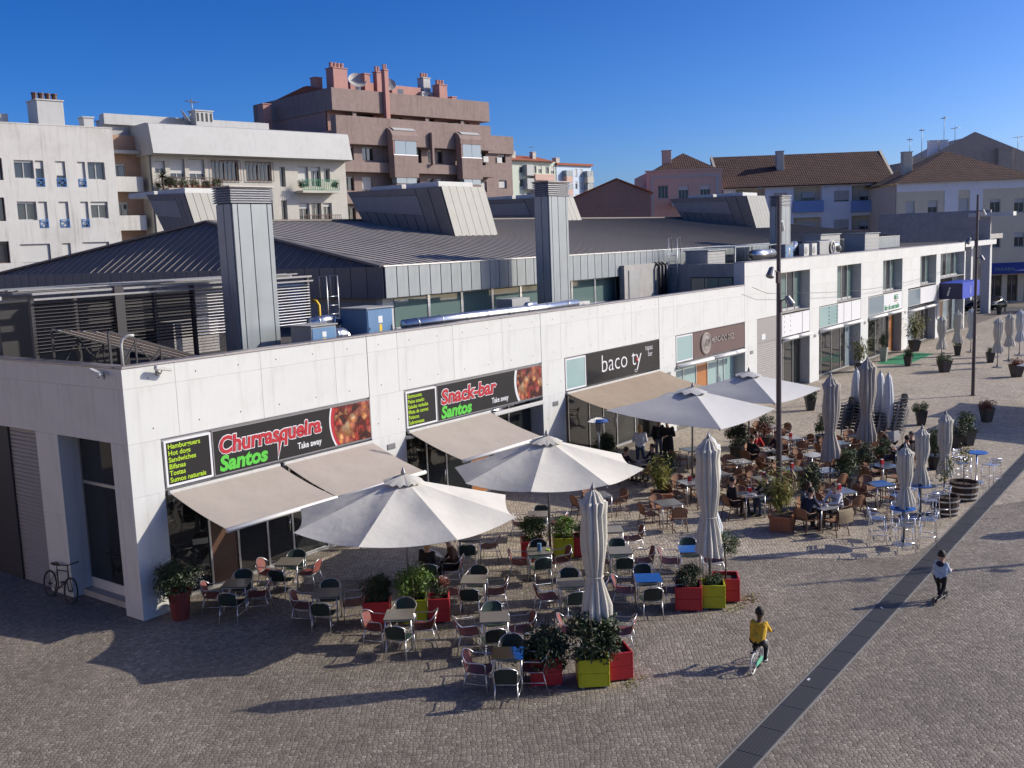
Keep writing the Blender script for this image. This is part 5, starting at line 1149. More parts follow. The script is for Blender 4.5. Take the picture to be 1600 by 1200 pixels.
PT = [(34.96,-3.35,'pot standing alone left of the stacked chairs','reddish shrub in pot left of the stacked chairs'),(33.27,-9.09,'pot standing alone right of the stacked chairs','leafy shrub in pot right of the stacked chairs'),(31.6,-11.35,'pot at edge of the big shadow, farthest from the bar tables','shrub at the edge of the big shadow, farthest from bar tables'),(35.2,-11.4,'pot standing inside the big shadow','dark shrub standing inside the big shadow'),(28.6,-11.7,'pot with rusty shrub just behind the tallest bar parasol','rusty leaved shrub just behind the tallest bar parasol'),(29.6,-11.9,'second pot with rusty shrub behind the bar parasols','second rusty leaved shrub behind the bar parasols'),(27.3,-11.3,'pot with rusty shrub between two bar parasols','rusty shrub seen between two bar parasols'),(53.1,-2.87,'dark pot with small cone bush on paving before green mat','small cone bush on paving before the green mat'),(51.0,-5.6,'wide dark pot with trailing shrub left of the far lamp post','trailing shrub in wide pot left of the far lamp post'),(50.4,-9.7,'wide dark pot with shrub at the right edge beyond lamp post','shrub in wide pot at right edge beyond the lamp post'),(59.5,-4.3,'pot with red flowers between the far closed parasols','red flowers between the far closed parasols'),(56.5,-7.0,'pot between the far closed parasols near right edge','shrub between the far closed parasols near right edge'),(94.4,.3,'small far pot beside the concrete portal column','small plant beside the concrete portal column')]
for i, (x, y, l, pl) in enumerate(PT): pot(x,y,'dark tapered '+l, pl, 'redbush' if i not in (7,) else 'dark', 1.1 if i < 7 else (1.25 if i in (8,9) else .75), .66 if i not in (8,9) else .72, .25 if i not in (8,9) else .33, sz=1.2 if i == 7 else None)
T = pot(55.0,-.75,'tall pale tapered pot with conifer at the shop door','dark columnar conifer in tall pale pot by the shop door','dark',.75,.95,.26,'pot_grey',pz=.5,sz=1.6)
pot(49.6,-.9,'dark pot with bamboo on pier left of the green mat','tall yellow green bamboo left of the green mat','bamboo',1.7,.5,.28,pz=0); pot(61.2,-1.0,'dark pot with tall bamboo right of the green mat','tall yellow green bamboo right of the green mat','bamboo',2.1,.8,.34,pz=0)
tag(MB().box(53.6,-2.6,.006,60.2,-.7,.02,.005).build('door_mat','dark_green'), 'long green mat laid before the shop under flor do mercado sign', 'mat')
# red pot with flowering bush at the building corner
T = thing('round_pot','tall red round pot at the building corner','pot',(.62,-.62,0)); MB().lathe([(.2,0),(.27,.62),(.3,.63),(.3,.72),(.25,.72),(.24,.64),(.0,.64)],16).build('pot','dull_red',T)
P = thing('flowering_shrub','dark bush with cream blossom in red pot at building corner','shrub',(.62,-.62,.64)); put_foliage(P,'dark',(-.05,0,.34),1.35); put_foliage(P,'dark',(-.12,.1,.5),.9); o = obj('blossom',FLW,P,(.28,-.30,.30)); obj('stem',ST[1],P)
# shrubs around the cane-chair terrace
def tub(x,y,label,kind='dark',psc=1.2,pm='pot_black'):
    T = thing('round_tub', 'dark round tub under the '+label, 'pot', (x,y,0), 0, 'tubs on the cane chair terrace'); MB().lathe([(.24,0),(.3,.45),(.33,.45),(.33,.5),(.28,.5),(.0,.46)],14).build('tub',pm,T)
    P = thing('terrace_shrub', label, 'shrub', (x,y,.46), 0, 'shrubs on the cane chair terrace'); put_foliage(P,kind,(0,0,.4),psc); put_foliage(P,kind,(.1,-.05,.7),psc*.75); obj('stem',ST[2],P)
tub(17.0,-5.0,'dark bush beside the bamboo near the standing couple'); tub(23.3,-4.8,'dark conifer like bush behind the red jacketed person',psc=1.25); tub(25.6,-5.0,'open leaved shrub right of the red jacketed person','redbush',1.2)
tub(17.6,-9.95,'round dark bush right of the near lamp post',psc=1.1); tub(26.8,-7.0,'bushy shrub left of the cream closed parasol','redbush',1.1); tub(20.3,-10.2,'green bush at foot of the cream closed parasol','mid',1.15); tub(21.7,-10.3,'small dark bush right of the cream closed parasol','dark',.95,'pot_grey'); tub(18.9,-1.4,'dark shrub by the bar door behind patio heater','dark',1.3); tub(17.2,-.85,'wispy shrub on the pier left of the patio heater','redbush',1.25); tub(24.9,-11.9,'shrub behind the bar parasols beside black clad people','redbush',1.0); tub(23.2,-10.5,'shrub in front of the newspaper reader','redbush',.8)
# ---- half barrels with saplings
def barrel(x,y,label,sl,r=.52):
    T = thing('half_barrel',label,'barrel',(x,y,0),0,'half barrels by the drain'); 
    n = 16; 
    for k in range(n):
        a0 = 2*math.pi*k/n+.012; a1 = 2*math.pi*(k+1)/n-.012; vs=[]
        for z,rr in ((0,r*.86),(.3,r*.97),(.6,r)):
            for a in (a0,a1): vs.append((rr*math.cos(a),rr*math.sin(a),z))
        for z,rr in ((.6,r-.05),(.0,r*.86-.05)):
            for a in (a0,a1): vs.append((rr*math.cos(a),rr*math.sin(a),z))
        MB().add(vs,[(0,1,3,2),(2,3,5,4),(4,5,7,6),(6,7,9,8),(0,2,4,6,8),(1,9,7,5,3)]).build('stave','barrel_wood',T,fix=True)
    for z,rr in ((.08,r*.885),(.24,r*.96),(.46,r*.995)): MB().lathe([(rr,z),(rr+.012,z),(rr+.015,z+.05),(rr+.003,z+.05)],24,cap=False).build('hoop','alu',T)
    MB().lathe([(r*.9,.5),(0.01,.52)],16).build('soil','soil',T)
    P = thing('sapling',sl,'tree',(x,y,.5),0,'saplings in the half barrels'); MB().tube([(0,0,0),(.03,.02,.6),(-.02,.04,1.3)],[.018,.013,.006],6).build('trunk','bark',P); b = MB(); rg = random.Random(int(x*7)); clumps(b,(0,.02,.95),(.3,.3,.5),14,14,.09,rg); b.build('crown','leaf_bamboo',P)
barrel(18.8,-13.75,'dark half barrel with steel hoops nearer the chrome stools','leafy sapling in the nearer half barrel',.42); barrel(20.9,-13.8,'dark half barrel with steel hoops farther along the drain','leafy sapling in the farther half barrel',.44)

# ------------------------------------------------------------------ tables and chairs
def make_table(top, w_=.64, h_=.73, leg='alu'):
    T = empty('bistro_table'); T['category'] = 'table'
    MB().box(-w_/2,-w_/2,h_-.025,w_/2,w_/2,h_,.008).build('table_top', top, T)
    s = MB(); e = w_/2; s.box(-e+.03,-e+.03,h_-.06,e-.03,-e+.05,h_-.026); s.box(-e+.03,e-.05,h_-.06,e-.03,e-.03,h_-.026); s.build('apron', leg, T)
    lg = MB().tube([(0,0,0),(0,0,h_-.026)], .018, 8).mesh('leg', leg)
    for sx in (-1,1):
        for sy in (-1,1): obj('leg', lg, T, (sx*(e-.04), sy*(e-.04), 0))
    return T
def weave(b, pts_rows):
    """woven sheet: grid of points rows, both sides"""
    n = len(pts_rows[0]); vs = [p for r in pts_rows for p in r]; fs = [(j*n+i, j*n+i+1, (j+1)*n+i+1, (j+1)*n+i) for j in range(len(pts_rows)-1) for i in range(n-1)]
    sm = b.smooth; b.smooth = True; b.add(vs, fs); N = [Vector((0,0,0)) for _ in vs]
    for f in fs:
        nn = (Vector(vs[f[1]])-Vector(vs[f[0]])).cross(Vector(vs[f[3]])-Vector(vs[f[0]]))
        for i in f: N[i] += nn
    b.add([tuple(Vector(v)-nv.normalized()*.014) for v, nv in zip(vs, N)], [f[::-1] for f in fs]); b.smooth = sm
def make_chair(wk, fr, cane=False):
    """faces +y (towards its table); origin on the ground under the seat"""
    T = empty('cane_chair' if cane else 'terrace_chair'); T['category'] = 'chair'
    r = .0145 if cane else .0115
    W = .25; arm = .64; top = .80
    # continuous arm and back loop above the seat
    arc = []
    for k in range(-9, 10):
        t = k/9; a = t*math.pi*.5
        arc.append((W*1.06*math.sin(a), -.17-.15*math.cos(a), arm+(top-arm)*math.cos(a)**1.3))
    loop = [(-W-.02,.21,.42),(-W-.025,.20,arm-.03),(-W-.025,.16,arm)]+[arc[0]]+arc[1:-1]+[arc[-1]]+[(W+.025,.16,arm),(W+.025,.20,arm-.03),(W+.02,.21,.42)]
    MB().tube(loop, r, 7).build('arm_loop', fr, T)
    for s in (-1, 1):
        MB().tube([(s*(W+.02),.21,.42),(s*(W+.03),.235,0)], r, 7).build('leg', fr, T)
        MB().tube([(s*.21,-.20,.44),(s*.235,-.30,0)], r, 7).build('leg', fr, T)
        MB().tube([(s*.21,-.20,.43),(s*.235,-.27,.62),(s*.225,-.285,.70)], r*.9, 6).build('back_upright', fr, T)
        MB().tube([(s*(W+.022),.22,.2),(s*.225,-.255,.2)], r*.8, 6).build('side_brace', fr, T)
    MB().tube([(-W-.01,.21,.405),(W+.01,.21,.405),(.22,-.20,.415),(-.22,-.20,.415)], r*.8, 6, closed=True).build('seat_rail', fr, T)
    b = MB(); rows = []
    for j in range(7):
        t = j/6; y = .235-.45*t; hw = W-.0-.035*t; z = .445-.035*math.sin(math.pi*t)*1.0+.01*t
        rows.append([(hw*(i/4-1), y-(.0 if abs(i-4) < 4 else .015), z-.018*math.cos((i/4-1)*1.5)) for i in range(9)])
    rows[0] = [(p[0]*.9, p[1]+.02, p[2]-.03) for p in rows[0]]
    weave(b, rows); b.build('seat', wk, T)
    b = MB(); rows = []
    for j in range(7):
        t = j/6; z = .47+.30*t; hw = (.205+.03*t)*(1 if j < 5 else (.9 if j == 5 else .62))
        rows.append([(hw*(i/4-1), -.20-.085*t-.045*math.cos((i/4-1)*1.35), z) for i in range(9)])
    weave(b, rows); b.build('backrest', wk, T)
    return T
P_RED = Proto(make_chair('wicker_red','alu')); P_GRN = Proto(make_chair('wicker_green','alu')); P_BLK = Proto(make_chair('wicker_black','grey_metal')); P_TAN = Proto(make_chair('wicker_tan','cane_frame',True))
P_TAB = {k: Proto(make_table(k)) for k in ('table_steel','table_lam')}; P_TB2 = {k: Proto(make_table(k, .72)) for k in ('table_grey','table_sky_tint')}
TR = YAW-math.pi/2   # tables are set square to this direction
GA = 'aluminium chairs with woven seats of the first terrace'; GC = 'cane chairs of the second terrace'
# (x, y, name, chairs present: left right front back, top)
TA = [(1.7,-1.45,'by the red corner pot','lrfb','table_lam'),(3.55,-1.25,'at the shop door','lrfb','table_lam'),(2.4,-3.93,'shaded by the first open parasol','lrfb','table_lam'),(2.27,-6.43,'before the first parasol planters','lrfb','table_lam'),(4.97,-6.37,'right of first parasol planters','lrfb','table_lam'),(3.26,-8.33,'just behind the frontmost table','lrfb','table_lam'),(1.84,-9.78,'frontmost, by the oleander','lrfb','table_steel'),(7.61,-6.43,'holding a blue carton','lrfb','table_lam'),(10.57,-4.27,'behind the second open parasol','lrb','table_lam'),(7.66,-4.01,'behind the seated man','rf','table_lam'),(5.75,-4.25,'of the blond woman','rf','table_lam'),(6.0,-8.53,'left of nearest closed parasol','lrfb','table_lam'),(8.72,-8.22,'right of nearest closed parasol','lrfb','table_lam'),(10.27,-7.01,'behind the nearest closed parasol','lr','table_lam'),(7.2,-9.92,'blue and left of twin parasols','lrfb','table_steel'),(9.74,-9.75,'blue and behind twin parasols','lrb','table_steel'),(4.37,-10.23,'hidden by the nearest closed parasol','lr','table_lam')]
def around(x, y, rz, who, off, put, lab, side_words):
    d = {'l': (-off,0,-math.pi/2), 'r': (off,0,math.pi/2), 'f': (0,-off,0), 'b': (0,off,math.pi)}
    for c in who:
        ox, oy, a = d[c]; j = random.uniform(-.05,.05); k = random.uniform(-.06,.06)
        px = x+math.cos(rz)*(ox+j)-math.sin(rz)*(oy+k); py = y+math.sin(rz)*(ox+j)+math.cos(rz)*(oy+k)
        put(c, (px,py,0), rz+a+random.uniform(-.22,.22), lab % side_words[c])
random.seed(11)
SIDE = {'l': 'on the left of', 'r': 'on the right of', 'f': 'on the near side of', 'b': 'on the far side of'}
TAR = []
for i, (x, y, nm, who, top) in enumerate(TA):
    rz = TR+random.uniform(-.10,.10); TAR.append(rz)
    P_TAB[top].put((x,y,0), rz, 'square metal table '+nm, 'small square tables of the first terrace').rotation_euler = (random.uniform(-.008,.008), random.uniform(-.008,.008), rz)
    around(x, y, rz, who, .56, lambda c, l, a, t: (P_GRN if c in 'fb' else P_RED).put(l, a, t % ('green' if c in 'fb' else 'red'), GA), '%%s woven chair %s the table '+nm, SIDE)
# teal front chairs: one extra pair pulled out
TBn = [(16.28,-6.39,'beside the bamboo trough','lrfb','table_grey'),(19.85,-6.51,'behind the twin closed parasols','lrfb','table_grey'),(15.73,-8.75,'of the black clad pair','lrb','table_grey'),(17.9,-8.3,'behind the black clad pair','lrfb','table_grey'),(19.6,-8.6,'right of the near lamp post','lrfb','table_sky_tint'),(22.18,-6.45,'of the red jacketed person','lrb','table_grey'),(24.7,-6.5,'directly behind the near lamp post','lrfb','table_grey'),(22.05,-8.35,'left of the taupe parasol','lrfb','table_grey'),(24.5,-8.4,'blue and behind taupe parasols','lrfb','table_sky_tint'),(15.46,-11.12,'of the striped sweater','lrfb','table_grey'),(17.44,-11.0,'behind the striped sweater','lrfb','table_grey'),(18.9,-11.75,'bare and blue','lrfb','table_sky_tint'),(21.55,-11.05,'before the newspaper reader','lrfb','table_sky_tint'),(24.3,-10.7,'of the newspaper reader','lrfb','table_grey'),(13.6,-7.0,'past the second open parasol','lfb','table_grey'),(18.1,-3.4,'near the standing couple','lrf','table_grey'),(21.0,-4.0,'deep under the square parasols','lrf','table_grey'),(26.5,-4.8,'under the farther square parasol','lrfb','table_grey'),(13.4,-4.6,'in shade by the bamboo trough','lrb','table_grey'),(21.0,-7.55,'between lamp post and red jacket','lrfb','table_grey'),(17.75,-6.65,'straight behind the twin parasols','lrf','table_grey'),(26.2,-8.7,'before the stacked chairs','lrfb','table_sky_tint'),(23.0,-9.75,'between the two taupe parasols','lrb','table_grey'),(19.9,-9.6,'at the taupe parasol foot','lf','table_grey')]
TBR = []
for i, (x, y, nm, who, top) in enumerate(TBn):
    rz = TR+.35+random.uniform(-.12,.12); TBR.append(rz)
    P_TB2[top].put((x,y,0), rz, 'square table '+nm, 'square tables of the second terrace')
    around(x, y, rz, who, .62, lambda c, l, a, t: P_TAN.put(l, a, t, GC), 'tan cane chair %s the table '+nm, SIDE)
    if i in (0,2,3,4,6,8,10,12):
        h = thing('napkin_holder','red napkin holder on the table '+nm,'napkin holder',(x+.12,y+.1,.73),rz,'red napkin holders'); MB().box(-.06,-.045,0,.06,.045,.15,.01).build('holder','holder_red',h); MB().box(-.045,-.03,.151,.045,.03,.17).build('napkins','white_sign',h)
    if i in (2,5,9,13,15,1):
        for k in range(3): c = thing('coffee_cup',['nearest','middle','farthest'][k]+' small white cup on the table '+nm,'cup',(x+random.uniform(-.2,.2),y+random.uniform(-.2,.2),.73),0,'cups on the terrace tables'); MB().lathe([(.07,0),(.075,.008),(.03,.01),(.028,.012),(.042,.065),(.038,.065),(.026,.02),(0.005,.02)],12).build('cup_and_saucer','white_plastic',c)
tag(MB().box(-.05,-.05,0,.05,.05,.2,.008).build('carton','unit_blue',None,(7.61,-6.43,.73),.4), 'blue carton on the table left of second parasol planters', 'carton')
o = tag(MB().box(-.05,-.05,0,.05,.05,.03,.008).build('ashtray','lime_sign',None,(7.75,-6.6,.73),.4), 'small green dish on the table with the blue carton', 'dish')
# stacked chairs
for j, (x, y, n, rz) in enumerate(((29.0,-7.0,8,.9),(29.3,-7.55,9,.9),(28.6,-8.6,7,.9),(28.95,-9.15,10,.9),(28.0,-8.2,5,.9))):
    for k in range(n): P_BLK.put((x+k*.02,y-k*.02,k*.135), rz, 'dark stacked chair, %s of the %s stack by white parasols' % (['lowest','second','third','fourth','fifth','sixth','seventh','eighth','ninth','tenth'][k] if k < n-1 else 'topmost', ['leftmost','second','third','rightmost','low front'][j]), 'stacked chairs by the covered parasols')
# ---- chrome bar stools and high tables
def make_stool():
    T = empty('bar_stool'); T['category'] = 'stool'; r = .0125; e = .21
    for sx in (-1,1):
        MB().tube([(sx*(e+.03),.23,0),(sx*e,.19,.74)], r, 7).build('leg','chrome',T)
        MB().tube([(sx*(e+.03),-.23,0),(sx*e,-.19,.74),(sx*(e-.01),-.23,1.0)], r, 7).build('leg','chrome',T)
        MB().tube([(sx*(e+.012),.2,.3),(sx*(e+.012),-.2,.3)], r*.85, 6).build('foot_rail','chrome',T)
    for y in (.2,-.2): MB().tube([(-e-.012,y,.3),(e+.012,y,.3)], r*.85, 6).build('foot_rail','chrome',T)
    MB().tube([(-e,.0,.93),(-e-.015,-.18,.95),(-e*.8,-.26,1.0),(e*.8,-.26,1.0),(e+.015,-.18,.95),(e,.0,.93),(e,.12,.74)], r, 7).build('arm_loop','chrome',T)
    for k in range(6): MB().box(-e,-.19+k*.064,.742,e,-.14+k*.064,.756,.004).build('seat_slat','alu',T)
    for k in range(2): MB().box(-e*.85,-.272,.84+k*.075,e*.85,-.256,.89+k*.075,.004).build('back_slat','alu',T)
    return T
def make_high_table():
    T = empty('bar_table'); T['category'] = 'table'; MB().lathe([(.34,1.03),(.35,1.035),(.35,1.055),(.34,1.06)],24).build('table_top','table_blue',T); MB().tube([(0,0,.03),(0,0,1.03)],.035,10).build('column','chrome',T); MB().lathe([(.26,0),(.26,.012),(.05,.04)],20).build('base','alu',T); return T
P_ST = Proto(make_stool()); P_HT = Proto(make_high_table()); GS = 'chrome bar stools by the drain'
for i, (x, y, nm) in enumerate(((15.11,-13.55,'nearest the drain front'),(18.0,-13.2,'beside the half barrels'),(23.47,-13.6,'farthest along the drain'))):
    P_HT.put((x,y,0), 0, 'round blue topped high table '+nm, 'high bar tables by the drain')
    for k in range(4 if i < 2 else 3): a = .4+k*math.pi/2+i*.3; P_ST.put((x+.66*math.cos(a), y+.66*math.sin(a), 0), a+math.pi/2+random.uniform(-.2,.2), 'chrome bar stool %s the high table %s' % (['right of','behind','left of','in front of'][k], nm), GS)

# ------------------------------------------------------------------ parasols
def open_parasol(loc, rad, n, zr, za, m, label, rz=0, tilt=(0,0), pole='grey_metal', vent=True, wr=.02, seed=1):
    T = thing('open_parasol', label, 'parasol', (loc[0],loc[1],0)); rng = random.Random(seed)
    rotm = Euler((tilt[0],tilt[1],0)).to_matrix(); C0 = Vector((0,0,zr))
    def tp(v): return C0+rotm@(Vector(v)-C0)
    cor = [(rad*math.cos(rz+2*math.pi*k/n), rad*math.sin(rz+2*math.pi*k/n), zr) for k in range(n)]
    ap = (0,0,za)
    for k in range(n):
        a, c = Vector(cor[k]), Vector(cor[(k+1) % n]); b = MB(); b.smooth = True; ni, nj = 10, 26; vs = []
        ph = rng.uniform(0,6)
        for j in range(nj+1):
            t = j/nj*(.965)+.035
            for i in range(ni+1):
                u = i/ni; e = a.lerp(c,u); p = Vector(ap).lerp(e,t); sag = 4*u*(1-u)
                p.z -= sag*t*.10*rad/2.6; q = Vector(ap).lerp((a+c)/2,t)
                p = p.lerp(Vector((p.x,p.y,p.z)),1); inw = sag*t**3*.035*rad; p.x *= 1-inw/ max(rad,.1); p.y *= 1-inw/max(rad,.1)
                p.z += wr*sag*math.sin(9*t+ph)*math.sin(3*u+ph)*t*(1-t)*3+wr*.16*sag*math.sin(46*t+5*math.sin(5*u+ph))*(1-t)*(1 if k % 3 == 0 else .4)
                vs.append(tp(p))
        fs = [(j*(ni+1)+i,(j+1)*(ni+1)+i,(j+1)*(ni+1)+i+1,j*(ni+1)+i+1) for j in range(nj) for i in range(ni)]
        b.add(vs,fs); b.add([v-Vector((0,0,.007)) for v in vs],[f[::-1] for f in fs]); b.build('canopy_panel',m,T)
        d = a.normalized(); MB().tube([tp(Vector((0,0,za-.12))),tp(a*.98+Vector((0,0,-.03)))],.014,6).build('rib','grey_metal',T)
        MB().tube([tp(Vector((0,0,za-.95))),tp(Vector(ap).lerp(a,.52)+Vector((0,0,-.05)))],.012,6).build('strut','grey_metal',T)
    if vent:
        b = MB(); b.smooth = True; vs = [tp((0,0,za+.10))]; N2 = n*4
        for q in range(N2): an = rz+2*math.pi*q/N2; rr = rad*.17*(1+.08*math.sin(q*2.3)); vs.append(tp((rr*math.cos(an), rr*math.sin(an), za-(za-zr)*.16+.05+.05*math.sin(q*2.9)*rng.uniform(.5,1.2))))
        b.add(vs,[(0,1+q,1+(q+1) % N2) for q in range(N2)]); b.build('vent_cap',m,T)
    MB().lathe([(.05,0),(.06,.05),(.02,.16),(.0,.18)],10).build('finial',pole,T,tp((0,0,za+.08)))
    MB().tube([(0,0,0),tp((0,0,za-.02))],.034,10).build('pole',pole,T); MB().lathe([(.3,0),(.3,.05),(.06,.07),(.05,.25)],16).build('base','dark_metal',T)
    return T
open_parasol((3.65,-5.45),2.72,8,2.58,3.42,'parasol_white','large white eight sided parasol open over the corner tables',rz=R(22),seed=1,wr=.05)
open_parasol((9.1,-5.72),2.65,8,2.58,3.40,'parasol_white','large white eight sided parasol open beside the Snack-bar awning',rz=R(26),seed=2,wr=.03)
open_parasol((19.1,-5.0),3.15,4,2.62,3.35,'parasol_grey','square grey parasol open beside the brown awning, nearer the camera',rz=R(45),tilt=(R(4),0),seed=3)
open_parasol((24.0,-5.0),3.0,4,2.6,3.3,'parasol_grey','square grey parasol open beyond the nearer grey one',rz=R(43),tilt=(R(1),0),seed=4)
# off the right edge, these throw the broad shadow on the square
open_parasol((36.6,-15.2),3.3,4,2.7,3.4,'parasol_grey','square grey parasol standing off the right edge, nearer one',rz=R(40),seed=5); open_parasol((40.9,-14.6),3.3,4,2.7,3.4,'parasol_grey','square grey parasol standing off the right edge, farther one',rz=R(40),seed=6)
def closed_parasol(x, y, h, m, label, r=.27, zb=1.0, tie=.42, base=True, seed=1, cover=False, group='closed parasols', lean=0., flare=1.15, pole='grey_metal'):
    T = thing('closed_parasol', label, 'parasol', (x,y,0), random.Random(seed).uniform(0,6), group); rng = random.Random(seed)
    N2 = 11 if not cover else 10; K = N2*5; b = MB(); b.smooth = True; vs = []; L = h-zb-.1
    if cover: prof = [(0,.55),(.05,.8),(.3,1.0),(.55,.92),(.75,.78),(.92,.55),(.985,.3),(1,.06)]
    else: prof = [(0,flare),(.08,flare*.92),(.2,.8),(tie*.72,.55),(tie*.85,.62),(tie*1.25,.88),(.62,.95),(.80,.86),(.90,1.0),(.905,.78),(.96,.5),(1,.08)]
    phs = [rng.uniform(.75,1.2) for _ in range(N2)]; dy = [rng.uniform(-.07,.05) for _ in range(N2)]
    for t, f in prof:
        for q in range(K):
            a = 2*math.pi*q/K; w_ = abs(math.sin(a*N2/2)); k = (q*N2//K) % N2
            rr = r*f*(.66+.36*w_*phs[k]) if not cover else r*f*(.9+.12*w_)
            if not cover and .05 < t < .9: rr *= 1+.10*math.sin(a*3+t*7+seed)
            vs.append((rr*math.cos(a)+lean*t*t, rr*math.sin(a), zb+L*t+(dy[k]*1.2 if t < .1 and not cover else 0)))
    n = len(prof); fs = [(j*K+q, j*K+(q+1) % K, (j+1)*K+(q+1) % K, (j+1)*K+q) for j in range(n-1) for q in range(K)]; fs.append(tuple(range((n-1)*K, n*K)))
    b.add(vs, fs); b.build('folded_canopy', m, T)
    if not cover:
        rr = r*.60; MB().tube([(rr*math.cos(a*.5236),rr*math.sin(a*.5236),zb+L*tie*.76) for a in range(12)],.012,5,closed=True).build('tie_strap',m,T)
    MB().lathe([(.045,0),(.05,.03),(.02,.10),(.004,.14)],8).build('finial','grey_metal',T,(lean,0,h-.12)); MB().tube([(0,0,0),(0,0,h-.2)],.028,8).build('pole',pole,T)
    if base: MB().lathe([(.3,0),(.3,.04),(.07,.07),(.05,.22)],14).build('base','grey_metal',T)
    return T
closed_parasol(3.3,-10.95,4.0,'parasol_cream','tall cream closed parasol standing in planters nearest the camera',.285,1.25,seed=1)
closed_parasol(8.3,-11.0,4.15,'parasol_cream','cream closed parasol in the red and yellow planters, nearer of the pair',.30,1.2,seed=2); closed_parasol(9.25,-10.55,3.98,'parasol_cover','paler closed parasol just behind the cream one of the pair',.30,1.35,seed=3)
closed_parasol(20.1,-9.7,4.05,'parasol_taupe','taupe closed parasol left of the stacked chairs',.31,1.1,seed=4); closed_parasol(24.2,-9.6,4.15,'parasol_taupe','taupe closed parasol with dark top in front of stacked chairs',.32,1.0,seed=5)
closed_parasol(15.11,-13.6,2.9,'parasol_cream','cream closed parasol through the bar table nearest the drain front',.235,1.12,seed=6,base=False); closed_parasol(18.0,-13.25,2.9,'parasol_cream','cream closed parasol through the bar table by half barrels',.235,1.12,seed=7,base=False); closed_parasol(20.9,-13.2,2.88,'parasol_cream','cream closed parasol farthest of the bar table three',.24,.8,seed=8)
for i, (x, y) in enumerate(((29.9,-7.3),(29.5,-7.75),(29.3,-8.5),(28.9,-8.95))): closed_parasol(x,y,2.95,'parasol_cover','white covered parasol %s among the stacked chairs' % ['first','second','third','fourth'][i],.24,.55,seed=10+i,cover=True)
for i, (x, y) in enumerate(((55.2,-4.35),(59.4,-4.3),(61.9,-4.6),(54.2,-7.9),(57.7,-7.85),(61.0,-7.85))): closed_parasol(x,y,3.15,'parasol_cream' if i not in (2,5) else 'parasol_cover','pale closed parasol %s of the far six' % ['first in the left row','second in the left row','third in the left row','first in the right row','second in the right row','third in the right row'][i],.31,.95,seed=20+i)
closed_parasol(21.9,-20.3,4.1,'parasol_cream','cream closed parasol standing off the right edge',.36,1.0,seed=30)

# ------------------------------------------------------------------ street furniture
def lamp_post(x, y, h, label, rz=0):
    T = thing('lamp_post', label, 'lamp post', (x,y,0), rz, 'lamp posts on the square'); MB().lathe([(.095,0),(.09,.3),(.075,h*.6),(.055,h)],12).build('post','steel_post',T); MB().lathe([(.16,0),(.16,.02),(.1,.03)],12).build('base_plate','steel_post',T)
    for k, (z, a, s) in enumerate(((h-2.3,R(100),1),(h-.9,R(-60),1),(h-3.2,R(200),.6))):
        S = empty('floodlight',(0,0,z),a); S.parent = T; MB().bar((.05,0,0),(.35*s,0,.05),.04).build('arm','steel_post',S); o = MB().lathe([(.05,0),(.09,.04),(.13,.32),(.12,.33),(.01,.3)],12).build('head','grey_metal' if k != 1 else 'unit_white',S,(.40*s,0,.15)); o.rotation_euler=(0,R(150),0); MB().box(.0,-.05,-.35,.1,.05,.0).build('gear_box','steel_post',S)
    return T
lamp_post(16.64,-9.3,9.9,'tall dark lamp post rising among the cane chairs',R(75)); lamp_post(42.57,-9.14,10.3,'tall dark lamp post on the far paving',R(40)); lamp_post(23.0,-24.6,9.9,'dark lamp post standing off the right edge')
T = thing('patio_heater','silver mushroom patio heater left of the bar entrance','heater',(18.0,-1.75,0)); MB().lathe([(.25,0),(.25,.55),(.23,.6),(.05,.62)],16).build('base','alu',T); MB().tube([(0,0,.6),(0,0,2.0)],.03,10).build('post','alu',T); MB().lathe([(.10,1.75),(.12,2.05),(.08,2.1)],14).build('burner','grey_metal',T); MB().lathe([(.44,2.12),(.45,2.14),(.3,2.24),(.08,2.28),(.0,2.29)],24).build('hood','chrome',T)
T = thing('overhead_cable','thin black cable sagging across the front of the upper floor','cable',(0,0,0)); MB().tube([(34.77+k*44.6/24,-.4,5.8-.9*math.sin(math.pi*k/24)**1 if k else 6.1) for k in range(25)],.012,5).build('cable','black',T)
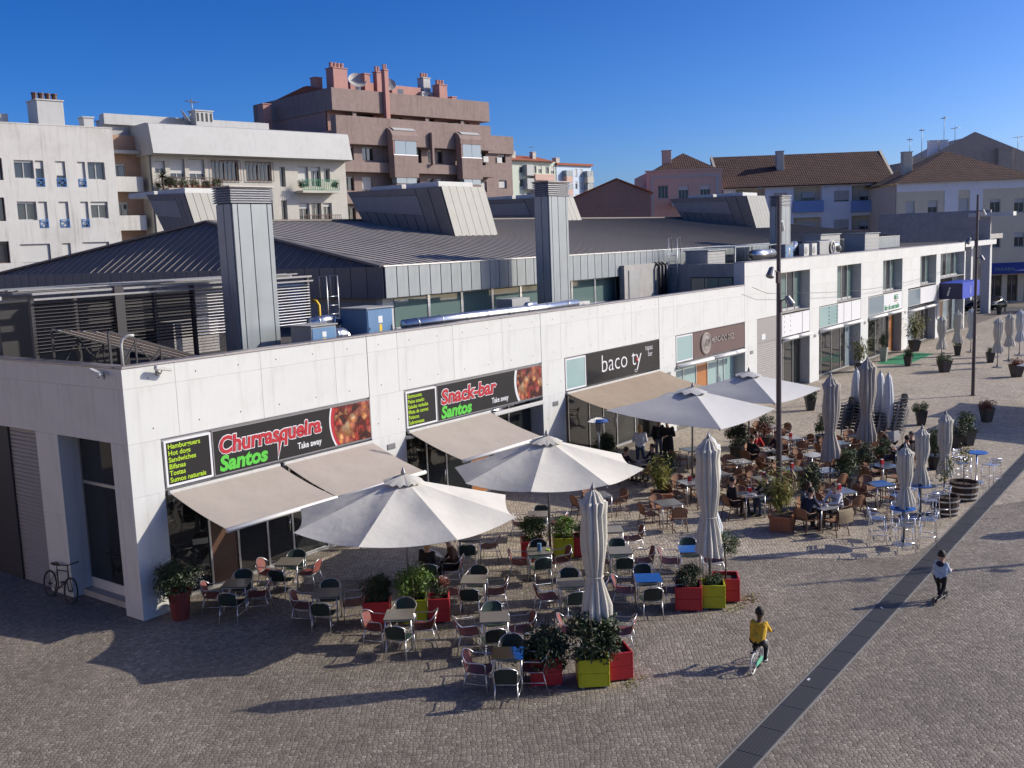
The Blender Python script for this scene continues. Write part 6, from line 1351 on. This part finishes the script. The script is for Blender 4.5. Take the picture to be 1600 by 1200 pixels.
# bicycle helper
def wheel(parent, c, r, tm='rubber', rm='alu', t=.022, spokes=14):
    W = empty('wheel', c); W.parent = parent
    MB().tube([(r*math.cos(2*math.pi*k/28),0,r*math.sin(2*math.pi*k/28)) for k in range(28)],t,7,closed=True).build('tyre',tm,W); rr = r-t*1.1
    MB().tube([(rr*math.cos(2*math.pi*k/28),0,rr*math.sin(2*math.pi*k/28)) for k in range(28)],.009,5,closed=True).build('rim',rm,W)
    b = MB()
    for k in range(spokes): a = 2*math.pi*k/spokes; b.tube([(0,(.02 if k % 2 else -.02),0),(rr*math.cos(a),0,rr*math.sin(a))],.0022,3)
    o = b.build('spokes',rm,W); o['kind']='stuff'; MB().tube([(0,-.045,0),(0,.045,0)],.02,8).build('hub',rm,W); return W
def bicycle(label, loc, rot, s=1., sh=.74, fm='black', tm='rubber', rm='alu', guard=None, wr=.33, group=None):
    T = thing('bicycle',label,'bicycle',loc,0,group,rot); T.scale=(s,s,s)
    wheel(T,(-.52,0,wr),wr,tm,rm); wheel(T,(.55,0,wr),wr,tm,rm)
    bb=(-.06,0,.28); st=(-.20,0,sh); ht=(.36,0,.80); hb=(.40,0,.62); ra=(-.52,0,wr); fa=(.55,0,wr)
    b=MB(); b.tube([bb,st],.017); b.tube([st,ht],.017); b.tube([bb,hb],.02); b.tube([ht,hb],.02)
    for y in (-.05,.05): b.tube([(bb[0],y*.6,bb[2]),(ra[0],y,ra[2])],.009); b.tube([(st[0],y*.4,st[2]-.05),(ra[0],y,ra[2])],.009)
    b.build('frame',fm,T)
    b=MB()
    for y in (-.05,.05): b.tube([(hb[0],y*.8,hb[2]),(.44,y,.5),(fa[0],y,fa[2])],.011)
    b.build('fork',fm,T)
    MB().tube([ht,(.33,0,.95)],.014).build('stem',rm,T); MB().tube([(.28,-.29,.99),(.34,-.12,.97),(.33,0,.95),(.34,.12,.97),(.28,.29,.99)],.013).build('handlebar',fm,T)
    for y in (-1,1): MB().tube([(.285,y*.27,.99),(.24,y*.33,.985)],.018).build('grip','rubber',T)
    MB().tube([st,(-.23,0,sh+.12)],.013).build('seat_post',rm,T); MB().prism([(-.40,-.075),(-.36,-.085),(-.12,-.03),(-.06,0),(-.12,.03),(-.36,.085),(-.40,.075)],(sh+.12,sh+.17),'z').build('saddle','black',T,fix=True)
    MB().lathe([(.09,-.006),(.09,.006)],16).build('chainring',rm,T,(bb[0],-.07,bb[2])).rotation_euler=(R(90),0,0)
    MB().tube([(bb[0],-.09,bb[2]),(bb[0]+.1,-.1,bb[2]-.13)],.009).build('crank',rm,T); MB().tube([(bb[0],.09,bb[2]),(bb[0]-.1,.1,bb[2]+.13)],.009).build('crank',rm,T)
    MB().box(bb[0]+.06,-.2,bb[2]-.145,bb[0]+.15,-.1,bb[2]-.12).build('pedal','black',T); MB().box(bb[0]-.15,.1,bb[2]+.12,bb[0]-.06,.2,bb[2]+.145).build('pedal','black',T)
    if guard: MB().prism([(-.5,wr-.06),(-.06,.2),(.02,.28),(-.06,.37),(-.5,wr+.06),(-.56,wr)],(-.10,-.085),'y').build('chain_guard',guard,T,fix=True)
    return T
bicycle('dark bicycle leaning against the shaded end wall',(-.30,3.35,0),(R(-8),0,R(-92)),1.02,rm='dark_metal')
# far car
def car(label, loc, rz):
    T = thing('parked_car',label,'car',loc,rz)
    pr = [(-2.1,.35),(-2.15,.62),(-2.05,.88),(-1.9,.95),(-1.55,1.38),(-1.2,1.47),(.2,1.47),(.95,1.0),(1.75,.88),(2.05,.72),(2.1,.4),(1.95,.28),(-1.95,.28)]
    b = MB(); b.smooth=True; n=len(pr); vs=[]
    for y,k in ((-.86,.0),(-.78,.06),(.78,.06),(.86,0)):
        for x,z in pr: vs.append((x,y*(1-.16*max(0,(z-.95)/.5)),z))
    fs=[(j*n+i,j*n+(i+1)%n,(j+1)*n+(i+1)%n,(j+1)*n+i) for j in range(3) for i in range(n)]+[tuple(range(n))[::-1],tuple(range(3*n,4*n))]
    b.add(vs,fs); me=b.mesh('body','car_black'); fixn(me); o=obj('body',me,T)
    for y in (-1,1):
        for x0,x1 in ((-1.5,-.75),(-.7,.05),(.1,.75)): MB().prism([(x0+.06,.98),(x1-.02 if x1<.5 else x1+.0,.98),(x1-.05 if x1<.5 else x1-.45,1.38),(x0+.12,1.38)],(y*.80-.012,y*.80+.012),'y').build('side_window','shop_glass',T,fix=True)
        for x in (-1.3,1.3): 
            W=empty('wheel',(x,y*.80,.31)); W.parent=T; w1=MB().lathe([(.2,-.09),(.31,-.08),(.31,.08),(.2,.09)],18).build('tyre','rubber',W); w1.rotation_euler=(R(90),0,0); w2=MB().lathe([(.19,-.075),(.19,.075),(.05,.08)],12).build('rim','alu',W); w2.rotation_euler=(R(90),0,0)
        MB().box(-2.14,y*.6-.14,.72,-2.05,y*.6+.14,.92,.02).build('tail_light','tail_light',T); MB().box(1.98,y*.6-.16,.62,2.09,y*.6+.16,.76,.02).build('headlight','pale_glass',T)
    return T
car('black hatchback parked before the blue awning of the corner house',(99.6,2.9,0),R(127.4))
for i,(x,y) in enumerate(((98.2,4.0),(99.9,1.6),(101.6,-.8))): tag(MB().lathe([(.07,0),(.07,.8),(.05,.86),(0.0,.88)],10).build('bollard','dark_metal',None,(x-2.2,y-1.2,0)), 'dark bollard %s on the far kerb by the black car' % ['left','middle','right'][i], 'bollard','bollards on the far kerb')
# red-leaved tree at the right edge
T = thing('red_leaved_tree','small red leaved tree in front of the corner house at right edge','tree',(101.5,-5.4,0)); MB().tube([(0,0,0),(.05,0,1.6),(.1,.1,2.8)],[.12,.09,.05],8).build('trunk','bark',T); b=MB(); rg=random.Random(99); clumps(b,(0,0,3.8),(1.9,1.9,1.7),40,60,.28,rg); b.build('crown','leaf_red',T)
# ------------------------------------------------------------------ people
def capsule(b, a, c, ra, rc, n=10):
    a = Vector(a); c = Vector(c); d = c-a; L = max(d.length,1e-5); d = d/L
    pts = []; rs = []
    for k in range(4): t = k/4*math.pi/2; pts.append(a-d*ra*math.cos(t)); rs.append(max(.001,ra*math.sin(t)))
    for k in range(5): pts.append(a.lerp(c,k/4)); rs.append(ra+(rc-ra)*k/4)
    for k in range(1,5): t = math.pi/2*(1-k/4); pts.append(c+d*rc*math.cos(t)); rs.append(max(.001,rc*math.sin(t)))
    b.tube(pts, rs, n)
def ellip(b, c, r, n=14):
    vs=[]; m=9
    for j in range(m+1):
        t=-math.pi/2+math.pi*j/m
        for k in range(n): a=2*math.pi*k/n; vs.append((c[0]+max(.002,r[0]*math.cos(t))*math.cos(a), c[1]+max(.002,r[1]*math.cos(t))*math.sin(a), c[2]+r[2]*math.sin(t)))
    b.add(vs,[(j*n+k,j*n+(k+1)%n,(j+1)*n+(k+1)%n,(j+1)*n+k) for j in range(m) for k in range(n)]+[tuple(range(n))[::-1],tuple(range(m*n,(m+1)*n))])
def person(label, loc, rz, J, wear, hair='hair_dark', skin='skin', long=False, vox=.016, S=1., group=None, kt=1., hk=1., bald=False, hood=None):
    """J: joints (metres, facing +y). One continuous body grown round the skeleton; hair is a child."""
    T = thing('person', label, 'person', loc, rz, group); T.scale = (S,S,S)
    top, leg, shoe = wear[:3]; segs = []; b = MB()
    V = {k: Vector(v) for k, v in J.items()}
    def cap(a, c, ra, rc, reg): capsule(b, a, c, ra*kt if reg != skin else ra, rc*kt if reg != skin else rc); segs.append((Vector(a), Vector(c), reg))
    hip, ch, nk, hd = V['hip'], V['chest'], V['neck'], V['head']
    sd = (V['shR']-V['shL']).normalized(); fw = Vector((-sd.y, sd.x, 0)); fw = fw if fw.length > .1 else Vector((0,1,0))
    for s in (-1,1):
        cap(hip+sd*s*.075+Vector((0,0,.02)), ch+sd*s*.085, .105, .108, top); 
    capsule(b, hip+Vector((0,0,-.02)), hip+Vector((0,0,.05)), .12, .115); segs.append((hip-Vector((0,0,.10)), hip-Vector((0,0,.05)), leg)); cap(ch, nk-Vector((0,0,.05)), .11, .075, top)
    cap(nk-Vector((0,0,.04)), hd-Vector((0,0,.07)), .055, .052, skin)
    for s, q in ((-1,'L'),(1,'R')):
        cap(ch+sd*s*.10+Vector((0,0,.06)), V['sh'+q], .085, .068, top); cap(V['sh'+q], V['el'+q], .060, .047, top); cap(V['el'+q], V['wr'+q], .045, .033, wear[3] if len(wear) > 3 else top)
        cap(hip+sd*s*.09, V['kn'+q], .092, .064, leg); cap(V['kn'+q], V['an'+q], .062, .042, leg)
        an = V['an'+q]; kd = (V['kn'+q]-an); ft = V.get('ft'+q, fw*.16); cap(an+Vector((0,0,-.03))-ft*.2, an+Vector((0,0,-.045))+ft, .042, .034, shoe)
        # hand: palm, four fingers, thumb
        wr = V['wr'+q]; hdir = (wr-V['el'+q]).normalized(); side = hdir.cross(Vector((0,0,1))); side = side.normalized() if side.length > .1 else Vector((1,0,0)); dn = side.cross(hdir)
        pc = wr+hdir*.06; cap(wr+hdir*.01, pc, .03, .032, skin)
        for f in range(4):
            o = side*(f-1.5)*.021; L = (.062,.074,.07,.054)[f]; m_ = pc+o+hdir*(.025+L*.55); cap(pc+o+hdir*.015, m_, .0105, .010, skin); cap(m_, m_+hdir*L*.25-dn*L*.45*(1 if dn.z > 0 else -1), .010, .008, skin)
        cap(wr+hdir*.035+side*.03*(-s), wr+hdir*.085+side*.058*(-s), .013, .010, skin)
    ellip(b, hd, (.075*hk,.094*hk,.118*hk)); segs.append((hd-Vector((0,0,.05)), hd+Vector((0,0,.06)), skin))
    hf = V.get('face', fw).normalized(); hs = Vector((hf.y,-hf.x,0)).normalized()
    capsule(b, hd+hf*.092+Vector((0,0,.02)), hd+hf*.112-Vector((0,0,.015)), .010, .014); ellip(b, hd+hf*.045-Vector((0,0,.075)), (.052,.05,.045))
    for s in (-1,1): ellip(b, hd+hs*s*.078-Vector((0,0,.005)), (.014,.022,.032))
    me = b.mesh('body', [skin]); ob = bpy.data.objects.new('tmp', me); COL.objects.link(ob)
    md = ob.modifiers.new('r','REMESH'); md.mode = 'VOXEL'; md.voxel_size = vox; sm = ob.modifiers.new('s','SMOOTH'); sm.factor = .5; sm.iterations = 2
    dg = bpy.context.evaluated_depsgraph_get(); m2 = bpy.data.meshes.new_from_object(ob.evaluated_get(dg)); bpy.data.objects.remove(ob); m2.name = 'body'
    regs = []
    for s_ in segs:
        if s_[2] not in regs: regs.append(s_[2])
    m2.materials.clear()
    for r_ in regs: m2.materials.append(M[r_])
    S2 = [(a, c-a, max((c-a).length_squared,1e-9), regs.index(r_)) for a, c, r_ in segs]; idx = []
    for p in m2.polygons:
        c = p.center; best = 9; bi = 0
        for a, d, l2, ri in S2:
            t = max(0, min(1, (c-a).dot(d)/l2)); e = (c-a-d*t).length_squared
            if e < best: best = e; bi = ri
        if (c-hd).length < .135 and c.z > hd.z-.13: bi = regs.index(skin)
        idx.append(bi)
    m2.polygons.foreach_set('material_index', idx); m2.polygons.foreach_set('use_smooth', [True]*len(idx)); obj('body', m2, T)
    for s in (-1,1):
        e = MB(); ellip(e, hd+hf*.086+hs*s*.03+Vector((0,0,.012)), (.010,.010,.007), 8); e.build('eye','hair_dark',T)
    e = MB(); capsule(e, hd+hf*.087-hs*.022-Vector((0,0,.05)), hd+hf*.087+hs*.022-Vector((0,0,.05)), .006, .006); e.build('mouth','wicker_red',T)
    if not bald:
        h = MB(); h.smooth = True; n = 18; m = 9; vs = []
        for j in range(m+1):
            t = j/m
            for k in range(n):
                a = 2*math.pi*k/n; d = hs*math.cos(a)+hf*math.sin(a); front = max(0, math.sin(a)); lim = (1.9 if not long else 2.3)-front*(1.05 if not long else 1.35)
                th = t*lim; wob = 1+.04*math.sin(5*a+j)
                vs.append(hd+Vector((0,0,.012))+(d*(.088*wob)*math.sin(th) if abs(math.sin(a)) < .5 else d*(.104*wob)*math.sin(th))+Vector((0,0,.128*math.cos(th)-(0 if not long else max(0,t-.6)*.22*(1-front)))))
        h.add(vs,[(j*n+k,(j+1)*n+k,(j+1)*n+(k+1)%n,j*n+(k+1)%n) for j in range(m) for k in range(n)]); h.build('hair',hair,T)
    if hood:
        e = MB(); ellip(e, nk-fw*.07-Vector((0,0,.05)), (.10,.05,.075)); e.build('hood',hood,T)
    return T
def sit(lean=0., arms='table', legs=0., turn=0., head=0.):
    c = .50; sh = c+.46; ly = lean
    J = dict(hip=(0,-.05,.54), chest=(0,-.05+ly*.55,.86), neck=(0,-.04+ly,1.06), head=(0,-.02+ly*1.15,1.215))
    J['shL']=(-.19,-.04+ly*.9,1.0); J['shR']=(.19,-.04+ly*.9,1.0)
    if arms == 'table': J.update(elL=(-.25,.12+ly*.8,.80), elR=(.25,.12+ly*.8,.80), wrL=(-.12,.36+ly*.5,.79), wrR=(.12,.36+ly*.5,.79))
    elif arms == 'lap': J.update(elL=(-.25,-.02+ly*.6,.76), elR=(.25,-.02+ly*.6,.76), wrL=(-.10,.20,.68), wrR=(.10,.20,.68))
    elif arms == 'paper': J.update(elL=(-.27,.10+ly,.80), elR=(.27,.10+ly,.80), wrL=(-.20,.34,.95), wrR=(.20,.34,.95))
    else: J.update(elL=(-.24,.05,.80), elR=(.26,.05,.80), wrL=(-.10,.30,.80), wrR=(.10,.20,1.02))
    J.update(knL=(-.13,.38,.54), knR=(.13,.38+legs*.05,.54+legs*.06), anL=(-.13,.36,.085), anR=(.12-legs*.05,.42+legs*.12,.085+legs*.1))
    J['face']=(math.sin(head),math.cos(head),-.1)
    return J
def stand(lean=0., arms=0, head=0.):
    J = dict(hip=(0,0,.92), chest=(0,lean*.5,1.26), neck=(0,lean,1.47), head=(0,lean*1.2+.02,1.625), shL=(-.19,lean*.9,1.41), shR=(.19,lean*.9,1.41), knL=(-.10,.03,.50), knR=(.11,.05,.50), anL=(-.11,0,.09), anR=(.13,.06,.09))
    if arms == 0: J.update(elL=(-.26,-.02,1.12), elR=(.26,-.02,1.12), wrL=(-.24,.12,.88), wrR=(.24,.12,.88))
    else: J.update(elL=(-.26,.02,1.13), elR=(.26,.02,1.13), wrL=(-.08,.26,1.15), wrR=(.08,.27,1.12))
    J['face']=(math.sin(head),math.cos(head),-.15); return J
def at_table(tab, rots, i, side, off):
    x, y = tab[i][0], tab[i][1]; rz = rots[i]; ox, oy, a = {'l': (-off,0,-math.pi/2), 'r': (off,0,math.pi/2), 'f': (0,-off,0), 'b': (0,off,math.pi)}[side]
    return (x+math.cos(rz)*ox-math.sin(rz)*oy, y+math.sin(rz)*ox+math.cos(rz)*oy, 0), rz+a
def seat(tab, rots, i, side, label, J, wear, off=.62, turn=0., **k):
    l, a = at_table(tab, rots, i, side, off); return person(label, l, a+turn, J, wear, group='people at the terrace tables', **k)
W_BLK = ('cloth_black','cloth_black','black')
seat(TA,TAR,10,'f','blond person in black sitting with crossed legs by first open parasol',sit(.06,'lap',1,head=.6),('cloth_black','cloth_black','shoe_white'),hair='hair_blond',long=True,off=.5,turn=-.5,vox=.012)
p = seat(TA,TAR,10,'r','person in brown jacket reading newspaper under the first open parasol',sit(.12,'lap',0,head=0),('cloth_brown','cloth_black','black'),off=.6,turn=.35,hair='hair_grey',vox=.012)
l, a = at_table(TA,TAR,10,'r',.6); q = Vector(l)+Vector((-math.sin(a+.35),math.cos(a+.35),0))*.28
T = thing('newspaper','open newspaper held under the first open parasol','newspaper',(q.x,q.y,.78),a+.35); 
for s in (-1,1): MB().slab([(0,0,0),(s*.26,.05,.03),(s*.26,.28,.16),(0,.24,.13)],(0,0,.004)).build('page','white_sign',T,fix=True)
seat(TBn,TBR,2,'l','person in black on the left of the black clad pair',sit(.03,'lap',1),W_BLK); seat(TBn,TBR,2,'r','person in black with grey trousers, right one of black clad pair',sit(.12,'table',0),('cloth_black','cloth_jeans','black'))
seat(TBn,TBR,5,'b','person in bright red jacket sitting beyond the near lamp post',sit(.10,'table',0),('cloth_red','cloth_black','black')); seat(TBn,TBR,5,'l','person in dark coat facing the red jacketed person from left',sit(.08,'table'),W_BLK,hair='hair_brown'); seat(TBn,TBR,5,'r','person in dark coat half hidden behind the near lamp post',sit(.08,'table'),('cloth_navy','cloth_black','black'))
seat(TBn,TBR,9,'l','person in dark blue jacket bending over the striped sweater table',sit(.2,'table'),('cloth_navy','cloth_black','black'))
p = seat(TBn,TBR,9,'r','person in black and white striped sweater',sit(.14,'table'),('cloth_white','cloth_black','black'))
seat(TBn,TBR,9,'b','person in grey facing the camera at the striped sweater table',sit(.08,'face'),('cloth_grey','cloth_jeans','black'),hair='hair_brown',long=True)
l, a = at_table(TBn,TBR,9,'r',.62)
for k in range(3): b = MB(); b.tube([(.185*math.cos(t*.3927)*(1.06),.12*math.sin(t*.3927)-.04+.035*k,.0) for t in range(16)],.018,5,closed=True); b.build('sweater_stripe','cloth_stripe',p,(0,0,.66+k*.10))
seat(TBn,TBR,13,'b','bald person in black reading a raised newspaper',sit(0,'paper'),W_BLK,bald=True); seat(TBn,TBR,13,'l','person in brown left of the newspaper reader',sit(.1,'table'),('cloth_brown','cloth_jeans','black'),hair='hair_brown',long=True); seat(TBn,TBR,13,'f','person in black with back turned before the newspaper reader',sit(.1,'table'),W_BLK); seat(TBn,TBR,13,'r','person in black right of the newspaper reader',sit(.05,'table'),W_BLK)
l, a = at_table(TBn,TBR,13,'b',.62); q = Vector(l)+Vector((-math.sin(a),math.cos(a),0))*.42
T = thing('newspaper','newspaper held up by the bald person in black','newspaper',(q.x,q.y,.95),a)
for s in (-1,1): MB().slab([(0,0,0),(s*.28,-.08,0),(s*.28,-.10,.42),(0,-.02,.42)],(0,.004,0)).build('page','unit_grey',T,fix=True)
# jacket on a chair back
l, a = at_table(TBn,TBR,9,'f',.62); T = thing('jacket','khaki jacket hung over a cane chair back by the striped sweater','jacket',l,a)
b = MB(); rows=[[(-.27+.068*i, y-.03*math.cos((i-4)*.4), z) for i in range(9)] for y,z in ((-.24,.62),(-.27,.76),(-.30,.815),(-.335,.77),(-.35,.6),(-.345,.42))]; weave(b,rows); b.build('cloth','cloth_khaki',T)
# standing people under the square parasol
person('blond person in white top and jeans standing by the bar door',(19.7,-2.5,0),R(-70),stand(.03,1),('cloth_white','cloth_jeans','black'),hair='hair_blond',long=True,group='people standing at the bar'); PC = person('tall person in long black coat standing under the square parasol',(20.9,-3.05,0),R(100),stand(.05,1),W_BLK,S=1.06,group='people standing at the bar'); person('person in black beside the one in long black coat',(21.3,-2.4,0),R(150),stand(.02,0),('cloth_black','cloth_grey','black'),hair='hair_grey',group='people standing at the bar')
b = MB(); b.lathe([(.20,.55),(.19,.8),(.175,1.0),(.16,1.0)],14,cap=False); o = b.build('coat_tails','cloth_black',PC); o.scale=(1.1,.85,1.0)
# boy on the small bicycle
BK = (5.42,-13.52,0); bz = R(6)
bicycle('small white tyred bicycle with green chain guard ridden by the boy',BK,(0,0,bz),.74,sh=.55,fm='unit_white',tm='white_paint',rm='alu',guard='wicker_teal' if 'wicker_teal' in M else 'green_mint',wr=.27)
Jb = dict(hip=(0,-.13,.60), chest=(0,-.04,.83), neck=(0,.02,.985), head=(0,.05,1.125), shL=(-.13,.0,.93), shR=(.13,.0,.93), elL=(-.20,.10,.76), elR=(.20,.10,.76), wrL=(-.185,.21,.745), wrR=(.185,.21,.745), knL=(-.10,.14,.50), knR=(.10,.12,.40), anL=(-.10,-.01,.32), anR=(.10,.07,.135), face=(0,1,-.2), ftL=(0,.10,0), ftR=(0,.10,0))
person('boy in yellow shirt and dark trousers riding a small bicycle',BK,bz-math.pi/2,Jb,('cloth_yellow','cloth_black','shoe_white','cloth_black'),skin='skin_dark',vox=.011,kt=.84)
# boy on the scooter
SK = (11.05,-15.6,0); sz_ = R(-8)
T = thing('kick_scooter','black kick scooter ridden by the boy in pale shirt','scooter',SK,sz_)
wheel(T,(-.30,0,.09),.09,'rubber','dark_metal',.018,6); wheel(T,(.32,0,.09),.09,'rubber','dark_metal',.018,6); MB().box(-.30,-.06,.10,.22,.06,.13,.01).build('deck','black',T); MB().tube([(.20,0,.12),(.30,0,.22)],.022).build('neck','black',T); MB().tube([(.32,0,.1),(.27,0,.3),(.20,0,.74)],.02).build('steering_post','black',T); MB().tube([(.19,-.19,.75),(.20,0,.74),(.19,.19,.75)],.014).build('handlebar','black',T); MB().box(-.40,-.04,.17,-.28,.04,.19,.01).build('rear_mudguard','black',T)
Js = dict(hip=(0,-.02,.62), chest=(0,.01,.83), neck=(0,.04,.98), head=(0,.06,1.115), shL=(-.12,.02,.92), shR=(.12,.02,.92), elL=(-.19,.06,.76), elR=(.19,.06,.76), wrL=(-.16,.17,.76), wrR=(.16,.17,.76), knL=(-.06,.06,.39), knR=(.08,.0,.38), anL=(-.035,.02,.215), anR=(.05,-.12,.215), face=(0,1,-.2), ftL=(0,.10,0), ftR=(0,.10,0))
person('boy in pale shirt and dark trousers standing on a kick scooter',SK,sz_-math.pi/2,Js,('cloth_pale_blue','cloth_black','black'),skin='skin',vox=.011,hood='cloth_navy',kt=.82)
# small litter
for i,(x,y) in enumerate(((5.3,-14.6),(9.9,-14.6))): tag(MB().box(-.05,-.02,0,.05,.02,.012,.003).build('paper_scrap','white_sign',None,(x,y,.016),.7*i), 'white paper scrap on the drain grating, %s' % ['nearer the camera','farther one'][i],'litter','paper scraps')

# plants on the balcony of the cornice block and a yucca at its corner
AB = Matrix.Rotation(YB,4,'Z'); AO = Vector((30.47,43.69,0))
for i,(x,z,k) in enumerate(((1.0,13.75,1.3),(1.9,13.7,1.0),(2.8,13.75,1.2),(3.7,13.7,.9),(4.6,13.75,1.2),(12.2,13.8,1.1),(15.3,13.75,.9))):
    q = AO+AB@Vector((x,-.75,z)); P = thing('balcony_plant', ['leafy plant at the left end of','small plant second along','bushy plant in the middle of','small plant fourth along','bushy plant at the right end of','trailing plant at left of the green rail on','small plant at right of the green rail on'][i]+' the cornice block balcony', 'plant', tuple(q), 0, 'plants on the cornice block balconies'); put_foliage(P,['dark','mid','redbush'][i % 3],(0,0,.25),k); obj('stem',ST[i % 3],P)
q = AO+AB@Vector((.1,-1.3,12.4)); P = thing('yucca_plant','spiky yucca at left end of the cornice block balcony','plant',tuple(q)); MB().tube([(0,0,0),(.05,0,1.2),(0,0,2.0)],[.09,.08,.07],8).build('trunk','bark',P)
b = MB(); rg = random.Random(8)
for c in ((0,0,2.0),(.35,.1,1.6),(-.3,.1,1.3)):
    for _ in range(70):
        d = Vector((rg.uniform(-1,1),rg.uniform(-1,1),rg.uniform(-.4,1))).normalized(); L = rg.uniform(.5,.85); s_ = d.cross(Vector((.3,.2,1))).normalized()*.035; p0 = Vector(c); b.add([p0-s_,p0+s_,p0+d*L-Vector((0,0,.08))],[(0,1,2)])
b.build('crown','leaf_dark',P)

seat(TBn,TBR,15,'l','person in dark clothes seated in shade near the standing couple',sit(.1,'table'),W_BLK,hair='hair_brown'); seat(TBn,TBR,15,'r','person in navy seated in shade near the standing couple',sit(.1,'table'),('cloth_navy','cloth_jeans','black'))
# fallen leaves round the planters
b = MB(); rg = random.Random(12)
for (cx,cy,n) in ((8.9,-11.75,60),(8.1,-11.7,30),(3.4,-11.75,25),(3.7,-6.6,20)):
    for _ in range(n):
        x,y = cx+rg.gauss(0,.22), cy+rg.gauss(0,.12); a = rg.uniform(0,6.28); L = rg.uniform(.025,.06); d = Vector((math.cos(a),math.sin(a),0)); e = Vector((-d.y,d.x,0))
        c = Vector((x,y,.012)); b.add([c-d*L,c+e*L*.4+Vector((0,0,.01)),c+d*L,c-e*L*.4],[(0,1,2),(0,2,3)])
tag(b.build('fallen_leaves','leaf_bamboo'),'yellowish fallen leaves scattered round the square planters','leaves',None,'stuff')
